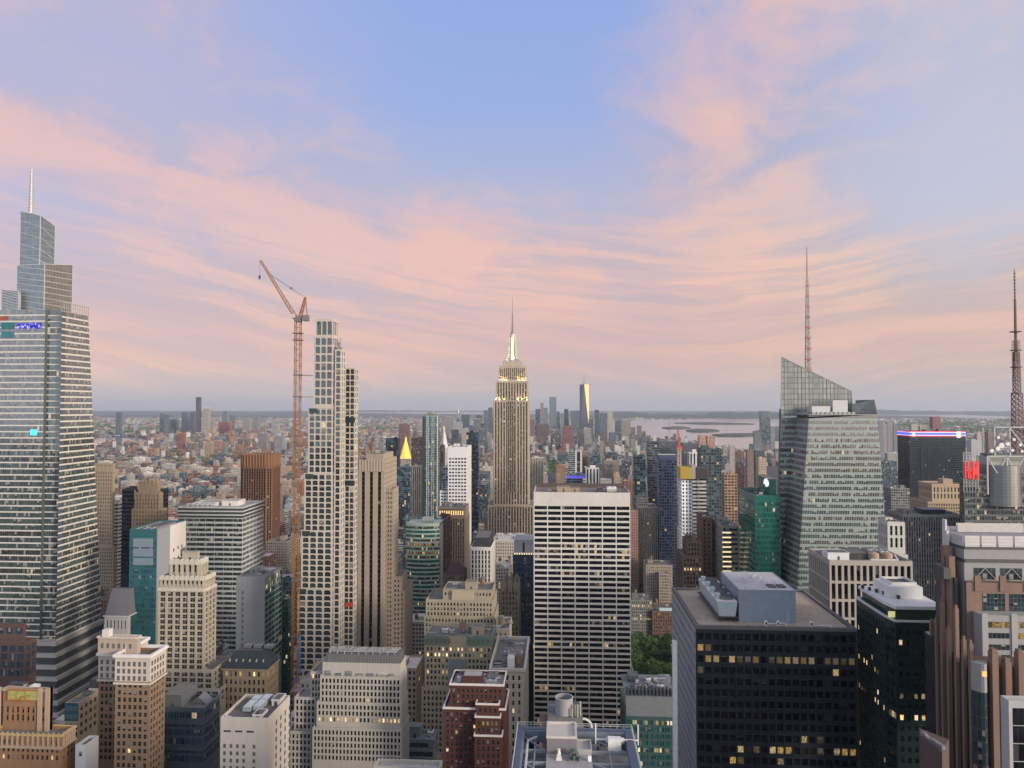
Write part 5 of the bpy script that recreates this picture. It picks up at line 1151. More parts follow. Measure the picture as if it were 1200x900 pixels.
# mast
cx_, cy_ = xat(600.6, Ye+20, 410), Ye+21; zz = a6[4]
m = MB(); m.box(cx_-11, cx_+11, cy_-9, cy_+9, zz-1.1, zz+4); m.box(cx_-13.5, cx_+13.5, cy_-11, cy_+11, zz-1.1, zz+1.2); ES.part('observatory', m, paint((.25,.26,.28), .4))
z1 = at(600, 391.5, cy_)[1]; m = MB(); zb = zz+4
m.cyl(cx_, cy_, zb, zb+(z1-zb)*.2, 7.4, 5.9, 12); m.cyl(cx_, cy_, zb+(z1-zb)*.2, zb+(z1-zb)*.88, 5.7, 4.6, 12); m.cyl(cx_, cy_, zb+(z1-zb)*.88, z1, 5.1, 3.6, 12)
for k in range(4):
    a0_ = pi/4+k*pi/2; dx, dy = cos(a0_), sin(a0_)
    m.face([(cx_+dx*9.2,cy_+dy*9.2,zb),(cx_+dx*5,cy_+dy*5,zb),(cx_+dx*4.4,cy_+dy*4.4,zb+(z1-zb)*.86)]); m.bar((cx_+dx*8.6,cy_+dy*8.6,zb),(cx_+dx*5.0,cy_+dy*5.0,zb+(z1-zb)*.86), 1.5)
esm = ES.part('mast', m, paint((.52,.52,.47), .35, .4))
m = MB(); ff = paint((.95,.88,.42), .4, 0, .9, 'floodlit_glazing')
for k in range(4):
    a0_ = -pi/2+k*pi/2; dx, dy = cos(a0_), sin(a0_); tx, ty = -dy, dx
    for s in (-1.5, 0, 1.5):
        m.face([(cx_+dx*7.5+tx*(s-.45),cy_+dy*7.5+ty*(s-.45),zb+1),(cx_+dx*7.5+tx*(s+.45),cy_+dy*7.5+ty*(s+.45),zb+1),(cx_+dx*4.9+tx*(s+.45)*.7,cy_+dy*4.9+ty*(s+.45)*.7,zb+(z1-zb)*.86),(cx_+dx*4.9+tx*(s-.45)*.7,cy_+dy*4.9+ty*(s-.45)*.7,zb+(z1-zb)*.86)])
m.build('lit_glazing', ff, esm)
m = MB(); zt = at(600, 348, cy_)[1]
m.cyl(cx_, cy_, z1, z1+4, 3.2, 2.0, 10); m.cyl(cx_, cy_, z1+4, z1+14, 1.7, 1.5, 8); m.cyl(cx_, cy_, z1+14, z1+34, 1.05, .8, 8); m.cyl(cx_, cy_, z1+34, zt, .5, .25, 6)
for k in range(6): m.cyl(cx_, cy_, z1+5+k*5, z1+6.5+k*5, 2.0-.15*k, 2.0-.15*k, 8)
ES.part('antenna', m, paint((.20,.16,.16), .5)); ES.tiers = [t for t in ES.tiers]; ES.finish(635)
def flood(x, y, z, e, c=(1,.70,.25), r=.8):
    l = bpy.data.lights.new('floodlight', 'SPOT'); l.energy = e; l.color = c; l.spot_size = R(120); l.spot_blend = .8; l.shadow_soft_size = r
    o = bpy.data.objects.new('floodlight', l); col.objects.link(o); o.location = (x, y, z); o.rotation_euler = (R(180-14), 0, 0); o.parent = ES.root; o.location = (x-ES.root.location.x, y-ES.root.location.y, z)
    if False: pass
for t, y in ((a3, a4[2]), (a4, a5[2])):
    for f in (.06, .18, .30, .70, .82, .94):
        x = t[0]+(t[1]-t[0])*f; flood(x, y-1.6, t[4]+.3, 9000)
flood(cx_, cy_-11, zz+2, 14000, (1,.85,.4)); flood(cx_-8, cy_-9, zz+2, 9000, (1,.85,.4))

# ------------------------------------------------------------------ right half of the picture
WT = stone((.56,.545,.52), .24, .6)
GR = G('white_slab', 'big white stone office slab with a grid of long black windows in mid view', 'office block', WT, g_black,
  [(625.3, 738.5, None, 577, 500, S(bay=9.26, fh=3.62, ww=.925, wh=.63, sill=.19, rec=.3, edge=.25, nu=5, lit=.0, litrow=.0, top=8.6), None, 42)], winlit=glass('slab_lit', (.02,.02,.018), lit=.3, ls=.4, blind=.2, litc=(1,.62,.2), fw=.04), vb=860, clut=None, done=False, roof=roofing((.20,.18,.165)), most=100)
q = random.Random(21)
for k in range(len(GR.win)):
    x = GR.win[k]; j = x[8]; f = {18: .8, 35: .5, 36: .5, 34: .4, 33: .2, 22: .4, 10: .3, 8: .4, 3: .5, 4: .4, 6: .3, 31: .5, 32: .4}.get(j, .02)
    if q.random() < f: GR.win[k] = x[:6]+(1,)+x[7:]
x0, x1, y0, y1, _, z = GR.L[0]; zr = z-1.1
GR.box('parapet_wall', stone((.10,.085,.075)), x0+.6, x1-.6, y1-2, y1-1.4, zr, z+1.8)
for pa, pb, h in ((653, 668, 3.2), (668, 679, 2.4), (700, 706, 2.8)): GR.bulk(xat(pa, 515), xat(pb, 515), 512, 521, zr, h, stone((.34,.28,.20) if pa < 690 else (.06,.06,.065)))
GR.cooler(xat(711, 515), 512, zr, 6.5, 8, 3.2, 2, (.6,.6,.6)); GR.cooler(xat(640, 515), 514, zr, 4, 6, 1.8, 1, (.3,.26,.22)); m = MB()
for k in range(5): m.bar((xat(722, 515)+k*2, 510, zr), (xat(722, 515)+k*2-1, 520, z+1.5), .3)
GR.part('roof_frame', m, OG); GR.finish(860)
m = MB()
# the pair just right of the white slab
b = G('masonry_tower', 'slim pink brick tower squeezed against the right edge of the white grid slab', 'tower', stone((.30,.19,.155)), g_dk, [(737, 747.5, None, 598, 940, S(bay=2.2, fh=3.5, ww=.4, wh=.5, rec=.3), None, 20)], vb=690, clut=(2, 0))
b = G('striped_tower', 'grey stone tower with tight vertical ribs and flat crown right of the white grid slab', 'tower', stone((.36,.335,.30)), g_strip,
  [(748, 770.5, None, 594, 960, S(bay=2.5, fh=3.7, ww=.5, strip=True, rec=.5, fin=.3, finw=.8, edge=.6), None, 36), (743.5, 759.5, None, 583, 963, S(bay=2.5, fh=3, ww=.7, wh=.4, rec=.4), None, 24)], vb=690, clut=(2, 0))
b = G('stone_building', 'grey stone building with a white notched front before the ribbed stone tower', 'building', stone((.31,.275,.24)), g_dk, [(757, 788, None, 662, 900, S(bay=2.3, fh=3.5, ww=.4, wh=.55, rec=.3), None, 30)], vb=700, clut=(5, 1), done=False)
x0, x1, y0, y1, _, z = b.L[0]; b.tier(xat(772, 890), xat(783, 890), 890, y0-.1, 0, at(777, 672, 890)[1], S(bay=2.0, fh=3.5, ww=.55, wh=.6, rec=.3)); b.finish(700)
b = G('office_block', 'dim grey office block with two lit floors above the park trees', 'office block', stone((.20,.205,.20)), g_dk, [(739.5, 764.5, None, 703, 850, S(bay=2.3, fh=3.6, ww=.5, wh=.55, rec=.3, lit=.05), None, 30)], winlit=g_lit, vb=745, clut=(5, 1), done=False)
for k in range(len(b.win)):
    x = b.win[k]; d = b.L[0][5]-x[0][2]
    if 7 < d < 10.6 or (19 < d < 22.8 and rnd.random() < .7): b.win[k] = x[:6]+(1,)+x[7:]
b.finish(745)
b = G('brick_building', 'dark brown brick building with an arched attic and skylit roof beside the park trees', 'building', stone((.15,.10,.085)), g_dk, [(764.5, 794, None, 716, 846, S(bay=2.6, fh=3.8, ww=.45, wh=.55, rec=.3, lit=.03), None, 34)], winlit=g_lit, vb=750, clut=(4, 1), done=False)
t = b.L[0]; b.box('skylight', paint((.45,.6,.7), .3), t[0]+8, t[0]+22, t[2]+1.5, t[2]+4, t[5]-1.1, t[5]+2.6); b.finish(750)
# teal stripe block under the white slab
b = G('glass_block', 'teal glass office block with a slatted grey attic and several lit windows below the park', 'office block', paint((.05,.10,.105), .4), g_teal,
  [(733.5, 792, None, 840, 415, S(bay=2.9, fh=3.7, ww=.84, wh=.66, sill=.2, rec=.2, edge=.4, nu=2, lit=.05, litrow=.22, top=1.5), None, 40)], winlit=glass('teal_lit2', (.04,.06,.05), lit=.75, ls=.9, fw=.05, litc=(1,.75,.35)), vb=900, clut=None, done=False, roof=roofing((.13,.14,.145)))
x0, x1, y0, y1, _, z = b.L[0]; zr = z-1.1; m = MB(); zq = at(760, 818, 417)[1]
m.face([(x0+.2,y0+.3,zr),(x1-.2,y0+.3,zr),(x1-.2,y0+3.5,zq),(x0+.2,y0+3.5,zq)]); m.face([(x0+.2,y0+3.5,zq),(x1-.2,y0+3.5,zq),(x1-.2,y1-2,zq),(x0+.2,y1-2,zq)], 0)
for k in range(9): f = (k+.5)/9; m.bar((x0+.3,y0+.25+3.2*f,zr+(zq-zr)*f+.1), (x1-.3,y0+.25+3.2*f,zr+(zq-zr)*f+.1), .22)
b.part('slatted_attic', m, paint((.16,.18,.20), .5)); b.clutter(x0+1, x1-1, y0+6, y1-4, zq, 16, 0, True, 12)
for k in range(14): b.box('mechanical_frame', paint((.05,.055,.06), .6), x0+1.2+k*2, x0+2.2+k*2, y0+5, y0+12, zq, zq+2.2+(k % 3)*.5)
b.finish(900)
b = G('low_roof', 'blue grey roof with pale ducts and coolers just below the park trees', 'building', stone((.24,.27,.29)), g_rib, [(737, 792, None, 806, 500, s_rib, None, 22)], vb=815, clut=(26, 0), roof=roofing((.30,.31,.32)), seed=17)
b = G('fin_wall', 'narrow white party wall rising at the left side of the black glass block', 'building', paint((.62,.62,.63), .5), g_dk, [(788.5, 793.5, None, 752, 306, s_blank, s_blank, 2.4)], vb=900, clut=None)
# the black tower with the tan gravel roof
BKm = paint((.016,.021,.030), .35, 0, 0, 'black_steel'); b = Bld('black_office_block', 'black steel office block whose tan gravel roof carries a blue grey machine house', 'office block', (xat(909, 300), 330), BKm, g_black, g_blacklit, roofing((.36,.30,.24), .25), None, None, BKm)
x0, x1 = xat(815, 300, 735), xat(1004, 300, 742); z = at(900, 735, 300)[1]; y1 = 362.0
fx = S(bay=(x1-x0-.8)/20, fh=4.35, ww=.76, wh=.62, sill=.2, rec=.35, edge=.4, lit=.0, top=2.0)
gl_side = S(bay=2.9, fh=4.35, ww=.62, wh=.55, sill=.22, rec=1.0, edge=.6, lit=.0, top=2.0)
b.facade((x0,300), (1,0), x1-x0, 0, z, fx, cam_floor(300)-10, 2); b.facade((x1,300), (0,1), y1-300, 0, z, fx, cam_floor(300)); b.facade((x1,y1), (-1,0), x1-x0, 0, z, s_blank)
wl = b.w; b.w = MB(); b.facade((x0,y1), (0,-1), y1-300, 0, z, gl_side, cam_floor(300)-10, 1); b.part('side_wall', b.w, paint((.26,.27,.31), .45)); b.w = wl
b.tiers.append((x0, x1, 300, y1, 0, z)); zr = z-.8
b.rf.face([(x0+1.6,300.6,zr),(x1-1.6,300.6,zr),(x1-1.6,y1-.6,zr),(x0+1.6,y1-.6,zr)]); m = MB(); m.ring(x0, x1, 300, y1, .06, z-1.2, z+.1, 0, 1.5); b.part('parapet', m, stone((.14,.135,.14), .2))
qn = random.Random(77)
for k in range(len(b.win)):
    x = b.win[k]
    if x[7] < 20: continue
    d = int(round((z-2-x[0][2])/4.35)); col_ = (x[0][0]-x0)/(x1-x0)
    p = {2: .25 if col_ < .25 else 0, 3: .78 if col_ < .92 else .3, 4: .55 if .68 < col_ < .9 else .05, 10: .6 if .4 < col_ < .72 else .05, 11: .7 if col_ > .38 else .15, 12: .08}.get(d, .0)
    if qn.random() < p: b.win[k] = x[:6]+(1,)+x[7:]
BL = paint((.20,.245,.30), .5); px0, px1 = xat(866, 309, 700), xat(932.5, 309, 700)
m = MB(); m.box(px0, px1, 309, 342, zr, zr+13); m.ring(px0, px1, 309, 342, .2, zr+12.4, zr+13.15); mh = b.part('machine_house', m, [BL])
m = MB(); m.face([(px0+.4,309.4,zr+13.06),(px1-.4,309.4,zr+13.06),(px1-.4,341.6,zr+13.06),(px0+.4,341.6,zr+13.06)]); m.build('house_roof', roofing((.40,.40,.42)), mh)
for k in range(2): b.box('roof_hatch', paint((.05,.05,.055), .6), px1-9.5+k*4, px1-6.5+k*4, 313, 318, zr+13.06, zr+13.5)
m = MB(); q = random.Random(5)
for k in range(9): x = px0+6+q.uniform(0,8); y = 322+q.uniform(0,12); m.box(x, x+.9, y, y+.9, zr+13.06, zr+14.2)
m.each('roof_vent', paint((.45,.45,.46), .6), mh); b.box('service_door', paint((.25,.30,.36), .5), px1-4.0, px1-2.6, 308.9, 309.05, zr, zr+5.5); b.box('side_vent', paint((.05,.06,.08), .5), px0-.08, px0+.05, 312, 314, zr+8, zr+10.2)
kx0, kx1 = xat(840.5, 309, 715), xat(864.5, 309, 715); y0_, y1_ = 309.0, 350.0
m = MB(); A = [(kx0+.9,y0_+.3),(kx1-.9,y0_+.3),(kx1-.9,y1_),(kx0+.9,y1_)]; B_ = [(kx0,y0_),(kx1,y0_),(kx1,y1_),(kx0,y1_)]
for k in range(4): m.face([(*A[k],zr+2.2),(*A[(k+1)%4],zr+2.2),(*B_[(k+1)%4],zr+8.2),(*B_[k],zr+8.2)], 0)
m.face([(*p,zr+8.2) for p in B_], 1)
for yy in (y0_+.2, y0_+14, y0_+27, y1_-1): 
    for xx in (kx0+1, kx1-1.4): m.box(xx, xx+.4, yy, yy+.4, zr, zr+2.2, 2)
m.box(kx0-.4, kx1+.4, y0_-.3, y1_, zr+1.7, zr+2.15, 2, True)
ct = b.part('cooling_tower', m, [paint((.42,.50,.54), .4, .3), paint((.58,.54,.48), .6), paint((.035,.035,.04), .6)])
for k in range(4):
    m = MB(); yy = y0_+5.5+k*10; cxk = (kx0+kx1)/2+.4; m.cyl(cxk, yy, zr+8.2, zr+9.4, 3.0, 3.0, 20, 0, True, 1); m.box(kx0+.3, kx0+2.2, yy-1.2, yy+1.2, zr+8.2, zr+10.2, 2)
    o = m.build('fan', [paint((.10,.12,.13), .5), paint((.015,.017,.02), .6), paint((.30,.38,.42), .4)], ct); 
for px, py in ((898, 726.5), (912, 725), (951, 731)):
    yy = 303.5; xx = xat(px, yy, py); m = MB(); m.box(xx-.55, xx+.55, yy, yy+.8, zr, zr+2.2, 0); m.box(xx-.35, xx+.35, yy-.05, yy+.02, zr+.7, zr+1.8, 1); b.part('vent_box', m, [paint((.7,.7,.7), .5), paint((.03,.03,.03), .5)])
m = MB()
for pts in (((899, 731), (919, 730), (923, 735), (935, 735)), ((951, 733), (972, 733), (978, 738))):
    ps = []
    for px, py in pts:
        d = ray(px, py); t = (zr+.35-H)/d.z; ps.append((d.x*t, max(302.0, d.y*t), zr+.35))
    for p, q in zip(ps, ps[1:]): m.bar(p, q, .28)
b.part('roof_pipe', m, paint((.72,.72,.72), .5)); b.finish(900)
# concrete block with tall vertical slots
CF = stone((.37,.345,.32), .12); b = G('fin_block', 'pale concrete block with tall dark slots between fins and a roof full of machinery', 'office block', CF, g_slit,
  [(972, 1069.5, 947.5, 657, 400, S(bay=3.15, fh=9.4, ww=.62, wh=.86, sill=.07, rec=1.0, edge=.4, top=2.0, bot=0, lit=0))], vb=735, clut=None, done=False, roof=roofing((.13,.13,.135)))
x0, x1, y0, y1, _, z = b.L[0]; zr = z-1.1
b.bulk(x0+1, x0+12, y0+5, y0+14, zr, 4, paint((.55,.57,.58), .5)); b.bulk(x0+14, x0+24, y0+9, y0+22, zr, 3, paint((.03,.03,.032), .6)); 
for k in range(2): m = MB(); m.cyl(x0+26+k*7, y0+9, zr, zr+3.2, 2.8, 2.8, 18); m.cyl(x0+26+k*7, y0+9, zr+3.2, zr+4, 2.8, 1.0, 18); b.part('water_tank', m, paint((.30,.21,.15), .7))
b.duct([(x0+22, y0+3, zr+1), (x0+36, y0+3, zr+1), (x0+40, y0+16, zr+1)], .8, (.6,.6,.58)); b.clutter(x0+2, x1-2, y0+16, y1-2, zr, 18, 0, False, 5); b.finish(735)
# dark green chamfered block
DG = paint((.012,.026,.028), .3); gdg = glass('dark_green_glass', (.005,.014,.015), ior=1.6, lit=.0, blind=.04, blindc=(.03,.05,.05), fw=.04, fh=.03, frame=(.008,.015,.016)); b = Bld('chamfered_block', 'dark green glass block with cut corners and a white terraced roof house', 'office block', (xat(1060, 290), 310), DG, gdg, g_lit, roofing((.25,.27,.27)))
xa, xb, xm = xat(1036.5, 292, 727), xat(1049.5, 285, 728), xat(1112, 285, 728); ya, yb = 292.0, 285.0; z = at(1065, 728, 285)[1]; yk = deep(1003.5, xa, 703)
pts = [(xa,yk),(xa,ya),(xb,yb),(xm,yb),(xm,yk)]; sg = S(bay=2.6, fh=3.9, ww=.5, wh=.5, rec=.15, lit=.03, edge=.5, top=2)
for k in range(5):
    p, q_ = pts[k], pts[(k+1)%5]; L = sqrt((q_[0]-p[0])**2+(q_[1]-p[1])**2); b.facade(p, ((q_[0]-p[0])/L, (q_[1]-p[1])/L), L, 0, z, sg if k != 1 else S(bay=6, fh=3.9, ww=.9, wh=.6, rec=.15, nu=4, lit=.06, edge=.3, top=2), cam_floor(285)-8, 2 if k < 3 else 0)
for k in range(len(b.win)):
    x = b.win[k]; d = (z-x[0][2]); 
    if x[0][0] < xa+.5 and (34 < d < 39 or 24 < d < 28) and rnd.random() < .65: b.win[k] = x[:6]+(1,)+x[7:]
    elif x[0][0] > xa+.5 and (33 < d < 36.5 or 29 < d < 32 or 25 < d < 28.5) and x[0][0] < xb+9 and rnd.random() < .6: b.win[k] = x[:6]+(1,)+x[7:]
b.rf.face([(p[0],p[1],z-.6) for p in pts]); m = MB()
for p, q_ in zip(pts, pts[1:]+pts[:1]): m.bar((*p, z), (*q_, z), .7)
b.part('parapet', m, paint((.55,.56,.56), .5)); zr = z-.6
inn = [(xa+2,yk-1),(xa+2,ya+2.5),(xb+1.5,yb+3),(xm-1,yb+3),(xm-1,yk-1)]
m = MB(); m.prism(inn, zr, zr+4.4); b.part('glazed_terrace', m, paint((.02,.05,.035), .2)); m = MB(); out = [(xa+.6,yk-.5),(xa+.6,ya+1.5),(xb+.8,yb+1.6),(xm-.4,yb+1.6),(xm-.4,yk-.5)]; m.prism(out, zr+4.42, zr+5.6); m.face([(*p, zr+4.42) for p in out[::-1]]); b.part('terrace_roof', m, paint((.60,.60,.60), .5))
for k in range(3): b.box('terrace_lamp', paint((.8,.75,.3), .5, 0, .5, 'lamp_glow'), xb-1.5+k*.0, xb+1.0, yb+2.6-.3*k, yb+2.7-.3*k, zr+1.2, zr+3.4) if k == 0 else None
q0 = xat(1036, 296, 695); b.box('penthouse', paint((.62,.62,.62), .5), q0+3, xm-3, 298, yk-6, zr+5.6, zr+10); m = MB()
for k in range(6): m.box(q0-1.5+k*1.4, q0-.6+k*1.4, 297+2.0*(5-k)*1.6, 298+2.0*(5-k)*1.6, zr+5.6, zr+7)
m.each('roof_vent', paint((.04,.04,.045), .5), b.root); b.box('penthouse_deck', roofing((.10,.10,.105)), q0+5, xm-4, 301, yk-8, zr+10.0, zr+10.3); m = MB(); m.ring(q0+5, xm-4, 301, yk-8, .1, zr+10, zr+11.2, 0, .15); b.part('penthouse_rail', m, paint((.6,.6,.6), .5)); b.tiers.append((xa, xm, yb, yk, 0, z)); b.finish(900)
# ------------------------------------------------------------------ pink granite tower at the right edge
PG = stone((.205,.142,.118), .24, .7); GG = stone((.29,.29,.29), .14, .7); g_pg = glass('granite_glass', (.015,.03,.04), ior=1.7, lit=.0, blind=.15, fw=.06, fh=.05, frame=(.03,.035,.04))
b = Bld('granite_tower', 'pink and grey granite tower with stepped piers and white slatted crown at the right edge', 'tower', (xat(1160, 235), 262), PG, g_pg, g_blacklit, roofing((.30,.27,.24)), GG, None, GG)
Yg = 232.0; fz = lambda py, Y=Yg: at(1160, py, Y)[1]; X_ = lambda px, Y=Yg: xat(px, Y, 720)
XE = X_(1290)
sg = S(bay=8.6, fh=7.6, ww=.80, wh=.56, sill=.2, rec=.5, edge=1.0, nu=4, nv=2, lit=0, top=3.0)
# upper grey drum with cut corner
up = [(X_(1109.5, Yg+34), Yg+34), (X_(1114, Yg+16), Yg+16), (X_(1131, Yg+8), Yg+8), (XE, Yg+8), (XE, Yg+50), (X_(1109, Yg+50), Yg+50)]; z3, z2, z1 = fz(628, Yg+8), fz(641, Yg+8), fz(760, Yg+8)
m = MB(); m.prism(up, z1, z2-.2); b.part('upper_wall', m, GG)
m = MB(); zc_ = fz(657, Yg+8)
for p, q_ in zip(up, up[1:3]+up[3:4]):
    m.bar((*p, zc_), (*q_, zc_), .9); m.bar((*p, z2-.3), (*q_, z2-.3), .7)
b.part('string_course', m, paint((.06,.06,.065), .6)); m = MB()
for p, q_ in list(zip(up, up[1:]))[:3]:
    p_, q2 = Vector(p), Vector(q_); n = max(1, int((q2-p_).length/4.4)); nr = Vector((q2.y-p_.y, -(q2.x-p_.x))).normalized()
    for k in range(n):
        a, c_ = p_.lerp(q2, (k+.06)/n)+nr*.15, p_.lerp(q2, (k+.94)/n)+nr*.15
        m.face([(a.x,a.y,z2),(c_.x,c_.y,z2),(c_.x,c_.y,z3),(a.x,a.y,z3)]); m.face([(a.x,a.y,z3),(c_.x,c_.y,z3),(c_.x-nr.x*.4,c_.y-nr.y*.4,z3),(a.x-nr.x*.4,a.y-nr.y*.4,z3)])
        for j in range(3): zz = z2+(z3-z2)*(j+.6)/3.4; m.bar((a.x+nr.x*.08,a.y+nr.y*.08,zz), (c_.x+nr.x*.08,c_.y+nr.y*.08,zz), .14)
b.part('slatted_crown', m, paint((.46,.455,.45), .5)); b.rf.face([(*p, z2-.4) for p in up])
m = MB(); n_ = 16
for k in range(n_): 
    xx = X_(1124, Yg+36)+(XE-X_(1124, Yg+36))*k/n_; m.bar((xx, Yg+36, z2), (xx, Yg+36, z3-.4), .3)
m.box(X_(1124, Yg+36), XE, Yg+35.8, Yg+36.2, z2, z3-.3); b.part('crown_frame', m, paint((.40,.39,.38), .5))
za, zb_ = fz(679, Yg+8), fz(665.5, Yg+8)
for pa, pb in ((1122, 1130.6),): b.box('window', g_pg, X_(pa), X_(pb), Yg+7.6, Yg+14, za, zb_)
for k in range(6):
    xa_ = X_(1142, Yg+8)+k*(X_(1173, Yg+8)-X_(1142, Yg+8)); wv = X_(1167.5, Yg+8)-X_(1142, Yg+8)
    m = MB(); m.face([(xa_,Yg+7.9,za),(xa_+wv,Yg+7.9,za),(xa_+wv,Yg+7.9,zb_),(xa_,Yg+7.9,zb_)], 0, [(k*9,0),(k*9+5,0),(k*9+5,2),(k*9,2)]); b.part('window', m, g_pg)
    m = MB()
    for (p, q_) in (((xa_,za),(xa_+wv/2,zb_)),((xa_+wv/2,zb_),(xa_+wv,za))): m.bar((p[0],Yg+7.75,p[1]), (q_[0],Yg+7.75,q_[1]), .22)
    m.each('brace', GG, b.root)
# pink storey
zp1, zp0 = fz(683, Yg+5), fz(722, Yg+5); xp = X_(1133, Yg+5)
m = MB(); m.prism([(X_(1128, Yg+12), Yg+12), (xp, Yg+5), (XE, Yg+5), (XE, Yg+48), (X_(1128, Yg+48), Yg+48)], fz(900), zp1); 
for k in range(4):
    xx = X_(1146, Yg+5)+k*(X_(1175.5, Yg+5)-X_(1146, Yg+5)); m.box(xx-.9, xx+.9, Yg+4.6, Yg+5.3, zp1-2.5, zp1+2.2)
b.part('pink_storey', m, PG)
za, zb_ = fz(721, Yg+5), fz(695.5, Yg+5)
for k in range(5):
    xa_ = X_(1152, Yg+5)+k*(X_(1183.5, Yg+5)-X_(1152, Yg+5)); wv = X_(1178, Yg+5)-X_(1152, Yg+5); m = MB()
    m.face([(xa_,Yg+4.85,za),(xa_+wv,Yg+4.85,za),(xa_+wv,Yg+4.85,zb_),(xa_,Yg+4.85,zb_)], 0, [(k*9+40,0),(k*9+46,0),(k*9+46,5),(k*9+40,5)]); b.part('window', m, g_pg)
# grey lower bay with ribbon windows
zg1, zg0 = fz(721, Yg), fz(776, Yg); xg = X_(1150.5)
m = MB(); m.box(xg, XE, Yg, Yg+4.7, fz(900), zg1); b.part('grey_bay', m, GG); m = MB()
for k in range(4): xx = xg+k*(X_(1185)-X_(1150.5)); m.box(xx-.1, xx+1.6, Yg-.35, Yg+.3, zg0, zg1+.6)
m.each('pilaster', stone((.34,.34,.34), .1), b.root)
for j, (pa, pb) in enumerate(((728.5, 735.5), (741.5, 748), (755, 761.5), (767, 774))):
    for k in range(3):
        xa_ = X_(1157.5)+k*(X_(1190)-X_(1157.5)); wv = X_(1182.5)-X_(1157.5); m = MB(); za, zb_ = fz(pb, Yg), fz(pa, Yg)
        m.face([(xa_,Yg-.06,za),(xa_+wv,Yg-.06,za),(xa_+wv,Yg-.06,zb_),(xa_,Yg-.06,zb_)], 0, [(k*9+j*40,0),(k*9+5+j*40,0),(k*9+5+j*40,1),(k*9+j*40,1)]); b.part('window_band', m, g_blacklit if (j == 0 or (j in (1, 3) and k == 1)) else g_pg)
# piers rising from below, at the front and along the left flank
def pier(px, ytop, Y, wpx, name='pier', mat=PG, d=2.2):
    x = xat(px, Y, ytop); zt_ = at(px, ytop, Y)[1]; wv = wpx/FPX*Y; m = MB(); m.box(x-wv/2, x+wv/2, Y-d, Y, max(0, cam_floor(Y)-20), zt_); b.part(name, m, mat); m = MB(); m.box(x-wv/2+.2, x+wv/2-.2, Y-d+.3, Y-.2, zt_+.002, zt_+.9); b.part('pier_cap', m, mat)
Yp = 222.0; zl = cam_floor(Yp)-20; zt_ = at(1170, 782, Yp)[1]
m = MB(); m.box(xat(1157, Yp, 780), XE, Yp, Yg-.4, zl, zt_); b.part('lower_wall', m, stone((.13,.085,.07)))
xq0, xq1 = xat(1138, Yp, 790), xat(1157, Yp, 790); m = MB(); cy_ = Yp+1; n_ = 6; arc = [(xq0+(xq1-xq0)*k/n_, Yp-2.6*sin(pi*k/n_)) for k in range(n_+1)]
for k in range(n_):
    for j in range(14):
        zz = at(1147, 792, Yp)[1]-4-3.4*(j+1); m.face([(*arc[k],zz),(*arc[k+1],zz),(*arc[k+1],zz+3.3),(*arc[k],zz+3.3)], 0, [(k+j*20,0),(k+1+j*20,0),(k+1+j*20,1),(k+j*20,1)])
b.part('bow_window', m, g_pg); m = MB(); zz = at(1147, 775, Yp)[1]; m.prism(arc+[(xq1,Yp+1.2),(xq0+.5,Yp+1.2)], at(1147, 792, Yp)[1]-3.9, zz); b.part('bow_cornice', m, GG); b.box('lit_band', paint((.9,.5,.18), .5, 0, .22, 'warm_window'), xq0+1.6, xq1-1.6, Yp-2.75, Yp-2.3, at(1147, 789, Yp)[1], at(1147, 783, Yp)[1])
for px, yt in ((1161, 762), (1176.5, 773), (1191.5, 763), (1207, 770)): pier(px, yt, Yp-.3, 6.5)
for k in range(4):
    for j in range(16):
        x_ = xat(1164.5+k*15.2, Yp, 800); wv = 9/FPX*Yp; zz = at(1164, 793, Yp)[1]-3.3*j-2
        b.box('window', g_lit if j == 0 else g_pg, x_, x_+wv, Yp-.12, Yp-.02, zz-2.2 if j else zz-.8, zz+(.6 if j else 1.6))
# flank: stepped piers going away
flank = [(1136, 753, 224), (1128, 748, 228), (1119, 712, 233), (1110.5, 736, 238), (1103, 704, 244), (1097, 724, 250), (1091, 728, 258)]
for px, yt, Yk in flank: pier(px, yt, Yk, 3.9, 'pier', PG, 1.2)
m = MB(); pl = [(xat(1138, 224, 800), 226), (xat(1090, 259, 800), 262), (xat(1090, 259, 800)+22, 264), (xat(1138, 224, 800)+14, 240)]
m.prism(pl, 0, at(1115, 765, 240)[1]); b.part('flank_wall', m, paint((.022,.028,.036), .25))
p0_, p1_ = Vector((*pl[0], 0)), Vector((*pl[1], 0)); nr_ = Vector((p1_.y-p0_.y, -(p1_.x-p0_.x), 0)).normalized(); nr_ = nr_ if nr_.y < 0 else -nr_; zw0, zw1 = cam_floor(224)-15, at(1115, 768, 240)[1]-1.5
for k in range(14):
    a_, c_ = p0_.lerp(p1_, (k+.18)/14)+nr_*.08, p0_.lerp(p1_, (k+.82)/14)+nr_*.08; m = MB(); nv_ = int((zw1-zw0)/2.9)
    m.face([(a_.x,a_.y,zw0),(c_.x,c_.y,zw0),(c_.x,c_.y,zw1),(a_.x,a_.y,zw1)], 0, [(k*3,0),(k*3+1,0),(k*3+1,nv_),(k*3,nv_)]); b.part('window_strip', m, g_strip)
for i, (pa, pb, pt, Yk) in enumerate(((1109.5, 1112.5, 622, 246), (1108, 1110, 609, 247), (1106, 1116, 640, 244), (1112, 1119, 652, 241), (1101, 1106, 664, 249))):
    x0_, x1_ = xat(pa, Yk, 640), xat(pb, Yk, 640); m = MB(); m.box(x0_, x1_, Yk, Yk+2.0, 0, at(1110, pt, Yk)[1]); b.part('stepped_buttress', m, stone((.55,.55,.55), .1) if pt < 625 else stone((.22,.15,.125), .2))
m = MB(); x0_ = xat(1119, 240, 700); m.box(x0_, xp-1, 240, 252, 0, fz(678, 240)); b.part('blue_shaft', m, g_pg)
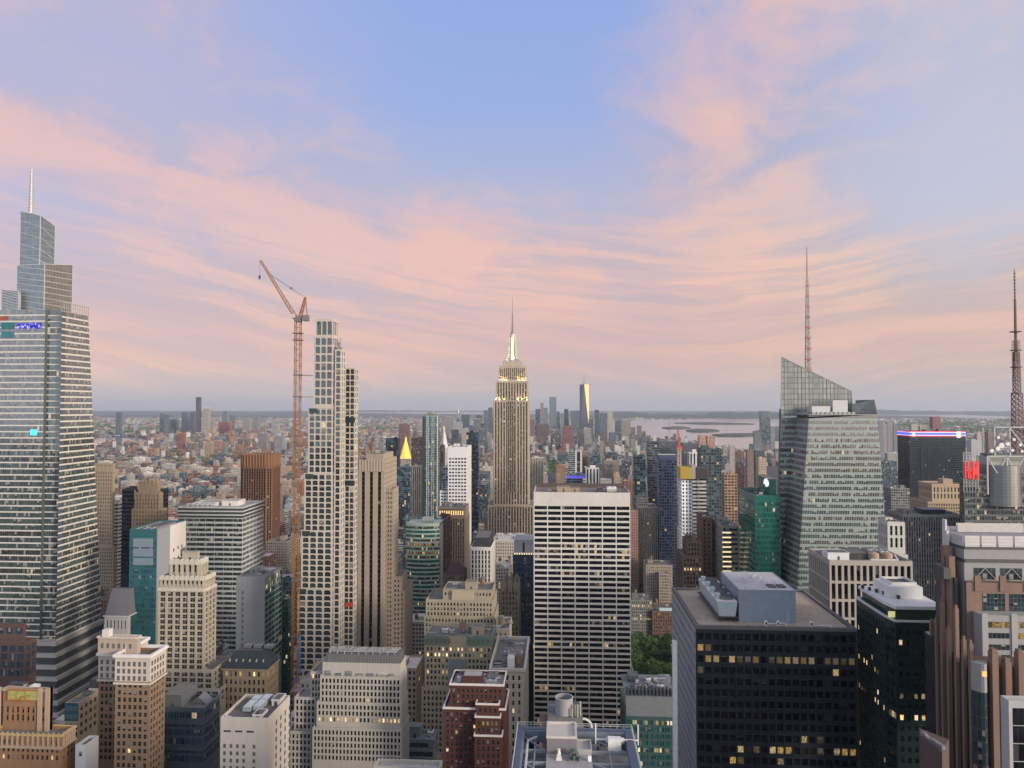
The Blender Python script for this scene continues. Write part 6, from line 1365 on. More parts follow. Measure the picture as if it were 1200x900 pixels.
for k in range(30): 
    zz = fz(690, 240)-2.6*k; b.box('shaft_mullion', paint((.05,.055,.06), .5), x0_-.02, xp-.98, 239.9, 240.02, zz, zz+.3)
# low ledge in front
m = MB(); m.prism([(xat(1077, 221, 860), 221), (xat(1079, 216, 860), 216), (xat(1104, 206, 880), 206), (xat(1112, 214, 880), 214)], 0, at(1090, 866, 214)[1]); b.part('lower_wing', m, stone((.11,.085,.08), .2)); m = MB()
q = random.Random(6)
for k in range(12): x_ = xat(1082+k*2, 215-k*.7, 868); m.box(x_, x_+.9, 215-k*.7, 216-k*.7, at(1090, 866, 214)[1], at(1090, 866, 214)[1]+q.uniform(.3, 1.3))
m.each('wing_vent', paint((.2,.2,.21), .5), b.root); b.tiers += [(X_(1110), XE, Yg, Yg+50, 0, z3), (xat(1090,259,800), xat(1200,222,800), 222, 262, 0, at(1115, 760, 240)[1])]; b.finish(900)
G('glass_block', 'corner of a dark glass block with a white metal edge, bottom right corner', 'office block', paint((.36,.36,.38), .4), g_black,
  [(1182, 1260, 1176, 822, 168, S(bay=8, fh=3.8, ww=.99, wh=.97, sill=.02, rec=.15, edge=.7, nu=5, lit=0), s_blank)], vb=900, clut=None, roof=roofing((.12,.14,.15)))

# ------------------------------------------------------------------ behind: the faceted crystal tower with the lattice spire
CR = paint((.25,.295,.29), .3); g_cr = glass('crystal_glass', (.045,.07,.074), ior=2.0, lit=.008, ls=.4, blind=.22, blindc=(.30,.32,.30), fw=.06, fh=.03, frame=(.30,.33,.32)); g_crl = glass('crystal_glass_lit', (.07,.075,.065), ior=1.8, lit=.05, ls=.35, blind=.35, blindc=(.34,.35,.31), fw=.06, fh=.03, frame=(.30,.33,.32))
g_crp = glass('crystal_facet_sky', (.15,.135,.13), ior=2.1, lit=.0, blind=.2, blindc=(.3,.28,.27), fw=.05, fh=.03, frame=(.30,.31,.30), metal=.3, vary=.5)  # paler pinkish glass: the left facet's sky reflection is put into its colour
g_scr = glass('crystal_screen', (.20,.215,.205), ior=1.8, rough=.15, lit=.0, blind=.0, fw=.08, fh=.09, frame=(.07,.08,.075), vary=.35)
ct = empty('crystal_skyscraper', (xat(975, 540), 560, 0), 'faceted pale green glass skyscraper with a slanted top and a red and white lattice spire', 'skyscraper'); cb = Bld.__new__(Bld); cb.root = ct; cb.tiers = []
Yf = 530.0; wm = MB(); zlo = at(970, 705, Yf)[1]
def PP(px, py, Y): x, z = at(px, py, Y); return (x, Y, z)
f0 = [PP(933.5, 700, Yf), PP(1043.5, 700, Yf), PP(1029.5, 500, Yf), PP(948, 487, Yf)]
f0 = [PP(933.5, 700, Yf), PP(1043.5, 700, Yf), PP(1028.5, 486, Yf), PP(948, 486, Yf)]
band_wall(cb, f0, 4.15, .36, wm, lambda i, z: (g_crl if (i < 9 or i % 4 == 1) else g_cr), maxb=60, pane=1.6)
Yr = 560.0
fl = [PP(909.5, 700, Yr), (f0[0][0], Yf, f0[0][2]), (f0[3][0], Yf, f0[3][2]), PP(934.5, 479, Yr)]
band_wall(cb, fl, 4.15, .34, wm, g_crp, maxb=60, pane=1.6)
# back volume with the slanted top
bk = [PP(909.5, 700, Yr+.4), PP(940, 700, Yr+.4), PP(940, 480, Yr+.4), PP(913.5, 480, Yr+.4)]
band_wall(cb, [PP(911, 700, Yr+.6), PP(1000, 700, Yr+.6), PP(1000, 486, Yr+.6), PP(915.0, 486, Yr+.6)], 4.15, .38, wm, lambda i, z: g_riblit if i % 4 == 2 else g_cr, maxb=60, pane=1.6)
m = MB(); zs = lambda px, py: PP(px, py, Yr+.2)
scr = [zs(915.2, 487), zs(999, 487), zs(997.8, 458.5), zs(916, 418.5)]
Ls = scr[1][0]-scr[0][0]; Hs = 40.0
def uvq(p): return ((p[0]-scr[0][0])/3.0, (p[2]-scr[0][2])/4.0)
m.face(scr, 0, [uvq(p) for p in scr]); bkp = [(p[0]+9, p[1]+24, p[2]) for p in scr]
m.face([scr[1], bkp[1], bkp[2], scr[2]], 0, [(0,0),(12,0),(12,5),(0,5)]); m.face([bkp[0], scr[0], scr[3], bkp[3]], 0, [(0,0),(12,0),(12,14),(0,14)]); m.face([scr[3], scr[2], bkp[2], bkp[3]], 0, [(0,0),(8,0),(8,4),(0,4)])
cb.part('slanted_screen', m, g_scr); fr = MB()
for p, q_ in ((scr[3], scr[2]), (scr[0], scr[3]), (scr[2], bkp[2]), (scr[3], bkp[3]), (scr[1], scr[2])): fr.bar(p, q_, .6)
n_ = 20
for k in range(1, n_):
    x = scr[0][0]+Ls*k/n_; zt_ = scr[3][2]+(scr[2][2]-scr[3][2])*k/n_; fr.bar((x, Yr+.1, scr[0][2]), (x, Yr+.1, zt_), .22)
# front right raised edge
r0, r1, r2 = PP(998.5, 474, Yf+12), PP(1024.5, 468.5, Yf+3), PP(1029.0, 487, Yf+.1)
m = MB(); m.face([PP(998.5, 488, Yf+12), PP(1029.0, 488, Yf+2), r1, r0], 0, [(0,0),(9,0),(9,5),(0,5)]); m.face([PP(1029.0, 488, Yf+2), (r2[0]+1.5, Yf+40, r2[2]), (r1[0]+1.5, Yf+40, r1[2]), r1], 0, [(0,0),(12,0),(12,5),(0,5)]); m.face([PP(998.5, 488, Yf+12), r0, (r0[0], Yf+30, r0[2]), (r0[0], Yf+30, r2[2])], 0, [(0,0),(0,5),(6,5),(6,0)])
cb.part('raised_screen', m, g_scr); fr.bar(r0, r1, .5); fr.bar(r1, PP(1029, 488, Yf+2), .5); fr.bar((f0[3][0], Yf, f0[3][2]), (f0[2][0], Yf, f0[2][2]), .6); fr.bar(fl[3], (f0[3][0], Yf, f0[3][2]), .5)
cb.part('screen_frame', fr, paint((.22,.24,.23), .4))
zr = f0[2][2]-.3; m = MB(); m.face([(f0[3][0], Yf+.2, zr), (f0[2][0], Yf+.2, zr), (f0[2][0]+1.5, Yf+50, zr), (f0[3][0]-8, Yf+31, zr)]); cb.part('roof', m, roofing((.25,.25,.25)))
cb.roof = roofing((.4,.4,.4)); cb.wall = WT
for pa, pb, pt in ((951.5, 973, 476), (976, 993.5, 469)): cb.box('machine_house', paint((.44,.45,.45), .5), xat(pa, Yf+8, 480), xat(pb, Yf+8, 480), Yf+8, Yf+18, zr, at(970, pt, Yf+8)[1])
for k in range(10): cb.cooler(xat(952, Yf+3, 480)+k*3.0, Yf+3, zr, 2.2, 2.4, 1.8, 1)
m = MB(); xr0, xr1 = f0[1], f0[2]; xo = 1.2
m.face([f0[1], (f0[1][0], Yf+45, f0[1][2]), (f0[2][0], Yf+45, f0[2][2]), f0[2]]); m.face([(fl[0][0],Yr+.3,fl[0][2]), (xat(914.5,Yr+.6),Yr+.3,fl[3][2]), (xat(917,Yr+26),Yr+26,fl[3][2]), (xat(913,Yr+26),Yr+26,fl[0][2])]); cb.part('flank_glass', m, g_rib)
m = MB(); m.box(xat(911, Yr), f0[1][0], Yf+1, Yr+26, 0, zlo+1); cb.part('base', m, CR); cb.part('wall', wm, CR)
sx, sy = xat(948.3, 572, 430), 574.0; z0_, z1_ = at(948, 437, sy)[1], at(948, 289.5, sy)[1]; m = MB(); zm = z0_-14; RW = [paint((.42,.37,.35), .5), paint((.33,.13,.10), .5)]
n_ = 22
for k in range(n_):
    fa, fb = k/n_, (k+1)/n_; wa, wb = 4.2*(1-fa)+1.1*fa, 4.2*(1-fb)+1.1*fb; za, zb_ = zm+(z1_-zm)*.80*fa, zm+(z1_-zm)*.80*fb
    for sxx, syy in ((-1,-1),(1,-1),(1,1),(-1,1)): m.bar((sx+sxx*wa/2, sy+syy*wa/2, za), (sx+sxx*wb/2, sy+syy*wb/2, zb_), .5)
    for s in (-1, 1):
        f = 1 if k % 2 else -1
        m.bar((sx-f*wa/2, sy+s*wa/2, za), (sx+f*wb/2, sy+s*wb/2, zb_), .36); m.bar((sx+s*wa/2, sy-f*wa/2, za), (sx+s*wb/2, sy+f*wb/2, zb_), .36)
    if k % 2 == 0: m.ring(sx-wa/2, sx+wa/2, sy-wa/2, sy+wa/2, .35, za, za+.9, 1)
m.cyl(sx, sy, zm, zm+(z1_-zm)*.8, 1.1, .5, 8, 0); m.cyl(sx, sy, zm+(z1_-zm)*.8, z1_, .62, .3, 8, 1)
cb.part('spire', m, RW); cb.tiers = [(xat(911, Yr), f0[1][0], Yf, Yr+26, 0, at(920, 420, Yr)[1])]; cb.register(690)
# ------------------------------------------------------------------ green block with the cloud sign
GN = paint((.006,.10,.085), .3); b = G('green_glass_block', 'emerald green glass block with a glowing white cloud shaped sign on its raised corner', 'office block', GN, g_green,
  [(884.5, 914, 866, 580.5, 540, S(bay=5, fh=3.9, ww=.95, wh=.66, sill=.2, rec=.15, edge=.4, nu=5, litrow=.05, lit=.03, top=4.5))], winlit=g_greenlit, vb=690, clut=(10, 0), done=False, roof=roofing((.14,.13,.125)))
x0, x1, y0, y1, _, z = b.L[0]; xa = xat(888, 549, 560); y1b = max(y1-6, 575)
z2 = at(900, 561, 549)[1]; xl = xat(901.5, 549, 560); b.tiers.append((xa, x1, 549, y1b, z, z2))
b.box('raised_corner', GN, xl, x1-.2, 549, y1b, z-1.1, z2) ; b.cornice(xl, x1-.2, 549, y1b, .15, z2-.3, z2+.4, paint((.40,.33,.25), .5), 'coping')
ysg = deep(891, xl, 563); m = MB()
def puff(cy_, cz_, r): m.v and None; P = [(xl-.25, cy_+r*cos(2*pi*k/14), cz_+r*.8*sin(2*pi*k/14)) for k in range(14)]; m.face(P); [m.face([P[k], P[(k+1)%14], (xl-.02,)+P[(k+1)%14][1:], (xl-.02,)+P[k][1:]]) for k in range(14)]
zs_ = at(893, 565, 560)[1]
for i, (dy, dz, r) in enumerate(((0, 0, 2.6), (3.2, .9, 3.0), (6.4, .6, 2.6), (3.4, -1.0, 2.6), (8.6, -.3, 1.7))): m.face([(xl-.25-i*.02, 552.5+dy+r*cos(2*pi*k/14), zs_+dz+r*.8*sin(2*pi*k/14)) for k in range(14)])
b.part('cloud_sign', m, paint((.85,.9,1), .4, 0, 1.3, 'sign_glow')); b.box('sign_panel', paint((.02,.03,.22), .4), xl-.12, xl-.03, 549.8, 566, z2-3.2, z2-.6); b.finish(690)
# ------------------------------------------------------------------ dark tower with the light band on its top
g_op = glass('navy_glass', (.006,.016,.028), ior=1.4, lit=.006, ls=.6, blind=.05, blindc=(.03,.04,.05), fw=.04, fh=.10, frame=(.012,.018,.022))
b = G('navy_slab', 'wide navy black slab with a glowing blue and red band along its top edge', 'office block', paint((.006,.016,.026), .5), g_op,
  [(1066, 1131.5, 1051.5, 505.5, 1300, S(bay=26, fh=3.9, ww=.98, wh=.8, sill=.1, rec=.2, edge=.4, nu=26, top=12, lit=0))], vb=600, clut=None, done=False, roof=roofing((.06,.06,.06)))
x0, x1, y0, y1, _, z = b.L[0]; RE, BLU = paint((.75,.05,.06), .5, 0, .8, 'led_red'), paint((.06,.10,.9), .5, 0, 1.0, 'led_blue'); LV = paint((.45,.5,.95), .5, 0, .9, 'led_pale')
for mt_, a, c_ in ((RE, 0, 1.2), (LV, 1.2, 2.4), (BLU, 2.4, 6.0), (LV, 6.0, 7.2), (RE, 7.2, 8.4)): b.box('light_band', mt_, x0-.2, x1+.2, y0-.4, y0-.05, z-c_, z-a-.02); b.box('light_band', mt_, x0-.4, x0-.05, y0+.02, y1, z-c_, z-a-.02)
WL = paint((.9,.9,.9), .5, 0, 1.0, 'led_white')
m = MB(); xs = x1-(x1-x0)*.16
m.box(xs, xs+6, y0-.6, y0-.42, z-10.5, z-.2); b.part('light_panel', m, WL); m = MB(); xs = x0+4
m.box(xs, xs+4.5, y0-.6, y0-.42, z-6.3, z-4.3); m.box(xs+1.2, xs+3.2, y0-.62, y0-.43, z-8.6, z-2.0); b.part('light_panel', m, WL)
b.box('edge_pier', paint((.01,.015,.02), .4), x0+(x1-x0)*.19, x0+(x1-x0)*.2, y0-.5, y0-.02, 0, z-12); b.bulk(x0+52, x0+66, y0+10, y0+20, z-1.1, 5, OG); b.bulk(x0+30, x0+42, y0+10, y0+20, z-1.1, 4, OG); b.finish(600)
# tan deco block before it
b = G('deco_block', 'tan stepped art deco building in front of the navy slab', 'building', stone((.40,.315,.225), .18), g_dk,
  [(1087, 1128.5, None, 588, 830, S(bay=2.6, fh=3.6, ww=.45, wh=.55, rec=.3, fin=.25, finw=.7), None, 40), (1092, 1128, None, 567.5, 833, S(bay=3.6, fh=7, ww=.4, wh=.7, rec=.5, top=3), None, 30)], vb=606, clut=None, done=False)
x0, x1, y0, y1, _, z = b.L[1]; b.box('roof_house', stone((.40,.315,.225)), x0+14, x0+24, y0+4, y0+16, z-1.1, z+5); b.cornice(x0, x1, y0, y1, .4, z-.6, z+.5, stone((.45,.36,.26))); b.finish(606)
# grey vertical ribbed block
b = G('ribbed_block', 'grey aluminium office block with tight vertical ribs below the tan deco building', 'office block', paint((.24,.235,.24), .5), g_strip,
  [(1058, 1129, 1041, 603, 560, S(bay=1.75, fh=3.8, ww=.55, strip=True, rec=.4, edge=.3, fin=.25, finw=.5, top=2))], vb=690, clut=(8, 0), roof=roofing((.2,.2,.21)), done=False)
t = b.L[0]; b.bulk(t[0]+18, t[0]+34, t[2]+8, t[2]+22, t[5]-1.1, 3.5, paint((.03,.04,.06), .5)); b.finish(690)
b = G('pierced_block', 'small white stone block with square punched windows beside the faceted glass skyscraper', 'building', stone((.52,.50,.47), .12), g_dk,
  [(1036, 1064, None, 650, 478, S(bay=2.5, fh=3.5, ww=.55, wh=.6, rec=.4, lit=.06), None, 20), (1040, 1062, None, 612, 481, S(bay=3.1, fh=7.5, ww=.5, wh=.8, sill=.1, rec=.5), None, 14)], winlit=g_lit, vb=690, clut=(3, 0))
# ------------------------------------------------------------------ glass tower with the drum, the red letters and the dark mast
CN = paint((.09,.105,.115), .35, .2); g_cn = glass('mirror_glass', (.05,.06,.065), ior=2.1, lit=.015, blind=.25, blindc=(.14,.14,.13), fw=.06, fh=.05, frame=(.06,.07,.075), metal=.3)
b = Bld('mast_tower', 'glass tower with a metal drum, white trusses, red letter sign and dark lattice mast', 'tower', (xat(1180, 520), 545), CN, g_cn, g_riblit, roofing((.12,.13,.13)))
Yc = 520.0; xa, xb = xat(1147, Yc, 580), xat(1262, Yc, 580); zt_ = at(1170, 556, Yc)[1]; sc_ = S(bay=6.5, fh=3.9, ww=.94, wh=.72, sill=.14, rec=.2, edge=.4, nu=4, litrow=.05, lit=.02, top=1)
b.tier(xa, xb, Yc+6, Yc+23, 0, zt_, sc_, None, at(1170, 640, Yc)[1]); b.tier(xat(1130, Yc+3, 580), xa-.1, Yc+3, Yc+9, 0, at(1140, 562, Yc)[1], sc_, None, at(1170, 640, Yc)[1])
dx, dy = xat(1180, Yc+4, 560), Yc+12.0; m = MB(); zd0, zd1 = at(1180, 580, Yc)[1], at(1180, 546, Yc)[1]; m.cyl(dx, dy, zd0-8, zd1, 12.4, 12.4, 32)
for k in range(9): zz = zd0-1+(zd1-zd0)*k/9; m.cyl(dx, dy, zz, zz+.8, 12.75, 12.75, 32)
b.part('drum', m, paint((.20,.215,.225), .35, .6)); FR = paint((.34,.355,.365), .45)
zb0, zb1 = at(1180, 552, Yc)[1], at(1180, 535, Yc)[1]
m = MB(); xs = [xat(p, Yc+4, 545) for p in (1155, 1178, 1198, 1222)]
for x in xs: m.bar((x, Yc+2, zd0), (x, Yc+2, zb1), .9)
m.bar((xs[0], Yc+2, zb1), (xs[-1], Yc+2, zb1), .9)
for p, q_ in zip(xs, xs[1:]): mid = (p+q_)/2; m.bar((p, Yc+2, zb1), (mid, Yc+2, zb0-2), .7); m.bar((mid, Yc+2, zb0-2), (q_, Yc+2, zb1), .7)
b.part('lower_truss', m, FR); b.box('upper_house', paint((.30,.32,.29), .5), xs[0]+3, xs[-1], Yc+8, Yc+21, zt_-1, zb1-.5)
zc0, zc1 = zb1, at(1185, 501, Yc)[1]; m = MB(); xs = [xat(p, Yc+5, 520) for p in (1166.5, 1184.5, 1204, 1224)]
for x in xs:
    for yy in (Yc+6, Yc+20): m.bar((x, yy, zc0), (x, yy, zc1), .9)
for yy in (Yc+6, Yc+20): m.bar((xs[0], yy, zc1), (xs[-1], yy, zc1), .9)
for x in xs: m.bar((x, Yc+6, zc1), (x, Yc+20, zc1), .7)
for p, q_ in zip(xs[1:], xs[2:]): m.bar((p, Yc+6, zc1), (q_, Yc+6, zc0+4), .7)
b.part('upper_truss', m, FR); b.box('roof_deck', paint((.10,.11,.11), .6), xs[0]-2, xs[-1], Yc+6, Yc+20, zc0-.2, zc0+1.2); q = random.Random(31)
for k in range(9):
    xx, zz, r = xat(1162+q.uniform(0, 36), Yc+4, 510), zc0+2+q.uniform(0, 14), q.uniform(.9, 1.9); m = MB(); n_ = 12
    m.face([(xx+r*cos(2*pi*j/n_), Yc+4.2, zz+r*sin(2*pi*j/n_)) for j in range(n_)]); [m.face([(xx+r*cos(2*pi*j/n_), Yc+4.2, zz+r*sin(2*pi*j/n_)), (xx+r*cos(2*pi*(j+1)/n_), Yc+4.2, zz+r*sin(2*pi*(j+1)/n_)), (xx, Yc+5.3, zz)]) for j in range(n_)]; m.bar((xx, Yc+5.2, zz), (xx, Yc+6.4, zz-1), .25)
    b.part('dish', m, paint((.60,.60,.58), .5))
mx_, my_ = xat(1191.5, Yc+14, 450), Yc+14.0; z0_, z1_ = zc0, at(1190, 315.5, my_)[1]; m = MB(); MD = paint((.15,.095,.085), .6); hh = z1_-z0_
def lat(za, zb_, wa, wb, n_, t):
    for k in range(n_):
        fa, fb = k/n_, (k+1)/n_; w0, w1 = wa+(wb-wa)*fa, wa+(wb-wa)*fb; z0, z1 = za+(zb_-za)*fa, za+(zb_-za)*fb
        for s1, s2 in ((-1,-1),(1,-1),(1,1),(-1,1)): m.bar((mx_+s1*w0/2,my_+s2*w0/2,z0),(mx_+s1*w1/2,my_+s2*w1/2,z1), t*1.3)
        for s in (-1,1):
            for f in (-1, 1): m.bar((mx_-f*w0/2,my_+s*w0/2,z0),(mx_+f*w1/2,my_+s*w1/2,z1), t)
            m.bar((mx_+s*w0/2,my_-w0/2,z0),(mx_+s*w1/2,my_+w1/2,z1), t)
            m.bar((mx_-w1/2,my_+s*w1/2,z1),(mx_+w1/2,my_+s*w1/2,z1), t); m.bar((mx_+s*w1/2,my_-w1/2,z1),(mx_+s*w1/2,my_+w1/2,z1), t)
zk = z0_+hh*.33; lat(z0_, zk, 5.4, 4.6, 12, .42); lat(zk, z0_+hh*.55, 3.4, 2.6, 9, .38)
for k in range(26): zz = z0_+hh*(.40+.22*k/26); m.ring(mx_-1.5, mx_+1.5, my_-1.5, my_+1.5, .5, zz, zz+.35)
for f in (.33, .47, .56, .66): m.cyl(mx_, my_, z0_+hh*f, z0_+hh*f+.6, 3.6, 3.6, 10)
m.cyl(mx_, my_, z0_+hh*.5, z0_+hh*.84, 1.15, .8, 8); m.cyl(mx_, my_, z0_+hh*.84, z1_, .45, .25, 6)
for k in range(8): zz = z0_+hh*(.85+.14*k/8); m.cyl(mx_, my_, zz, zz+1.0, .8, .8, 6)
b.part('mast', m, MD)
# letters on a scaffold
m = MB(); xl0, xl1 = xat(1131.5, Yc-1, 540), xat(1149, Yc-1, 540); zl0, zl1 = at(1140, 570, Yc)[1], at(1140, 530, Yc)[1]
for k in range(6):
    x = xl0+(xl1-xl0)*k/5; m.bar((x, Yc+1.8, zl0-4), (x, Yc+1.8, zl1), .28)
for k in range(12):
    zz = zl0+(zl1-zl0)*k/11; m.bar((xl0, Yc+1.8, zz), (xl1, Yc+1.8, zz), .25)
    if k < 11:
        for j in range(5): x = xl0+(xl1-xl0)*j/5; m.bar((x, Yc+1.8, zz), (x+(xl1-xl0)/5, Yc+1.8, zz+(zl1-zl0)/11), .2)
b.part('sign_scaffold', m, paint((.34,.35,.36), .5)); RED = paint((.72,.03,.03), .5, 0, .25, 'red_sign')
def letter(ch, px0, px1, py0, py1, lean=0):
    x0_, z1l = at(px0, py0, Yc); x1_, z0l = at(px1, py1, Yc); m = MB(); W_, H_ = x1_-x0_, z1l-z0l; t = W_*.28
    L = {'H': (((.14,0),(.14,1)), ((.86,0),(.86,1)), ((.14,.5),(.86,.5))), 'M': (((.12,0),(.12,1)), ((.88,0),(.88,1)), ((.12,1),(.5,.25)), ((.5,.25),(.88,1))),
         '&': (((.9,0),(.25,.78)), ((.25,.78),(.5,1)), ((.5,1),(.72,.78)), ((.72,.78),(.15,.35)), ((.15,.35),(.2,.08)), ((.2,.08),(.5,0)), ((.5,0),(.9,.4)))}[ch]
    for i, (p, q_) in enumerate(L): m.bar((x0_+W_*p[0]+lean*p[1], Yc+.8-i*.03, z0l+H_*p[1]), (x0_+W_*q_[0]+lean*q_[1], Yc+.8-i*.03, z0l+H_*q_[1]), t)
    b.part('letter', m, RED)
letter('H', 1131.2, 1136.4, 541, 561); letter('&', 1136.6, 1139.6, 549, 561); letter('M', 1140.2, 1147.6, 540.5, 562)
b.finish(690)

# ------------------------------------------------------------------ towers farther off, whose small windows belong to the wall finish
def uvbox(m, x0, x1, y0, y1, z0, z1, bay=3.2, fh=3.6, mi=0, mr=1, taper=0.0, k0=0):
    a = [(x0,y0),(x1,y0),(x1,y1),(x0,y1)]; t = taper
    c = [(x0+t,y0+t),(x1-t,y0+t),(x1-t,y1-t),(x0+t,y1-t)]
    nv = max(1, round((z1-z0)/fh))
    for k in range(4):
        p, q = a[k], a[(k+1)%4]; P, Q = c[k], c[(k+1)%4]; L = abs(q[0]-p[0])+abs(q[1]-p[1]); nu = max(1, round(L/bay)); u0 = k*37+k0
        m.face([(*p,z0),(*q,z0),(*Q,z1),(*P,z1)], mi, [(u0,0),(u0+nu,0),(u0+nu,nv),(u0,nv)])
    m.face([(*p,z1) for p in c], mr)
FM = {'punch': facade_mat('distant_wall', ww=.52, wh=.55, lit=.018, ls=.6), 'grid': facade_mat('distant_grid_wall', ww=.72, wh=.62, lit=.015, ls=.6),
      'ribbon': facade_mat('distant_band_wall', ww=1.1, wh=.52, lit=.02, ls=.6), 'strip': facade_mat('distant_rib_wall', ww=.5, wh=1.1, lit=.0),
      'glass': facade_mat('distant_glass_wall', ww=.90, wh=.86, dark=(.025,.04,.055), lit=.02, gl=.12, ior=1.8, ls=.6)}
mR, nt_ = newmat('distant_roof'); oi_ = nod(nt_, 'ObjectInfo').outputs['Random']; gg = nod(nt_, 'TexNoise', {'Vector': nod(nt_, 'NewGeometry').outputs['Position'], 'Scale': .25, 'Detail': 6.0, 'Roughness': .7}).outputs[0]
rc = ramp(nt_, oi_, [(0, (.08,.08,.085)), (.35, (.18,.175,.17)), (.6, (.26,.25,.24)), (.8, (.38,.37,.36)), (1, (.50,.49,.47))])
finish(nt_, Base_Color=scalec(nt_, rc, mth(nt_, 'ADD', .55, mth(nt_, 'MULTIPLY', gg, .9))), Roughness=.95)
TANKM = paint((.15,.095,.06), .8)
def rooftop(m, x0, x1, y0, y1, z, q, tank=True, mi=0, mr=1):
    """parapet, stair house, tank and coolers of a distant roof (same mesh as its building)"""
    W, D = x1-x0, y1-y0
    if W > 6 and D > 6:
        m.ring(x0, x1, y0, y1, .0, z+.004, z+1.0, 4, .35)
        bw, bd = W*q.uniform(.2, .42), D*q.uniform(.2, .42); bx, by = x0+q.uniform(.1, .9)*(W-bw), y0+q.uniform(.15, .9)*(D-bd); m.box(bx, bx+bw, by, by+bd, z, z+q.uniform(2.8, 6), 4, False, mr)
        for _ in range(q.randint(2, 6)):
            w_, d = q.uniform(.8, 2.6), q.uniform(.8, 2.6); x, y = x0+1+q.random()*(W-w_-2), y0+1+q.random()*(D-d-2); m.box(x, x+w_, y, y+d, z+.02, z+q.uniform(.7, 2.0), q.choice([2, 4, 5]))
        if tank and q.random() < .55:
            x, y = x0+2.5+q.random()*(W-5), y0+2.5+q.random()*(D-5); r = q.uniform(1.4, 1.9)
            for sx in (-.7, .7):
                for sy in (-.7, .7): m.box(x+sx*r-.1, x+sx*r+.1, y+sy*r-.1, y+sy*r+.1, z, z+3, 3)
            m.cyl(x, y, z+3, z+6.2, r, r*.95, 10, 3); m.cyl(x, y, z+6.2, z+7.3, r*1.05, 0, 10, 3)
mW, nt_ = newmat('plain_wall'); gg = nod(nt_, 'TexNoise', {'Vector': nod(nt_, 'NewGeometry').outputs['Position'], 'Scale': .08, 'Detail': 6.0, 'Roughness': .65}).outputs[0]
finish(nt_, Base_Color=scalec(nt_, nod(nt_, 'ObjectInfo').outputs['Color'], mth(nt_, 'ADD', .7, mth(nt_, 'MULTIPLY', gg, .6))), Roughness=.85)
UNIT = paint((.45,.45,.45), .5); UNITD = paint((.05,.05,.055), .6)
def mats(style): return [FM[style], mR, UNIT, TANKM, mW, UNITD]
def colour(o, c):
    o.color = (*c, 1)
    return o
def far(name, label, cat, pa, pb, pt, Y, c, style='grid', pc=None, D=None, vb=None, bay=3.4, fh=3.7, steps=(), group=None, top=None):
    x0, x1, y0, y1, z = T(pa, pb, pc, pt, Y, D=D or (None if pc else max(18, (pb-pa)/FPX*Y*.8))); m = MB(); q = random.Random(int(pa*31+pt*7))
    if steps:                                     # setbacks below the top: (px widening each side, py)
        zl = 0; z_ = z
        for (wd, pt2) in steps:
            zz = at((pa+pb)/2, pt2, Y)[1]; e = wd/FPX*Y; uvbox(m, x0-e, x1+e, y0-e, y1+e, zl, zz, bay, fh); zl = zz
        uvbox(m, x0, x1, y0, y1, zl, z, bay, fh)
    else: uvbox(m, x0, x1, y0, y1, 0, z, bay, fh)
    if top: m.box(x0, x1, y0-.05, y1, z+.01, z+top[0], 4, False, 1)
    rooftop(m, x0, x1, y0, y1, z, q, False)
    o = m.build(name, mats(style), origin=((x0+x1)/2, (y0+y1)/2, 0)); tag(o, label, cat, group); colour(o, c)
    HEROES.append((min(pa, pc or pa), max(pb, pc or pb), pt, Y, vb or pt+30, (x0, x1, y0, y1))); return o, (x0, x1, y0, y1, z)
TEALG = (.10,.20,.20); NAVY = (.035,.05,.07); STEEL = (.16,.19,.22)
o, t = far('teal_tower', 'tall slim teal glass tower with pale vertical stripes left of the white grid tower', 'tower', 495, 513.3, 488, 1120, (.16,.27,.26), 'glass', vb=600, bay=3.0)
m = MB(); x0, x1, y0, y1, z = t
for f, w_ in ((.30, 1.1), (.40, .6), (.62, .8), (.74, .6), (.97, 1.6)): m.box(x0+(x1-x0)*f-w_/2, x0+(x1-x0)*f+w_/2, y0-.7, y0-.05, 0, z+1)
m.each('stripe', paint((.42,.45,.43), .5), o); m = MB()
for k in range(5): m.box(x0+2+k*4, x0+4.2+k*4, y0+2, y0+6, z, z+3+(k*7 % 5))
m.each('roof_screen', paint((.20,.16,.14), .6), o)
m = MB(); m.face([(x0-.06,y0,0),(x0+(x1-x0)*.17,y0-.06,0),(x0+(x1-x0)*.17,y0-.06,z),(x0-.06,y0,z)]); m.build('dark_flank', paint((.02,.05,.055), .3), o)
far('glass_tower', 'dark blue glass tower standing in front of the gold pyramid tower', 'tower', 465, 480.5, 548, 1250, (.07,.10,.14), 'glass', vb=595)
far('stone_tower', 'beige stone tower just right of the gold pyramid tower', 'tower', 481, 492.5, 547, 1300, (.36,.33,.28), 'strip', vb=590)
far('brown_tower', 'dark brown office tower behind the gold pyramid with warm lit floors', 'tower', 482, 499, 514, 1500, (.075,.045,.035), 'grid', vb=575)
far('black_tower', 'black glass tower standing left of the gold pyramid', 'tower', 452, 466.5, 514.5, 1350, (.022,.026,.035), 'glass', vb=570)
far('red_slab', 'distant purple red slab rising behind the gold pyramid', 'tower', 467, 479, 497.5, 2600, (.15,.085,.09), 'punch', vb=515)
far('brown_tower', 'thin dark brown slab against the white clock tower', 'tower', 514, 519.5, 523, 1150, (.07,.04,.04), 'strip', vb=600)
far('navy_tower', 'slim navy glass tower between the white grid tower and the spired skyscraper', 'tower', 546.5, 560.5, 507.5, 1300, NAVY, 'glass', vb=620)
far('teal_slab', 'small teal glass slab beside the foot of the white grid tower', 'tower', 519, 529, 548, 1010, (.12,.22,.24), 'glass', vb=600)
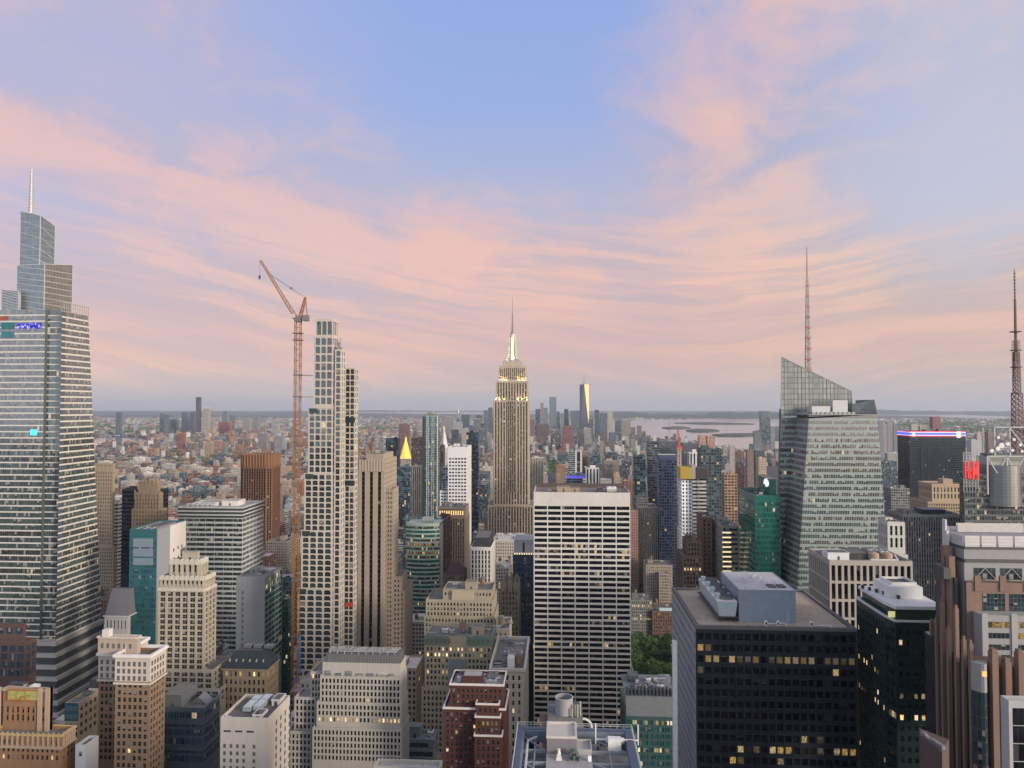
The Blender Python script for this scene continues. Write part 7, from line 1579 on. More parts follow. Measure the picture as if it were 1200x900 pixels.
# gold pyramid
o, t = far('pyramid_tower', 'limestone tower with a glowing gold pyramid roof', 'tower', 468.5, 480.5, 536, 1750, (.44,.39,.31), 'strip', vb=600, steps=((2.5, 558), (0.8, 545)))
x0, x1, y0, y1, z = t; cx_, cy_ = (x0+x1)/2, (y0+y1)/2; zp = at(474, 511, 1760)[1]; m = MB(); r = (x1-x0)*.55
m.cyl(cx_, cy_, z, z+(zp-z)*.82, r, r*.16, 8); m.cyl(cx_, cy_, z+(zp-z)*.82, z+(zp-z)*.9, r*.2, r*.2, 8); m.cyl(cx_, cy_, z+(zp-z)*.9, zp, r*.16, 0, 8)
m.build('gold_roof', paint((.95,.66,.10), .35, .6, .2, 'gold_tile_glow'), o); m = MB(); m.ring(x0, x1, y0, y1, 1.2, z-3, z+1); m.build('lit_cornice', paint((.85,.6,.22), .5, 0, .4, 'floodlit_stone'), o)  # roof and cornice emit light themselves, standing for floodlight on them
o, t = far('clock_tower', 'slender white stone clock tower with a stepped pointed spire', 'tower', 515.3, 523.7, 529, 1900, (.50,.48,.45), 'punch', vb=600)
x0, x1, y0, y1, z = t; cx_, cy_ = (x0+x1)/2, (y0+y1)/2; zp = at(519, 498.5, 1905)[1]; m = MB(); h = (x1-x0)/2
uvbox(m, x0+1, x1-1, y0+1, y1-1, z, z+(zp-z)*.14, 3, 4); m.cyl(cx_, cy_, z+(zp-z)*.14, z+(zp-z)*.72, h*1.2, h*.42, 4); m.cyl(cx_, cy_, z+(zp-z)*.72, z+(zp-z)*.86, h*.34, h*.30, 8); m.cyl(cx_, cy_, z+(zp-z)*.86, zp, h*.32, 0, 8, 1)
m.build('spire', [paint((.46,.44,.42), .7), paint((.8,.55,.12), .4, .5)], o)
far('glass_slab', 'grey blue glass slab with a white concrete core behind the white slab roof', 'office block', 666, 674, 529.5, 1400, (.20,.23,.26), 'ribbon', vb=560)
far('concrete_slab', 'blank pale grey concrete slab behind the white slab roof', 'office block', 674, 682, 529, 1402, (.46,.46,.47), 'strip', vb=560, bay=30)
far('brown_slab', 'brown banded block right of the blank grey slab', 'office block', 682.5, 691, 530, 1430, (.24,.17,.13), 'ribbon', vb=560)
far('teal_slab', 'dark teal glass slab at the end of the row behind the white slab roof', 'office block', 692, 700.5, 534, 1400, (.05,.12,.15), 'glass', vb=555)
o, t = far('lit_block', 'low grey block with a violet lit roof band just behind the white slab', 'office block', 664, 686, 557, 1050, (.13,.16,.21), 'ribbon', vb=575); x0, x1, y0, y1, z = t
m = MB(); m.box(x0, x1, y0-.3, y0-.05, z-4.5, z-.5); m.build('light_band', paint((.16,.13,.75), .5, 0, .4, 'led_violet'), o)
far('ribbed_block', 'white block with black vertical stripes just behind the white slab', 'office block', 686.5, 702, 549.5, 1020, (.62,.61,.59), 'strip', vb=575, bay=5)
far('stone_block', 'cream stone block right of the spired skyscraper', 'building', 622, 637, 537, 1500, (.42,.39,.34), 'strip', vb=560)
far('teal_tower', 'slim dark teal tower at the left of the right hand tower cluster', 'tower', 743, 756.5, 535, 1000, (.035,.07,.085), 'glass', vb=590)
o, t = far('white_tower', 'narrow white stone tower with a black slit and domed top', 'tower', 749.5, 757.5, 560, 1010, (.50,.49,.47), 'strip', vb=590, bay=3, steps=((0.8, 567),)); x0, x1, y0, y1, z = t
m = MB(); m.cyl((x0+x1)/2, (y0+y1)/2, z, z+5, 3.4, 3.0, 12); m.cyl((x0+x1)/2, (y0+y1)/2, z+5, z+8, 3.0, .6, 12); m.build('dome', paint((.6,.6,.58), .5), o)
far('navy_tower', 'dark grey banded tower topping the cluster right of the white slab', 'tower', 759, 772.5, 518, 1050, (.075,.09,.11), 'ribbon', vb=650, steps=((0, 524),), fh=3.4)
far('blue_tower', 'wide blue glass tower with a white cap and scattered lit rooms', 'tower', 772, 793, 539, 950, (.07,.10,.16), 'grid', vb=650, top=(6.5,), bay=3)
m = bpy.data.objects[-1] if False else None
far('concrete_tower', 'far pale concrete tower with white ribs behind the netted building', 'tower', 808, 819.5, 531.5, 1000, (.56,.54,.52), 'strip', vb=550, bay=4)
far('speckled_tower', 'dark teal tower speckled with lit rooms right of the netted building', 'tower', 821, 845.5, 526.5, 900, (.045,.075,.085), 'grid', vb=610, bay=3)
# tower under construction with nets
o, t = far('unfinished_tower', 'unfinished pale concrete tower wrapped in yellow and black nets at its top', 'tower', 811, 827.5, 560, 680, (.46,.45,.41), 'ribbon', vb=640, fh=3.3)
x0, x1, y0, y1, z = t; xl = xat(799.5, 680, 600)
def child(o, name, mb, mt): return mb.build(name, mt, o)
m = MB(); uvbox(m, xl, x0-.1, y0+2, y1, 0, z-2, 3, 3.3); child(o, 'side_wing', m, mats('punch')); m = MB(); zn = at(810, 545, 680)[1]; m.box(xl-1.5, x0-.5, y0-1, y1, z-1, zn-2); child(o, 'yellow_net', m, paint((.42,.29,.05), .7))
m = MB(); xm_ = xat(815.5, 680, 550); m.box(xm_, x1+1.5, y0-1.2, y1, z-1, zn-2.5); child(o, 'black_net', m, paint((.045,.04,.04), .7)); m = MB(); m.box(x0-.4, xm_-.1, y0-.8, y1, z-1, zn); child(o, 'core', m, paint((.33,.29,.26), .7))
xh = xat(811, 680, 600); m = MB()
for k in range(40): m.bar((x0+.3, y0-.8, k*4.2), (x0+5.5, y0-.8, k*4.2), .4)
m.bar((x0+.3, y0-.8, 0), (x0+.3, y0-.8, z), .4); m.bar((x0+5.5, y0-.8, 0), (x0+5.5, y0-.8, z), .4); child(o, 'hoist', m, paint((.30,.27,.24), .6))
cx, cy = xat(797, 690, 600), 692.0; cr = empty('tower_crane', (cx, cy, 0), 'thin pale lattice crane with a red topped mast in front of the blue glass tower', 'crane'); zt = at(796, 525, cy)[1]; m = MB(); hw = 1.3
for s1, s2 in ((-1,-1),(1,-1),(1,1),(-1,1)): m.bar((cx+s1*hw,cy+s2*hw,0),(cx+s1*hw,cy+s2*hw,zt), .4)
for k in range(int(zt/3)):
    f = 1 if k % 2 else -1
    for s in (-1,1): m.bar((cx-f*hw,cy+s*hw,k*3),(cx+f*hw,cy+s*hw,k*3+3), .26); m.bar((cx+s*hw,cy-f*hw,k*3),(cx+s*hw,cy+f*hw,k*3+3), .26)
m.build('mast', paint((.50,.42,.40), .5), cr); m = MB(); tx, tz = at(794.5, 503, cy); lattice(m, (cx, cy, zt), (tx, cy, tz), 2.2, 1.0, 10, .25, .35); m.box(cx-2.4, cx+2.4, cy-1.4, cy+1.4, zt-1.5, zt+1.5); m.build('jib', paint((.50,.09,.06), .5), cr)
far('pink_tower', 'distant pink apartment tower, left one of two alike standing before the harbour', 'tower', 819, 827.5, 511, 1900, (.38,.24,.20), 'punch', vb=525, steps=((0.3, 520),))
far('pink_tower', 'distant pink apartment tower, right one of two alike standing before the harbour', 'tower', 829, 838, 511.5, 1900, (.38,.24,.20), 'punch', vb=525, steps=((1.5, 522),))
far('grey_dome_block', 'dark rounded roof block at the edge of the harbour behind the thin crane', 'building', 773, 795, 517, 2900, (.10,.11,.13), 'ribbon', vb=530); far('grey_dome_block', 'dark rounded roof block at the harbour edge right of the thin crane', 'building', 800, 819, 519.5, 2800, (.10,.105,.12), 'ribbon', vb=530)
far('grey_block', 'lone pale grey apartment block standing at the harbour shore', 'building', 855, 861, 522, 2700, (.36,.34,.33), 'punch', vb=535); far('brown_block', 'small brown stepped block on the shore left of the faceted skyscraper', 'building', 875.5, 883.5, 529, 2300, (.20,.14,.11), 'punch', vb=545)
far('dark_block', 'dark block on the shore left of the faceted skyscraper', 'building', 885, 896, 529, 2300, (.06,.07,.085), 'punch', vb=545); far('tan_block', 'tall tan block below the shore beside the faceted skyscraper', 'building', 889, 898, 537.5, 1700, (.42,.33,.24), 'punch', vb=570)
far('tan_block', 'tan brick block with deep bays right of the speckled tower', 'building', 849, 864, 556.5, 950, (.34,.22,.15), 'grid', vb=610, bay=4); far('white_block', 'tan block beside it on the left, half hidden by the speckled tower', 'building', 841, 849, 552, 1000, (.40,.30,.22), 'punch', vb=600)
b = G('brown_tower', 'brown brick tower with a dark slot down its front right of the netted building', 'tower', stone((.17,.105,.08)), g_dk, [(822, 834.5, None, 606, 622, S(bay=3.2, fh=3.5, ww=.42, wh=.6, rec=.5), None, 22)], vb=690, clut=(3, 0))
b = G('banded_block', 'grey banded office block with lit corner windows in front of the speckled tower', 'office block', stone((.30,.275,.245)), g_rib, [(846, 866, 833.5, 616, 600, S(bay=8, fh=3.8, ww=.97, wh=.52, sill=.3, rec=.2, nu=5, litrow=.0, lit=.05), S(bay=2.0, fh=3.8, ww=.6, wh=.5, rec=.3))], winlit=g_riblit, vb=690, clut=(10, 0), done=False)
t = b.L[0]
for k in range(18): b.box('lit_window', paint((1,.78,.45), .5, 0, .9, 'warm_window'), t[0]-.02+.3, t[0]+7, t[2]-.35, t[2]-.05, t[5]-6-k*3.8, t[5]-5.0-k*3.8)
b.finish(690)
b = G('setback_block', 'dark brown stone setback block with one lit row in front of the netted building', 'building', stone((.15,.11,.095)), g_dk, [(800, 823, None, 652, 575, s_punch2, None, 30), (805, 821, None, 634, 578, s_punch2, None, 22)], winlit=g_lit, vb=700, clut=(4, 1), done=False)
for k in range(len(b.win)):
    x = b.win[k]
    if abs(x[0][2]-at(810, 671, 575)[1]) < 1.8 and x[7] >= 20: b.win[k] = x[:6]+(1,)+x[7:]
b.finish(700)
far('lamp_block', 'low dark block in the street canyon with bright lamps along its roof', 'building', 773, 787, 645, 985, (.06,.075,.09), 'glass', vb=665)
# tall office blocks at the far right
far('grey_block', 'grey apartment slab behind the small white pierced block', 'building', 1033, 1051, 541, 1900, (.09,.11,.14), 'glass', vb=600); far('grey_block', 'grey glass block right of the small white pierced block', 'building', 1044, 1066, 573, 1100, (.16,.17,.175), 'grid', vb=605)
far('red_tower', 'distant red brick tower on the far shore behind the navy slab', 'tower', 1093, 1102, 488.5, 4300, (.22,.09,.085), 'punch', vb=505); far('pale_tower', 'distant tan tower on the far shore left behind the navy slab', 'tower', 1068, 1076, 497.5, 4000, (.40,.35,.29), 'punch', vb=505)
far('white_block', 'pale grey ribbed tower right of the navy slab', 'tower', 1138, 1150, 516, 2600, (.42,.42,.43), 'punch', vb=530, steps=((0, 522),)); far('tan_tower', 'distant cream tower just behind the pale ribbed tower', 'tower', 1145, 1151, 508.5, 3000, (.45,.37,.29), 'punch', vb=530); far('brown_tower', 'distant brown tower left of the dark lattice mast', 'tower', 1158, 1166.5, 506.5, 3200, (.20,.15,.14), 'punch', vb=530)
for i, (pa, pb, pt) in enumerate(((1030, 1035, 494), (1035, 1039, 497), (1039.5, 1046, 494.5), (1047, 1053, 498), (1078, 1084, 499), (1084, 1089, 500.5))): far('shore_tower', 'distant grey tower on the far shore beyond the faceted skyscraper, %s from the left' % ('first second third fourth fifth last'.split()[i]), 'tower', pa, pb, pt, 3900+i*40, ((.18,.2,.24), (.3,.28,.27), (.24,.23,.25))[i % 3], 'punch', vb=pt+14)
far('shore_tower', 'tall lone blue glass tower across the harbour', 'tower', 892, 902.5, 482, 5600, (.13,.17,.22), 'glass', vb=512, fh=7, bay=7)
for i, (pa, pb, pt, c, w_) in enumerate(((903, 908, 500, (.18,.2,.23), 'short grey tower on the far shore right of the lone blue tower'), (884, 891, 507, (.10,.13,.13), 'low dark block on the far shore left of the lone blue tower'))): far('shore_block', w_, 'building', pa, pb, pt, 5500, c, 'punch', vb=pt+8)
# statue on its island
sx_, sy_ = gpt(784.5, 501.2); st_ = empty('statue', (sx_, sy_, 0), 'tiny green statue on a stone pedestal on the small harbour island', 'statue'); m = MB(); m.box(sx_-22, sx_+22, sy_-22, sy_+22, 9, 20); m.box(sx_-9, sx_+9, sy_-9, sy_+9, 20, 47); m.build('pedestal', paint((.30,.27,.23), .8), st_); m = MB(); m.cyl(sx_, sy_, 47, 78, 7, 4.5, 10); m.cyl(sx_, sy_, 78, 84, 3, 2.6, 8); m.bar((sx_-4, sy_, 74), (sx_-7, sy_, 93), 2.6); m.build('figure', paint((.16,.26,.22), .7), st_)
# ---- downtown: the far cluster round the tall tapering tower
DT = [(621,627,491.5,(.17,.13,.16),'purple brown'),(627.4,633,479.5,(.07,.08,.11),'dark'),(633.3,637,472,(.34,.32,.31),'slim beige grey'),(637.2,641.8,478,(.24,.27,.30),'pale blue'),(643.7,652,465.5,(.18,.22,.27),'tallest blue grey'),(652.2,656,482.5,(.15,.18,.23),'blue grey'),(657,661,484.5,(.30,.36,.42),'light blue'),(661.3,666,479.5,(.08,.11,.14),'dark slim'),(668.7,679,481.5,(.14,.17,.22),'broad slate blue'),(690,695,491,(.19,.15,.14),'brown'),(697,702,480.5,(.06,.12,.15),'teal dark'),(702.7,711.7,484.5,(.12,.16,.19),'grey blue'),(711.9,718,482,(.44,.40,.35),'cream'),(720.7,728,493,(.14,.17,.23),'blue'),(728.2,739,492.5,(.38,.33,.27),'broad tan'),(739.5,744.7,501,(.16,.17,.19),'low grey'),(746.7,752,499,(.20,.15,.14),'brown red'),(752.3,756.5,505.5,(.28,.20,.18),'pink brown'),
      (628.7,643,497.5,(.16,.09,.085),'wide red brown'),(658.7,672,500.5,(.24,.11,.09),'wide brick red'),(677,685,508.5,(.07,.085,.105),'short dark grey'),(645,657,504,(.34,.30,.27),'short sand'),(684,693,502,(.40,.38,.36),'short pale'),(703,711,506,(.17,.13,.12),'short umber'),(714,722,507,(.12,.13,.17),'short slate'),(667,676,510,(.36,.30,.26),'lower sand'),
      (520,530.6,488.5,(.36,.36,.36),'grey white'),(531,541,495.5,(.42,.42,.42),'pale grey'),(540.5,549.5,486.5,(.07,.10,.14),'dark blue stepped'),(555,562.5,490.5,(.40,.36,.30),'beige pointed'),(557.5,564,487,(.08,.12,.13),'dark teal'),(566.7,571.5,481,(.15,.18,.23),'slate'),(572,577,478,(.10,.13,.18),'dark slate'),(562.5,568,496,(.22,.24,.28),'grey'),(529,537,504,(.045,.05,.06),'black framed'),(549.5,555,499,(.16,.18,.23),'short blue'),(541,548.5,502,(.38,.35,.31),'short beige'),(561,571,503,(.25,.24,.26),'short grey'),(570,576,508,(.42,.40,.37),'short white')]
for i, (pa, pb, pt, c, w_) in enumerate(DT):
    side_ = 'right' if pa > 600 else 'left'
    ref = ('left of the sun glint tower' if pa < 689 else 'right of the sun glint tower') if pa > 600 else 'left of the spired skyscraper'
    far('downtown_tower', '%s tower in the far downtown cluster %s' % (w_, ref), 'tower', pa, pb, pt, 5000+((i*37) % 9)*110 if pt < 500 else 3900+((i*37) % 9)*60, tuple(v*.9 for v in c), ('punch', 'glass', 'strip', 'grid')[i % 4], vb=max(pt+22, 505), bay=5, fh=5.5, steps=(((.8, pt+12),) if i % 5 == 2 else ()), group='towers of the far downtown cluster')
sp_ = empty('downtown_tower', (xat(537, 5200), 5210, 0), 'far pale tower with a thin needle spire left of the spired skyscraper', 'tower'); m = MB(); uvbox(m, xat(534.5, 5200), xat(539.5, 5200), 5200, 5230, 0, at(537, 484, 5200)[1], 5, 5.5); o = m.build('shaft', mats('strip'), sp_); colour(o, (.40,.42,.40)); m = MB(); m.cyl(xat(537, 5215), 5215, at(537, 484, 5215)[1], at(537, 477, 5215)[1], 6, .5, 8); m.build('needle', paint((.45,.5,.45), .5), sp_)
# the tapering tower; gold metal on one facet stands for glass catching the sunset
Yw = 5600.0; xa, xb = xat(679.3, Yw, 470), xat(690.3, Yw, 470); cxw = (xa+xb)/2; hw = (xb-xa)/2; cyw = Yw+hw; zr = at(684.8, 450.5, Yw)[1]
wt = empty('tapering_tower', (cxw, cyw, 0), 'tall tapering glass tower with one sun glint facet and thin spire above the downtown cluster', 'skyscraper'); B0 = [(cxw-hw,cyw-hw),(cxw+hw,cyw-hw),(cxw+hw,cyw+hw),(cxw-hw,cyw+hw)]; r = hw*.98
T0 = [(cxw, cyw-r), (cxw+r, cyw), (cxw, cyw+r), (cxw-r, cyw)]; z0_ = at(684.8, 503, Yw)[1]; m = MB(); mg = MB()
for k in range(4):
    t_prev, t_k = T0[k-1], T0[k]
    (m).face([(*B0[k], z0_), (*B0[(k+1)%4], z0_), (*t_k, zr)], 0, [(0,0),(14,0),(7,60)])
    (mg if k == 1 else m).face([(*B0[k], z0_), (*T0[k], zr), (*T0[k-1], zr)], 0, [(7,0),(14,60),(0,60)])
m.face([(*p, zr) for p in T0], 0); m.box(cxw-hw, cxw+hw, cyw-hw, cyw+hw, 0, z0_); g_w = glass('tower_mirror', (.10,.115,.15), ior=1.8, rough=.2, lit=0, blind=0, fw=.02, metal=.4, vary=.15, tilt=0, frame=(.1,.12,.15)); m.build('facets', g_w, wt)
mg.build('sun_glint_facet', paint((.98,.86,.42), .14, 1.0, 0, 'gold_glint'), wt); m = MB(); m.cyl(cxw, cyw, zr, zr+8, 14, 12, 12); m.cyl(cxw, cyw, zr+8, at(684.5, 438, cyw)[1], 3.2, 1.2, 6); m.build('spire', paint((.3,.22,.22), .5), wt)
HEROES.append((679, 691, 438, Yw, 505, (xa, xb, Yw, Yw+2*hw)))
# ---- the far left cluster across the river
BK = [(135.6,141,483.5,(.07,.11,.15),'lone dark teal'),(187,192,484,(.34,.36,.36),'pale striped'),(192.4,197,486,(.12,.16,.21),'slate'),(197.5,206.5,491.5,(.12,.16,.22),'blue'),(213,220,483,(.13,.17,.22),'broad slate'),(220.4,222.6,485,(.2,.2,.23),'thin grey'),(222.8,228,482.5,(.16,.17,.22),'grey purple'),(238,244.5,479,(.42,.38,.31),'cream'),(218,225.5,497.5,(.46,.46,.44),'white'),(228,235,507.5,(.42,.38,.32),'short cream'),(208,215,508,(.32,.10,.08),'red'),(256,268,494.5,(.32,.12,.10),'wide red'),(260,266,482,(.15,.19,.23),'blue far'),(269,274,487,(.3,.3,.32),'grey far'),(284,292,490,(.34,.32,.31),'pale far'),(296,303,486,(.25,.26,.28),'grey thin far'),(240,250,500,(.4,.33,.26),'tan low'),(274,284,502,(.36,.34,.33),'pale low'),(318,326,498,(.42,.40,.38),'white far'),(302,312,508,(.26,.22,.24),'mauve'),(206,214,527,(.28,.11,.08),'brick red'),(219,229,519,(.42,.34,.24),'tan'),(230,239,518,(.43,.35,.25),'sand'),(240,248,518.5,(.40,.31,.22),'dark sand'),(249,258,517,(.32,.18,.14),'russet'),(180,186,514,(.40,.34,.26),'yellowish'),(157,160.5,498,(.60,.58,.55),'white slim'),(322,331,511,(.28,.28,.31),'grey broad')]
for i, (pa, pb, pt, c, w_) in enumerate(BK): far('far_tower', '%s tower far off between the glass skyscraper and the crane' % w_, 'tower', pa, pb, pt, (6200 if pt < 503 else 3600)+(i*53 % 7)*90, tuple(v*.95 for v in c), ('punch', 'glass', 'strip', 'grid')[i % 4], vb=pt+16, bay=5, fh=5, group='far towers on the left')
far('far_tower', 'tallest dark purple tower of the far cluster on the left', 'tower', 229.6, 234.4, 465.5, 6200, (.09,.075,.11), 'strip', vb=500, bay=5, fh=5, group='far towers on the left')

# ------------------------------------------------------------------ every other block, lot by lot; the ones that show largest are things of their own
AVS = [(-1e9,-1e9), (-36,-8), (-190,-165), (236,266), (505,533), (-330,-300), (780,808), (-620,-590), (-900,-870), (1060,1088)]
q = random.Random(5); LOTS = []
PAL = [((.36,.30,.23),'tan'),((.42,.385,.33),'cream'),((.19,.085,.06),'red brick'),((.15,.10,.08),'brown'),((.30,.29,.28),'grey'),((.50,.49,.47),'white'),((.23,.125,.085),'rust brick'),((.085,.10,.125),'dark slate'),((.10,.14,.16),'blue grey'),((.33,.24,.18),'sandy brick')]
WTS = [15,15,11,8,19,14,6,11,11,10]
def hits_hero(x0, x1, y0, y1):
    for h in HEROES:
        a, b_, c, d = h[5]
        if x0 < b_+2 and x1 > a-2 and y0 < d+2 and y1 > c-2: return True
    return False
PARK = (xat(735, 690, 800), xat(800, 690, 800), 655, 842)
Yy = 335.0; row = 0
while Yy < 3300:
    depth = q.uniform(24, 34) if row % 2 == 0 else q.uniform(24, 32)
    xl = xat(-60, Yy, 600)-10; xr = xat(1260, Yy, 600)+10; x = xl
    while x < xr:
        w_ = q.choice([9, 12, 15, 18, 22, 28, 36])*(1 if Yy < 1800 else 1.25); x2 = x+w_
        road = False
        for a, c in AVS:
            if x < c and x2 > a: x = c+.1; road = True; break
        if road: continue
        d = depth*q.uniform(.75, 1)
        if Yy < 800: h = q.triangular(35, 125, 60)
        elif Yy < 1300: h = q.triangular(25, 118, 55)
        elif Yy < 2100: h = q.triangular(18, 85, 36) if q.random() < .90 else q.uniform(65, 125)
        else: h = q.triangular(10, 42, 18) if q.random() < .93 else q.uniform(40, 75)
        if x < xat(420, Yy, 600) and Yy > 1000: h = min(h, q.triangular(10, 60, 22) if q.random() < .93 else h)
        LOTS.append((x, x2-.6, Yy, Yy+d, h)); x = x2
    row += 1; Yy += depth+(1 if row % 2 else 17)
used = []
for (x0, x1, y0, y1, h) in LOTS:
    if hits_hero(x0, x1, y0, y1): continue
    if x0 < PARK[1] and x1 > PARK[0] and y0 < PARK[3] and y1 > PARK[2]: continue
    pl = min(proj(x0, y0, h)[0], proj(x0, y1, h)[0]); pr = max(proj(x1, y0, h)[0], proj(x1, y1, h)[0])
    if pr < -10 or pl > 1210: continue
    ok = True
    for hr in HEROES:
        if hr[3] > y0 and hr[0] < pr-.5 and hr[1] > pl+.5:
            # the highest this block may be without covering what shows of the one behind it
            mx = H+_f.z*0-(hr[4]-476)/FPX*y1*1.0
            if h > mx: h = mx
    if PARK[0] < x1 and y0 < PARK[2] and pl < 790 and pr > 738: h = min(h, H-(790-476)/FPX*y1)
    if h < 7: continue
    pt = min(proj((x0+x1)/2, y0, h)[1], proj((x0+x1)/2, y1, h)[1])
    used.append([x0, x1, y0, y1, h, pl, pr, pt])
# a coarse look from the camera: which of them show, and how much
CW, CH = 400, 300; grid = [bytearray(CW) for _ in range(CH)]
items = [(hr[3], hr[0], hr[1], hr[2]+1, None, hr) for hr in HEROES]+[(u[2], u[5], u[6], u[7], i, u) for i, u in enumerate(used)]
items.sort(key=lambda t: t[0]); show = {}
for (yy, pl, pr, pt, i, ref) in items:
    a, b_ = max(0, int(pl/3)), min(CW-1, int(pr/3)); r0 = max(0, int(pt/3)); n_ = 0
    for r in range(r0, CH):
        rowb = grid[r]
        for c in range(a, b_+1):
            if not rowb[c]: rowb[c] = 1; n_ += 1
    if i is not None: show[i] = n_
rank = sorted([i for i in show if show[i] > 0], key=lambda i: -show[i])
ONE = set(rank[:230])
nm = {'tan': 'stone_building', 'cream': 'stone_building', 'red brick': 'brick_building', 'brown': 'brick_building', 'grey': 'concrete_building', 'white': 'white_building', 'rust brick': 'brick_building', 'dark slate': 'glass_building', 'blue grey': 'glass_building', 'sandy brick': 'brick_building'}
allnames = [(o, o['label']) for o in bpy.data.objects if o.parent is None and o.get('label')]
REFS = [(0, 120, 'right of the glass skyscraper'), (120, 200, 'beside the gothic tan tower'), (200, 280, 'behind the cream scalloped tower'), (280, 345, 'left of the orange crane'), (345, 420, 'behind the arched white tower'), (420, 500, 'right of the black striped limestone tower'), (500, 575, 'around the white grid tower'), (575, 626, 'below the spired skyscraper'), (626, 740, 'behind the white grid slab'), (740, 800, 'right of the white grid slab'), (800, 870, 'around the netted tower'), (870, 1050, 'around the faceted glass skyscraper'), (1050, 1200, 'near the navy slab')]
lab = {}; builds = []
stuffM = MB(); SV = []
for i in rank:
    x0, x1, y0, y1, h, pl, pr, pt = used[i]; k = q.choices(range(len(PAL)), WTS)[0]; c, cn = PAL[k]; v = q.uniform(.8, 1.2); c = tuple(min(.7, a*v) for a in c)
    style = q.choices(['punch', 'grid', 'ribbon', 'strip'], [60, 14, 14, 12])[0] if k not in (7, 8) else 'glass'
    used[i] += [c, cn, style]
    if i in ONE: builds.append(i)
def addblock(m, u, rr, tank=True):
    x0, x1, y0, y1, h = u[:5]
    if h > 38 and x1-x0 > 13 and rr.random() < .5:
        f = rr.uniform(.6, .85); e = rr.uniform(1.2, 3.2); uvbox(m, x0, x1, y0, y1, 0, h*f, 2.7, 3.5); uvbox(m, x0+e, x1-e, y0+e, y1-e*.3, h*f+.01, h, 2.7, 3.5); rooftop(m, x0+e, x1-e, y0+e, y1-e*.3, h, rr, tank)
    else: uvbox(m, x0, x1, y0, y1, 0, h, 2.7, 3.5); rooftop(m, x0, x1, y0, y1, h, rr, tank)
for i in builds:
    u = used[i]; pcx = (u[5]+u[6])/2; ref = next((t for a, b_, t in REFS if a <= pcx < b_), 'at the edge of the view'); hw_ = 'low' if u[4] < 28 else 'middling' if u[4] < 60 else 'tall'; dist_ = 'near' if u[2] < 700 else 'farther' if u[2] < 1400 else 'distant'
    st_w = {'punch': '', 'grid': 'gridded', 'ribbon': 'banded', 'strip': 'ribbed', 'glass': ''}[u[10]]
    lab.setdefault(' '.join(('%s %s %s %s block %s' % (dist_, hw_, st_w, u[9], ref)).split()), []).append(i)
ordw = 'first second third fourth fifth sixth seventh eighth ninth tenth eleventh twelfth'.split()
for key, ids in lab.items():
    ids.sort(key=lambda i: used[i][5])
    for n_, i in enumerate(ids):
        u = used[i]; rr = random.Random(i*13+7); m = MB(); addblock(m, u, rr)
        o = m.build(nm[u[9]], mats(u[10]), origin=((u[0]+u[1])/2, (u[2]+u[3])/2, 0)); colour(o, u[8])
        l_ = key if len(ids) == 1 else key+', %s from the left' % (ordw[n_] if n_ < len(ordw) else 'last')
        tag(o, l_, 'building', 'city blocks between the towers')
# the rest: one mass of small blocks
def massmat(name, ww, wh):
    return facade_mat(name, attr='wall_tone', ww=ww, wh=wh, lit=.012, ls=.5)
class Mass:
    def __init__(s): s.m = MB(); s.c = []
    def block(s, x0, x1, y0, y1, z0, z1, c, cr_, bay=3.0, fh=3.5, mi=0):
        n0 = len(s.m.f); uvbox(s.m, x0, x1, y0, y1, z0, z1, bay, fh, mi, 2, 0, (len(s.c)*5) % 4000)
        s.c += [c]*4+[cr_]
    def build(s, name, label):
        mr, nt = newmat('mass_roof'); finish(nt, Base_Color=nod(nt, 'Attribute', attribute_name='wall_tone').outputs[0], Roughness=.95)
        o = s.m.build(name, [massmat('mass_wall', .5, .55), massmat('mass_band_wall', 1.1, .5), mr]); at_ = o.data.color_attributes.new('wall_tone', 'FLOAT_COLOR', 'CORNER'); buf = []
        for f, c in zip(s.m.f, s.c): buf += list((*c, 1))*len(f)
        at_.data.foreach_set('color', buf); return tag(o, label, 'city blocks', kind='stuff')
RC = [(.06,.06,.065),(.12,.12,.12),(.20,.20,.20),(.32,.32,.325),(.46,.46,.465),(.56,.56,.56),(.12,.10,.095)]
MS = Mass(); q = random.Random(99)
for i in rank[230:]:
    x0, x1, y0, y1, h = used[i][:5]; MS.block(x0, x1, y0, y1, 0, h, used[i][8], q.choice(RC), 2.8, 3.5, 0 if q.random() < .8 else 1)
    if x1-x0 > 9:
        a = x0+q.uniform(.1, .5)*(x1-x0); MS.block(a, a+(x1-x0)*.3, y0+3, y0+3+(y1-y0)*.3, h, h+q.uniform(2.5, 6), used[i][8], q.choice(RC), 30, 30)
MS.block(-62, 38, -92, -6, 0, 252, (.40,.37,.33), RC[1])            # the tower one stands on, and midtown behind the viewpoint
for by in range(-1100, -99, 80):
    for bx in range(-900, 900, 60):
        if any(bx < c and bx+52 > a for a, c in AVS): continue
        MS.block(bx, bx+q.choice([26, 40, 52]), by, by+58, 0, q.triangular(40, 215, 95), q.choice([p[0] for p in PAL]), q.choice(RC))
for bx, bw, hh in ((-330, 70, 120), (-240, 60, 150), (-150, 55, 140), (70, 60, 150), (150, 60, 130), (240, 70, 165), (330, 60, 120)):
    for by in (-40, 60): MS.block(bx, bx+bw, by, by+56, 0, hh*(1 if by < 0 else .8), q.choice([p[0] for p in PAL]), q.choice(RC))
Yy = 3330.0
TONE = [(.13,.085,.075),(.115,.08,.072),(.28,.24,.20),(.36,.34,.31),(.22,.23,.24),(.50,.51,.51),(.085,.09,.10),(.06,.08,.10),(.20,.135,.105),(.60,.60,.59),(.14,.17,.19),(.30,.31,.32)]
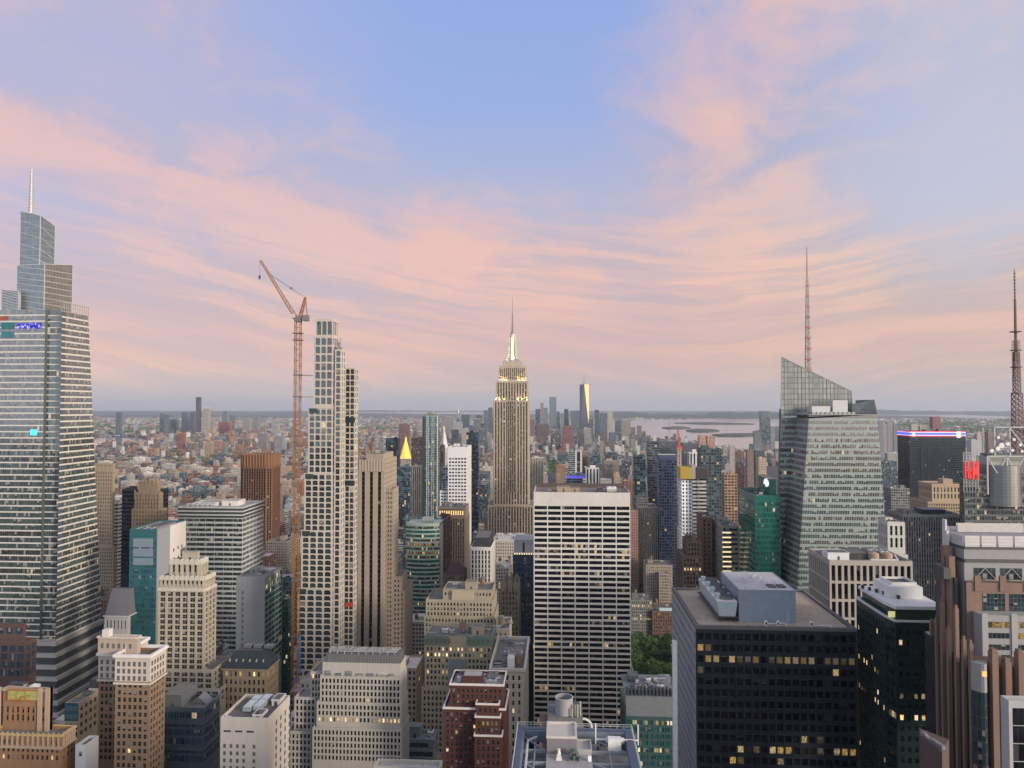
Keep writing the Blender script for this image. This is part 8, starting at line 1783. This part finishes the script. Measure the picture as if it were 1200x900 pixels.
WAT = [[gpt(*p) for p in ((715,492.5),(905,489.6),(960,490.5),(960,531),(915,533.5),(860,528),(815,519),(770,515),(735,513),(716,507))], [gpt(*p) for p in ((1020,524),(1075,524),(1085,540),(1020,548))], [gpt(*p) for p in ((60,511),(160,512.5),(175,516),(160,521.5),(60,524))]]
def inside(x, y, P):
    r = False; j = len(P)-1
    for i in range(len(P)):
        if (P[i][1] > y) != (P[j][1] > y) and x < (P[j][0]-P[i][0])*(y-P[i][1])/(P[j][1]-P[i][1])+P[i][0]: r = not r
        j = i
    return r
HF = [h for h in HEROES if h[3] > 3000]
while Yy < 15500:
    g = 12+Yy*.0043; xl, xr = xat(-40, Yy, 520), xat(1240, Yy, 520); x = xl
    while x < xr:
        w_ = g*q.uniform(.5, 1.15); d = g*q.uniform(.4, .8); xx = x; x += w_+g*q.uniform(.05, .8)
        px = proj(xx+w_/2, Yy, 10)[0]
        if px > 700 and Yy > 3600 and (Yy < 6000 or px > 720) and px < 1040 and Yy > 3300+(915-px)*6 and not (Yy > 13200): 
            pass
        if any(inside(xx+w_*f, Yy+d*e, P) for P in WAT for f in (0, 1) for e in (0, 1)): continue
        if px > 720 and px < 1030 and Yy > 9000 and Yy < 14500 and q.random() < .5: continue
        if any(h[5][0]-3 < xx+w_ and h[5][1]+3 > xx and h[5][2]-3 < Yy+d and h[5][3]+3 > Yy for h in HF): continue
        n_ = q.random()
        if Yy > 7000 and n_ < .35: continue
        hh = q.triangular(8, 26, 13) if n_ < .90 else q.uniform(28, 62)
        if Yy > 6500: hh = q.triangular(7, 22, 10) if n_ < .97 else q.uniform(25, 55)
        if 520 < px < 760 and Yy < 5000: hh *= 1.4
        if px > 1020 and n_ > .9: hh *= .6
        c = q.choice(TONE); v = q.uniform(.75, 1.25); big = hh > 27
        if big and px < 500 and q.random() < .6: c = q.choice([(.26,.13,.09), (.40,.32,.22), (.32,.17,.12)])
        MS.block(xx, xx+w_*(.7 if big else 1), Yy, Yy+d*(.7 if big else 1), 0, hh, tuple(a*v for a in c), q.choice(RC), 3.2+Yy*.0007, 3.5+Yy*.0007)
    Yy += g*q.uniform(.85, 1.25)
MS.build('distant_city', 'mass of low far city blocks fading into the haze, with unseen blocks behind the viewpoint')

# ------------------------------------------------------------------ trees of the park and of the far squares
LEAF = []
for c in ((.065,.125,.034), (.090,.160,.045), (.045,.095,.03)):
    m_, nt = newmat('foliage'); r_ = nod(nt, 'NewGeometry').outputs['Random Per Island']; finish(nt, Base_Color=scalec(nt, c, mth(nt, 'MULTIPLY', mth(nt, 'ADD', .35, mth(nt, 'MULTIPLY', r_, 1.2)), mth(nt, 'ADD', .65, mth(nt, 'MULTIPLY', nod(nt, 'ObjectInfo').outputs['Random'], .7)))), Roughness=.6, Specular_IOR_Level=.3); LEAF.append(m_)
BARK = stone((.09,.07,.055), .3)
def crown_mesh(seed, R_=6.5, Hh=9.0, n=46, leaves=46, ls=.42):
    q = random.Random(seed); m = MB()
    for _ in range(n):
        th, ph, rr = q.uniform(0, 2*pi), math.acos(q.uniform(-.55, 1)), q.uniform(.45, 1)**.6; c = Vector((R_*rr*sin(ph)*cos(th), R_*rr*sin(ph)*sin(th), 8.5+Hh*.55*rr*cos(ph))); cr = q.uniform(1.0, 2.1)
        for _ in range(leaves):
            d = Vector((q.gauss(0,1), q.gauss(0,1), q.gauss(0,.8))).normalized()*cr*q.uniform(.5, 1); p = c+d; u = Vector((q.gauss(0,1), q.gauss(0,1), q.gauss(0,.5))).normalized(); v = u.cross(d.normalized()+Vector((0,0,.6)))
            if v.length < .1: continue
            v.normalize(); s = ls*q.uniform(.7, 1.5); m.face([tuple(p-u*s), tuple(p+v*s*.6), tuple(p+u*s), tuple(p-v*s*.6)])
    return m
def trunk_mesh(seed):
    q = random.Random(seed); m = MB(); m.cyl(0, 0, 0, 4.5, .42, .30, 8); m.cyl(0, 0, 4.5, 8.5, .30, .16, 8)
    for k in range(6):
        a = k*1.05+q.random(); m.bar((0, 0, 3.8+k*.6), (cos(a)*3.4, sin(a)*3.4, 8.0+k*.7), .2)
    return m
TR = []
for s in range(4):
    c_ = crown_mesh(50+s); t_ = trunk_mesh(90+s); oc = c_.build('crown', LEAF[s % 3]); ot = t_.build('trunk', BARK); TR.append((oc.data, ot.data)); bpy.data.objects.remove(oc); bpy.data.objects.remove(ot)
q = random.Random(12); spots = []
def tree(x, y, s, kind, label, group):
    r_ = bpy.data.objects.new('park_tree', None); col.objects.link(r_); r_.location = (x, y, 0); r_.rotation_euler.z = q.uniform(0, 6.28); r_.scale = (s, s, s*q.uniform(.9, 1.1)); tag(r_, label, 'tree', group)
    for nme, me in zip(('crown', 'trunk'), TR[kind]): o = bpy.data.objects.new(nme, me); col.objects.link(o); o.parent = r_
for yy in range(662, 838, 11):
    xa_, xb_ = xat(737, yy, 780), xat(794, yy, 780); x = xa_+q.uniform(0, 5)
    while x < xb_:
        px = proj(x, yy, 15)[0]
        if not (742 < px < 760 and 700 < yy < 728): tree(x+q.uniform(-2, 2), yy+q.uniform(-3, 3), q.uniform(.7, 1.3), q.randrange(4), 'leafy green plane tree in the park canopy right of the white grid slab', 'park trees right of the white slab')
        x += q.uniform(8.5, 12)
m_ = MB(); m_.face([(xat(735, 660, 800), 655, .1), (xat(800, 660, 800), 655, .1), (xat(800, 840, 800), 842, .1), (xat(735, 840, 800), 842, .1)]); tag(m_.build('park_lawn', paint((.035,.07,.022), .95)), kind='structure')
# leafy squares and tree rows among the far streets: uncountable from here
gm = MB(); q = random.Random(44)
patches = [(215, 533, 80, 4), (270, 537, 60, 3), (240, 541, 90, 3), (640, 553, 14, 5), (700, 536, 20, 4), (740, 575, 8, 4), (740, 535, 14, 3), (310, 520, 30, 3), (150, 507, 40, 3), (190, 503, 40, 3), (120, 500, 30, 4), (1160, 505, 50, 4), (1110, 498, 60, 4), (1060, 500, 30, 3), (1180, 495, 30, 3), (650, 548, 12, 4), (440, 503, 30, 3), (622, 556, 14, 4), (760, 547, 16, 4)]
for (px, py, wd, hg) in patches:
    for _ in range(int(wd*3.2)):
        x, y = gpt(px+q.gauss(0, wd*.35), max(488, py+q.gauss(0, hg*.4))); s = (3.5+y*.0011)*q.uniform(.7, 1.4); z = s*.9+3
        for _k in range(9):
            d = Vector((q.gauss(0,1), q.gauss(0,1), q.gauss(0,.7))).normalized()*s*.7; u = Vector((q.gauss(0,1), q.gauss(0,1), q.gauss(0,1))).normalized(); v = u.cross(d).normalized() if u.cross(d).length > .1 else Vector((1,0,0)); p = Vector((x, y, z+4))+d; a = s*.45
            gm.face([tuple(p-u*a), tuple(p+v*a), tuple(p+u*a), tuple(p-v*a)])
tag(gm.build('distant_treetops', LEAF[0]), 'green treetops of far squares and streets', 'treetops', kind='stuff')

# ------------------------------------------------------------------ the open steel roof right below
NB = bpy.data.objects.new('steel_roof_building', None); col.objects.link(NB); Yb0, Yb1 = 112.0, 171.0
SB = paint((.13,.17,.21), .5); SBD = paint((.045,.055,.07), .6); SBL = paint((.42,.45,.47), .5); CCR = stone((.36,.35,.345), .22); PUR = stone((.20,.19,.21), .12)
zt = at(670, 852.5, Yb1)[1]; xa, xb = xat(606.5, Yb1, 852), xat(740.5, Yb1, 852); NB.location = ((xa+xb)/2, 140, 0); tag(NB, 'near building top with open blue steel roof frame round a concrete machine house', 'building')
def np_(name, mb, mt): return mb.build(name, mt, NB)
m = MB(); m.box(xa+.5, xb-.5, Yb0, Yb1-.5, 0, zt-5.2); np_('wall', m, stone((.22,.22,.23))); m = MB(); m.face([(xa+.6,Yb0+.1,zt-5.15),(xb-.6,Yb0+.1,zt-5.15),(xb-.6,Yb1-.6,zt-5.15),(xa+.6,Yb1-.6,zt-5.15)]); np_('lower_roof', m, roofing((.15,.16,.18)))
m = MB(); wv = 1.1
m.box(xa, xb, Yb1-2.2, Yb1, zt-2.6, zt); m.box(xa, xa+1.7, Yb0, Yb1-2.22, zt-2.4, zt-.02); m.box(xb-1.7, xb, Yb0, Yb1-2.22, zt-2.4, zt-.02); m.each('gutter_beam', SB, NB)
m = MB(); m.box(xa+.35, xa+1.35, Yb0, Yb1-.5, zt+.0, zt+.12); m.box(xb-1.35, xb-.35, Yb0, Yb1-.5, zt+.0, zt+.12); m.box(xa+1.4, xb-1.4, Yb1-1.7, Yb1-.6, zt+.02, zt+.12); m.each('gutter_lining', paint((.05,.075,.11), .35), NB)
m = MB()
for xx in (xa+.08, xb-.08):
    for dz in (.55, 1.05): m.bar((xx, Yb0, zt+dz), (xx, Yb1, zt+dz), .09)
    y = Yb0
    while y < Yb1: m.bar((xx, y, zt), (xx, y, zt+1.1), .09); y += 1.3
for dz in (.5, 1.0): m.bar((xa, Yb1-.1, zt+dz), (xb, Yb1-.1, zt+dz), .07)
x = xa
while x < xb: m.bar((x, Yb1-.1, zt), (x, Yb1-.1, zt+1.0), .07); x += 1.5
np_('railing', m, SBL)
pxa, pxb = xat(641, 163, 870), xat(675.5, 163, 870); pd = xat(693.5, 160, 885)
m = MB()
for y in (152, 157.5, 163):
    for a_, c_ in ((xa+1.7, pxa-.1), (pd+.1, xb-1.7)): m.box(a_, c_, y-.25, y+.25, zt-2.2, zt-1.5)
for a_, c_ in ((xa+1.7, pxa-.1), (pd+.1, xb-1.7)):
    m.bar((a_, 168, zt-1.2), (c_, 163, zt-1.8), .35); m.bar((a_, 157.5, zt-1.6), (c_, 152, zt-1.8), .32); m.bar(((a_+c_)/2, 152, zt-1.7), ((a_+c_)/2, 168.5, zt-1.7), .3)
    for k in range(7): m.bar((a_+.4+(c_-a_-.8)*k/6, 160, zt-5), (a_+.4+(c_-a_-.8)*k/6, 160, zt-2), .18)
    m.bar((a_, 160, zt-3), (c_, 160, zt-3), .2)
m.each('brace', paint((.20,.22,.25), .6), NB)
m = MB(); m.bar((xa+2.6, Yb0, zt-1.2), (xa+2.6, 166, zt-1.0), .4); m.bar((xa+2.6, 166, zt-1.0), (xa+4.5, 168, zt-1.0), .4); np_('pipe', m, paint((.5,.52,.54), .4))
zm = at(658, 865.5, 161)[1]; m = MB(); m.box(pxa, pxb, 161, 168.4, zt-5.15, zm); np_('machine_house', m, PUR); m = MB(); m.ring(pxa, pxb, 161, 168.4, .12, zm, zm+.5, 0, .35); m.face([(pxa+.3,161.3,zm+.05),(pxb-.3,161.3,zm+.05),(pxb-.3,168.1,zm+.05),(pxa+.3,168.1,zm+.05)]); np_('machine_house_coping', m, stone((.52,.49,.45), .1))
zd = at(668, 884.5, 160.8)[1]; m = MB(); m.box(pxa-.1, pd, Yb0, 160.9, zt-5.15, zd); np_('concrete_deck', m, stone((.36,.36,.37), .35, fine=1.4)); m = MB(); m.box(pxb+.1, pd, 161, 166, zt-5.15, zd+.6); m.ring(pxb+.1, pd, 161, 166, .1, zd+.6, zd+1.1, 0, .2); np_('side_house', m, stone((.40,.40,.40), .15))
m = MB(); xx = xat(655, 158.5, 885); m.box(xx-.6, xx+.6, 158, 159, zd, zd+.5); m.prism([(xx-.4,158.1),(xx+.4,158.1),(xx+.4,158.9),(xx-.4,158.9)], zd+.5, zd+1.2); m.cyl(xx, 158.5, zd+1.2, zd+2.0, .4, .22, 10); m.cyl(xx, 158.5, zd+2.0, zd+2.2, .34, .34, 10); np_('roof_vent', m, paint((.62,.60,.55), .5))
m = MB(); xx = xat(672.5, 158.5, 885); n_ = 10
for k in range(n_):
    a0_, a1_ = pi*k/n_, pi*(k+1)/n_; m.face([(xx-1.05*cos(a0_), 157.8, zd+1.0+.9*sin(a0_)), (xx-1.05*cos(a1_), 157.8, zd+1.0+.9*sin(a1_)), (xx-1.05*cos(a1_), 159.6, zd+1.0+.9*sin(a1_)), (xx-1.05*cos(a0_), 159.6, zd+1.0+.9*sin(a0_))])
for s in (-1, 1): m.box(xx+s*1.05-.08, xx+s*1.05+.08, 157.8, 159.6, zd, zd+1.0)
m.cyl(xx, 158.6, zd, zd+1.1, .5, .5, 12); np_('fan_hood', m, paint((.10,.15,.15), .4, .4)); m = MB(); xx = xat(691, 158.5, 885); m.box(xx-.35, xx+.35, 158, 158.6, zd, zd+1.0); np_('control_box', m, paint((.75,.78,.8), .4))
m = MB(); xx = xat(720.5, 166, 862); m.box(xx-2.0, xx+2.0, 165.2, 165.6, zt-.6, zt+.4); m.bar((xx-4.2, 165.4, zt), (xx+5, 165.4, zt), .3); m.bar((xx-4.2, 165.4, zt-1), (xx-4.2, 165.4, zt+3.4), .25); m.bar((xx+5, 165.4, zt-1), (xx+5, 165.4, zt+3.4), .25); m.box(xx-1.6, xx+1.2, 163.6, 165.1, zt-1.6, zt+.9); m.box(xx-.6, xx+.6, 163.2, 163.5, zt-2.6, zt-1.6)
np_('window_cleaning_rig', m, paint((.60,.61,.60), .5))
# the open tank behind it
tb = bpy.data.objects.new('tank_house', None); col.objects.link(tb); Yt = 196.0; tx, tz = at(661, 814, Yt); tb.location = (tx, Yt, 0); tag(tb, 'grey cylindrical open roof tank on a stained concrete house before the white grid slab', 'roof tank')
zh = at(655, 841, Yt-3)[1]; m = MB(); m.box(xat(642, Yt-3, 840), xat(683, Yt-3, 840), Yt-3, Yt+6, 0, zh); m.build('tank_base', stone((.15,.155,.16), .3, fine=1.2), tb); rr = 20.5/2/FPX*Yt; m = MB(); n_ = 28; zt2 = at(661, 820.5, Yt-rr)[1]; zb2 = zh-.2
for k in range(n_):
    a, c_ = 2*pi*k/n_, 2*pi*(k+1)/n_; P = lambda r, an, z: (tx+r*cos(an), Yt+r*sin(an), z)
    m.face([P(rr,a,zb2),P(rr,c_,zb2),P(rr,c_,zt2),P(rr,a,zt2)], 0); m.face([P(rr,a,zt2),P(rr,c_,zt2),P(rr*.93,c_,zt2),P(rr*.93,a,zt2)], 1); m.face([P(rr*.93,c_,zt2-1.4),P(rr*.93,a,zt2-1.4),P(rr*.93,a,zt2),P(rr*.93,c_,zt2)], 2)
m.face([(tx+rr*.93*cos(2*pi*k/n_), Yt+rr*.93*sin(2*pi*k/n_), zt2-1.4) for k in range(n_)], 3)
m.build('tank_shell', [stone((.30,.30,.32), .2, fine=1.0), paint((.55,.56,.57), .5), paint((.16,.18,.19), .5), stone((.42,.29,.20), .2)], tb)
m = MB(); m.box(xat(632, Yt, 845), xat(641, Yt, 845), Yt-2, Yt+3, 0, at(636, 846, Yt-2)[1]); m.build('brick_stack', stone((.17,.115,.09)), tb); m = MB(); xx = xat(676, Yt-3.5, 838)
for k in range(4): m.cyl(xx-1.2+k*.7, Yt-2.4+(k % 2)*.8, zh, zh+2.2+k*.5, .22, .22, 8)
m.build('vent_pipe', paint((.30,.33,.26), .5), tb); m = MB(); arc = [(xat(683, Yt, 842)+2.4*sin(t*.26), Yt, at(683, 842, Yt)[1]-2.4*(1-cos(t*.26))) for t in range(7)]
for p, q_ in zip(arc, arc[1:]): m.bar(p, q_, .45)
m.build('bent_duct', paint((.62,.62,.62), .5), tb)

# ------------------------------------------------------------------ the air
hz = bpy.data.materials.new('haze_air'); hz.use_nodes = True; nt = hz.node_tree; nt.nodes.clear()
pv = nod(nt, 'VolumePrincipled', {'Color': (.68,.77,.90,1), 'Density': HAZE, 'Anisotropy': .15}); o_ = nod(nt, 'OutputMaterial'); nt.links.new(pv.outputs[0], o_.inputs['Volume'])
m = MB(); m.box(-59000, 59000, -2900, 41500, -1.0, 480, 0, True); tag(m.build('haze', hz), kind='stuff')
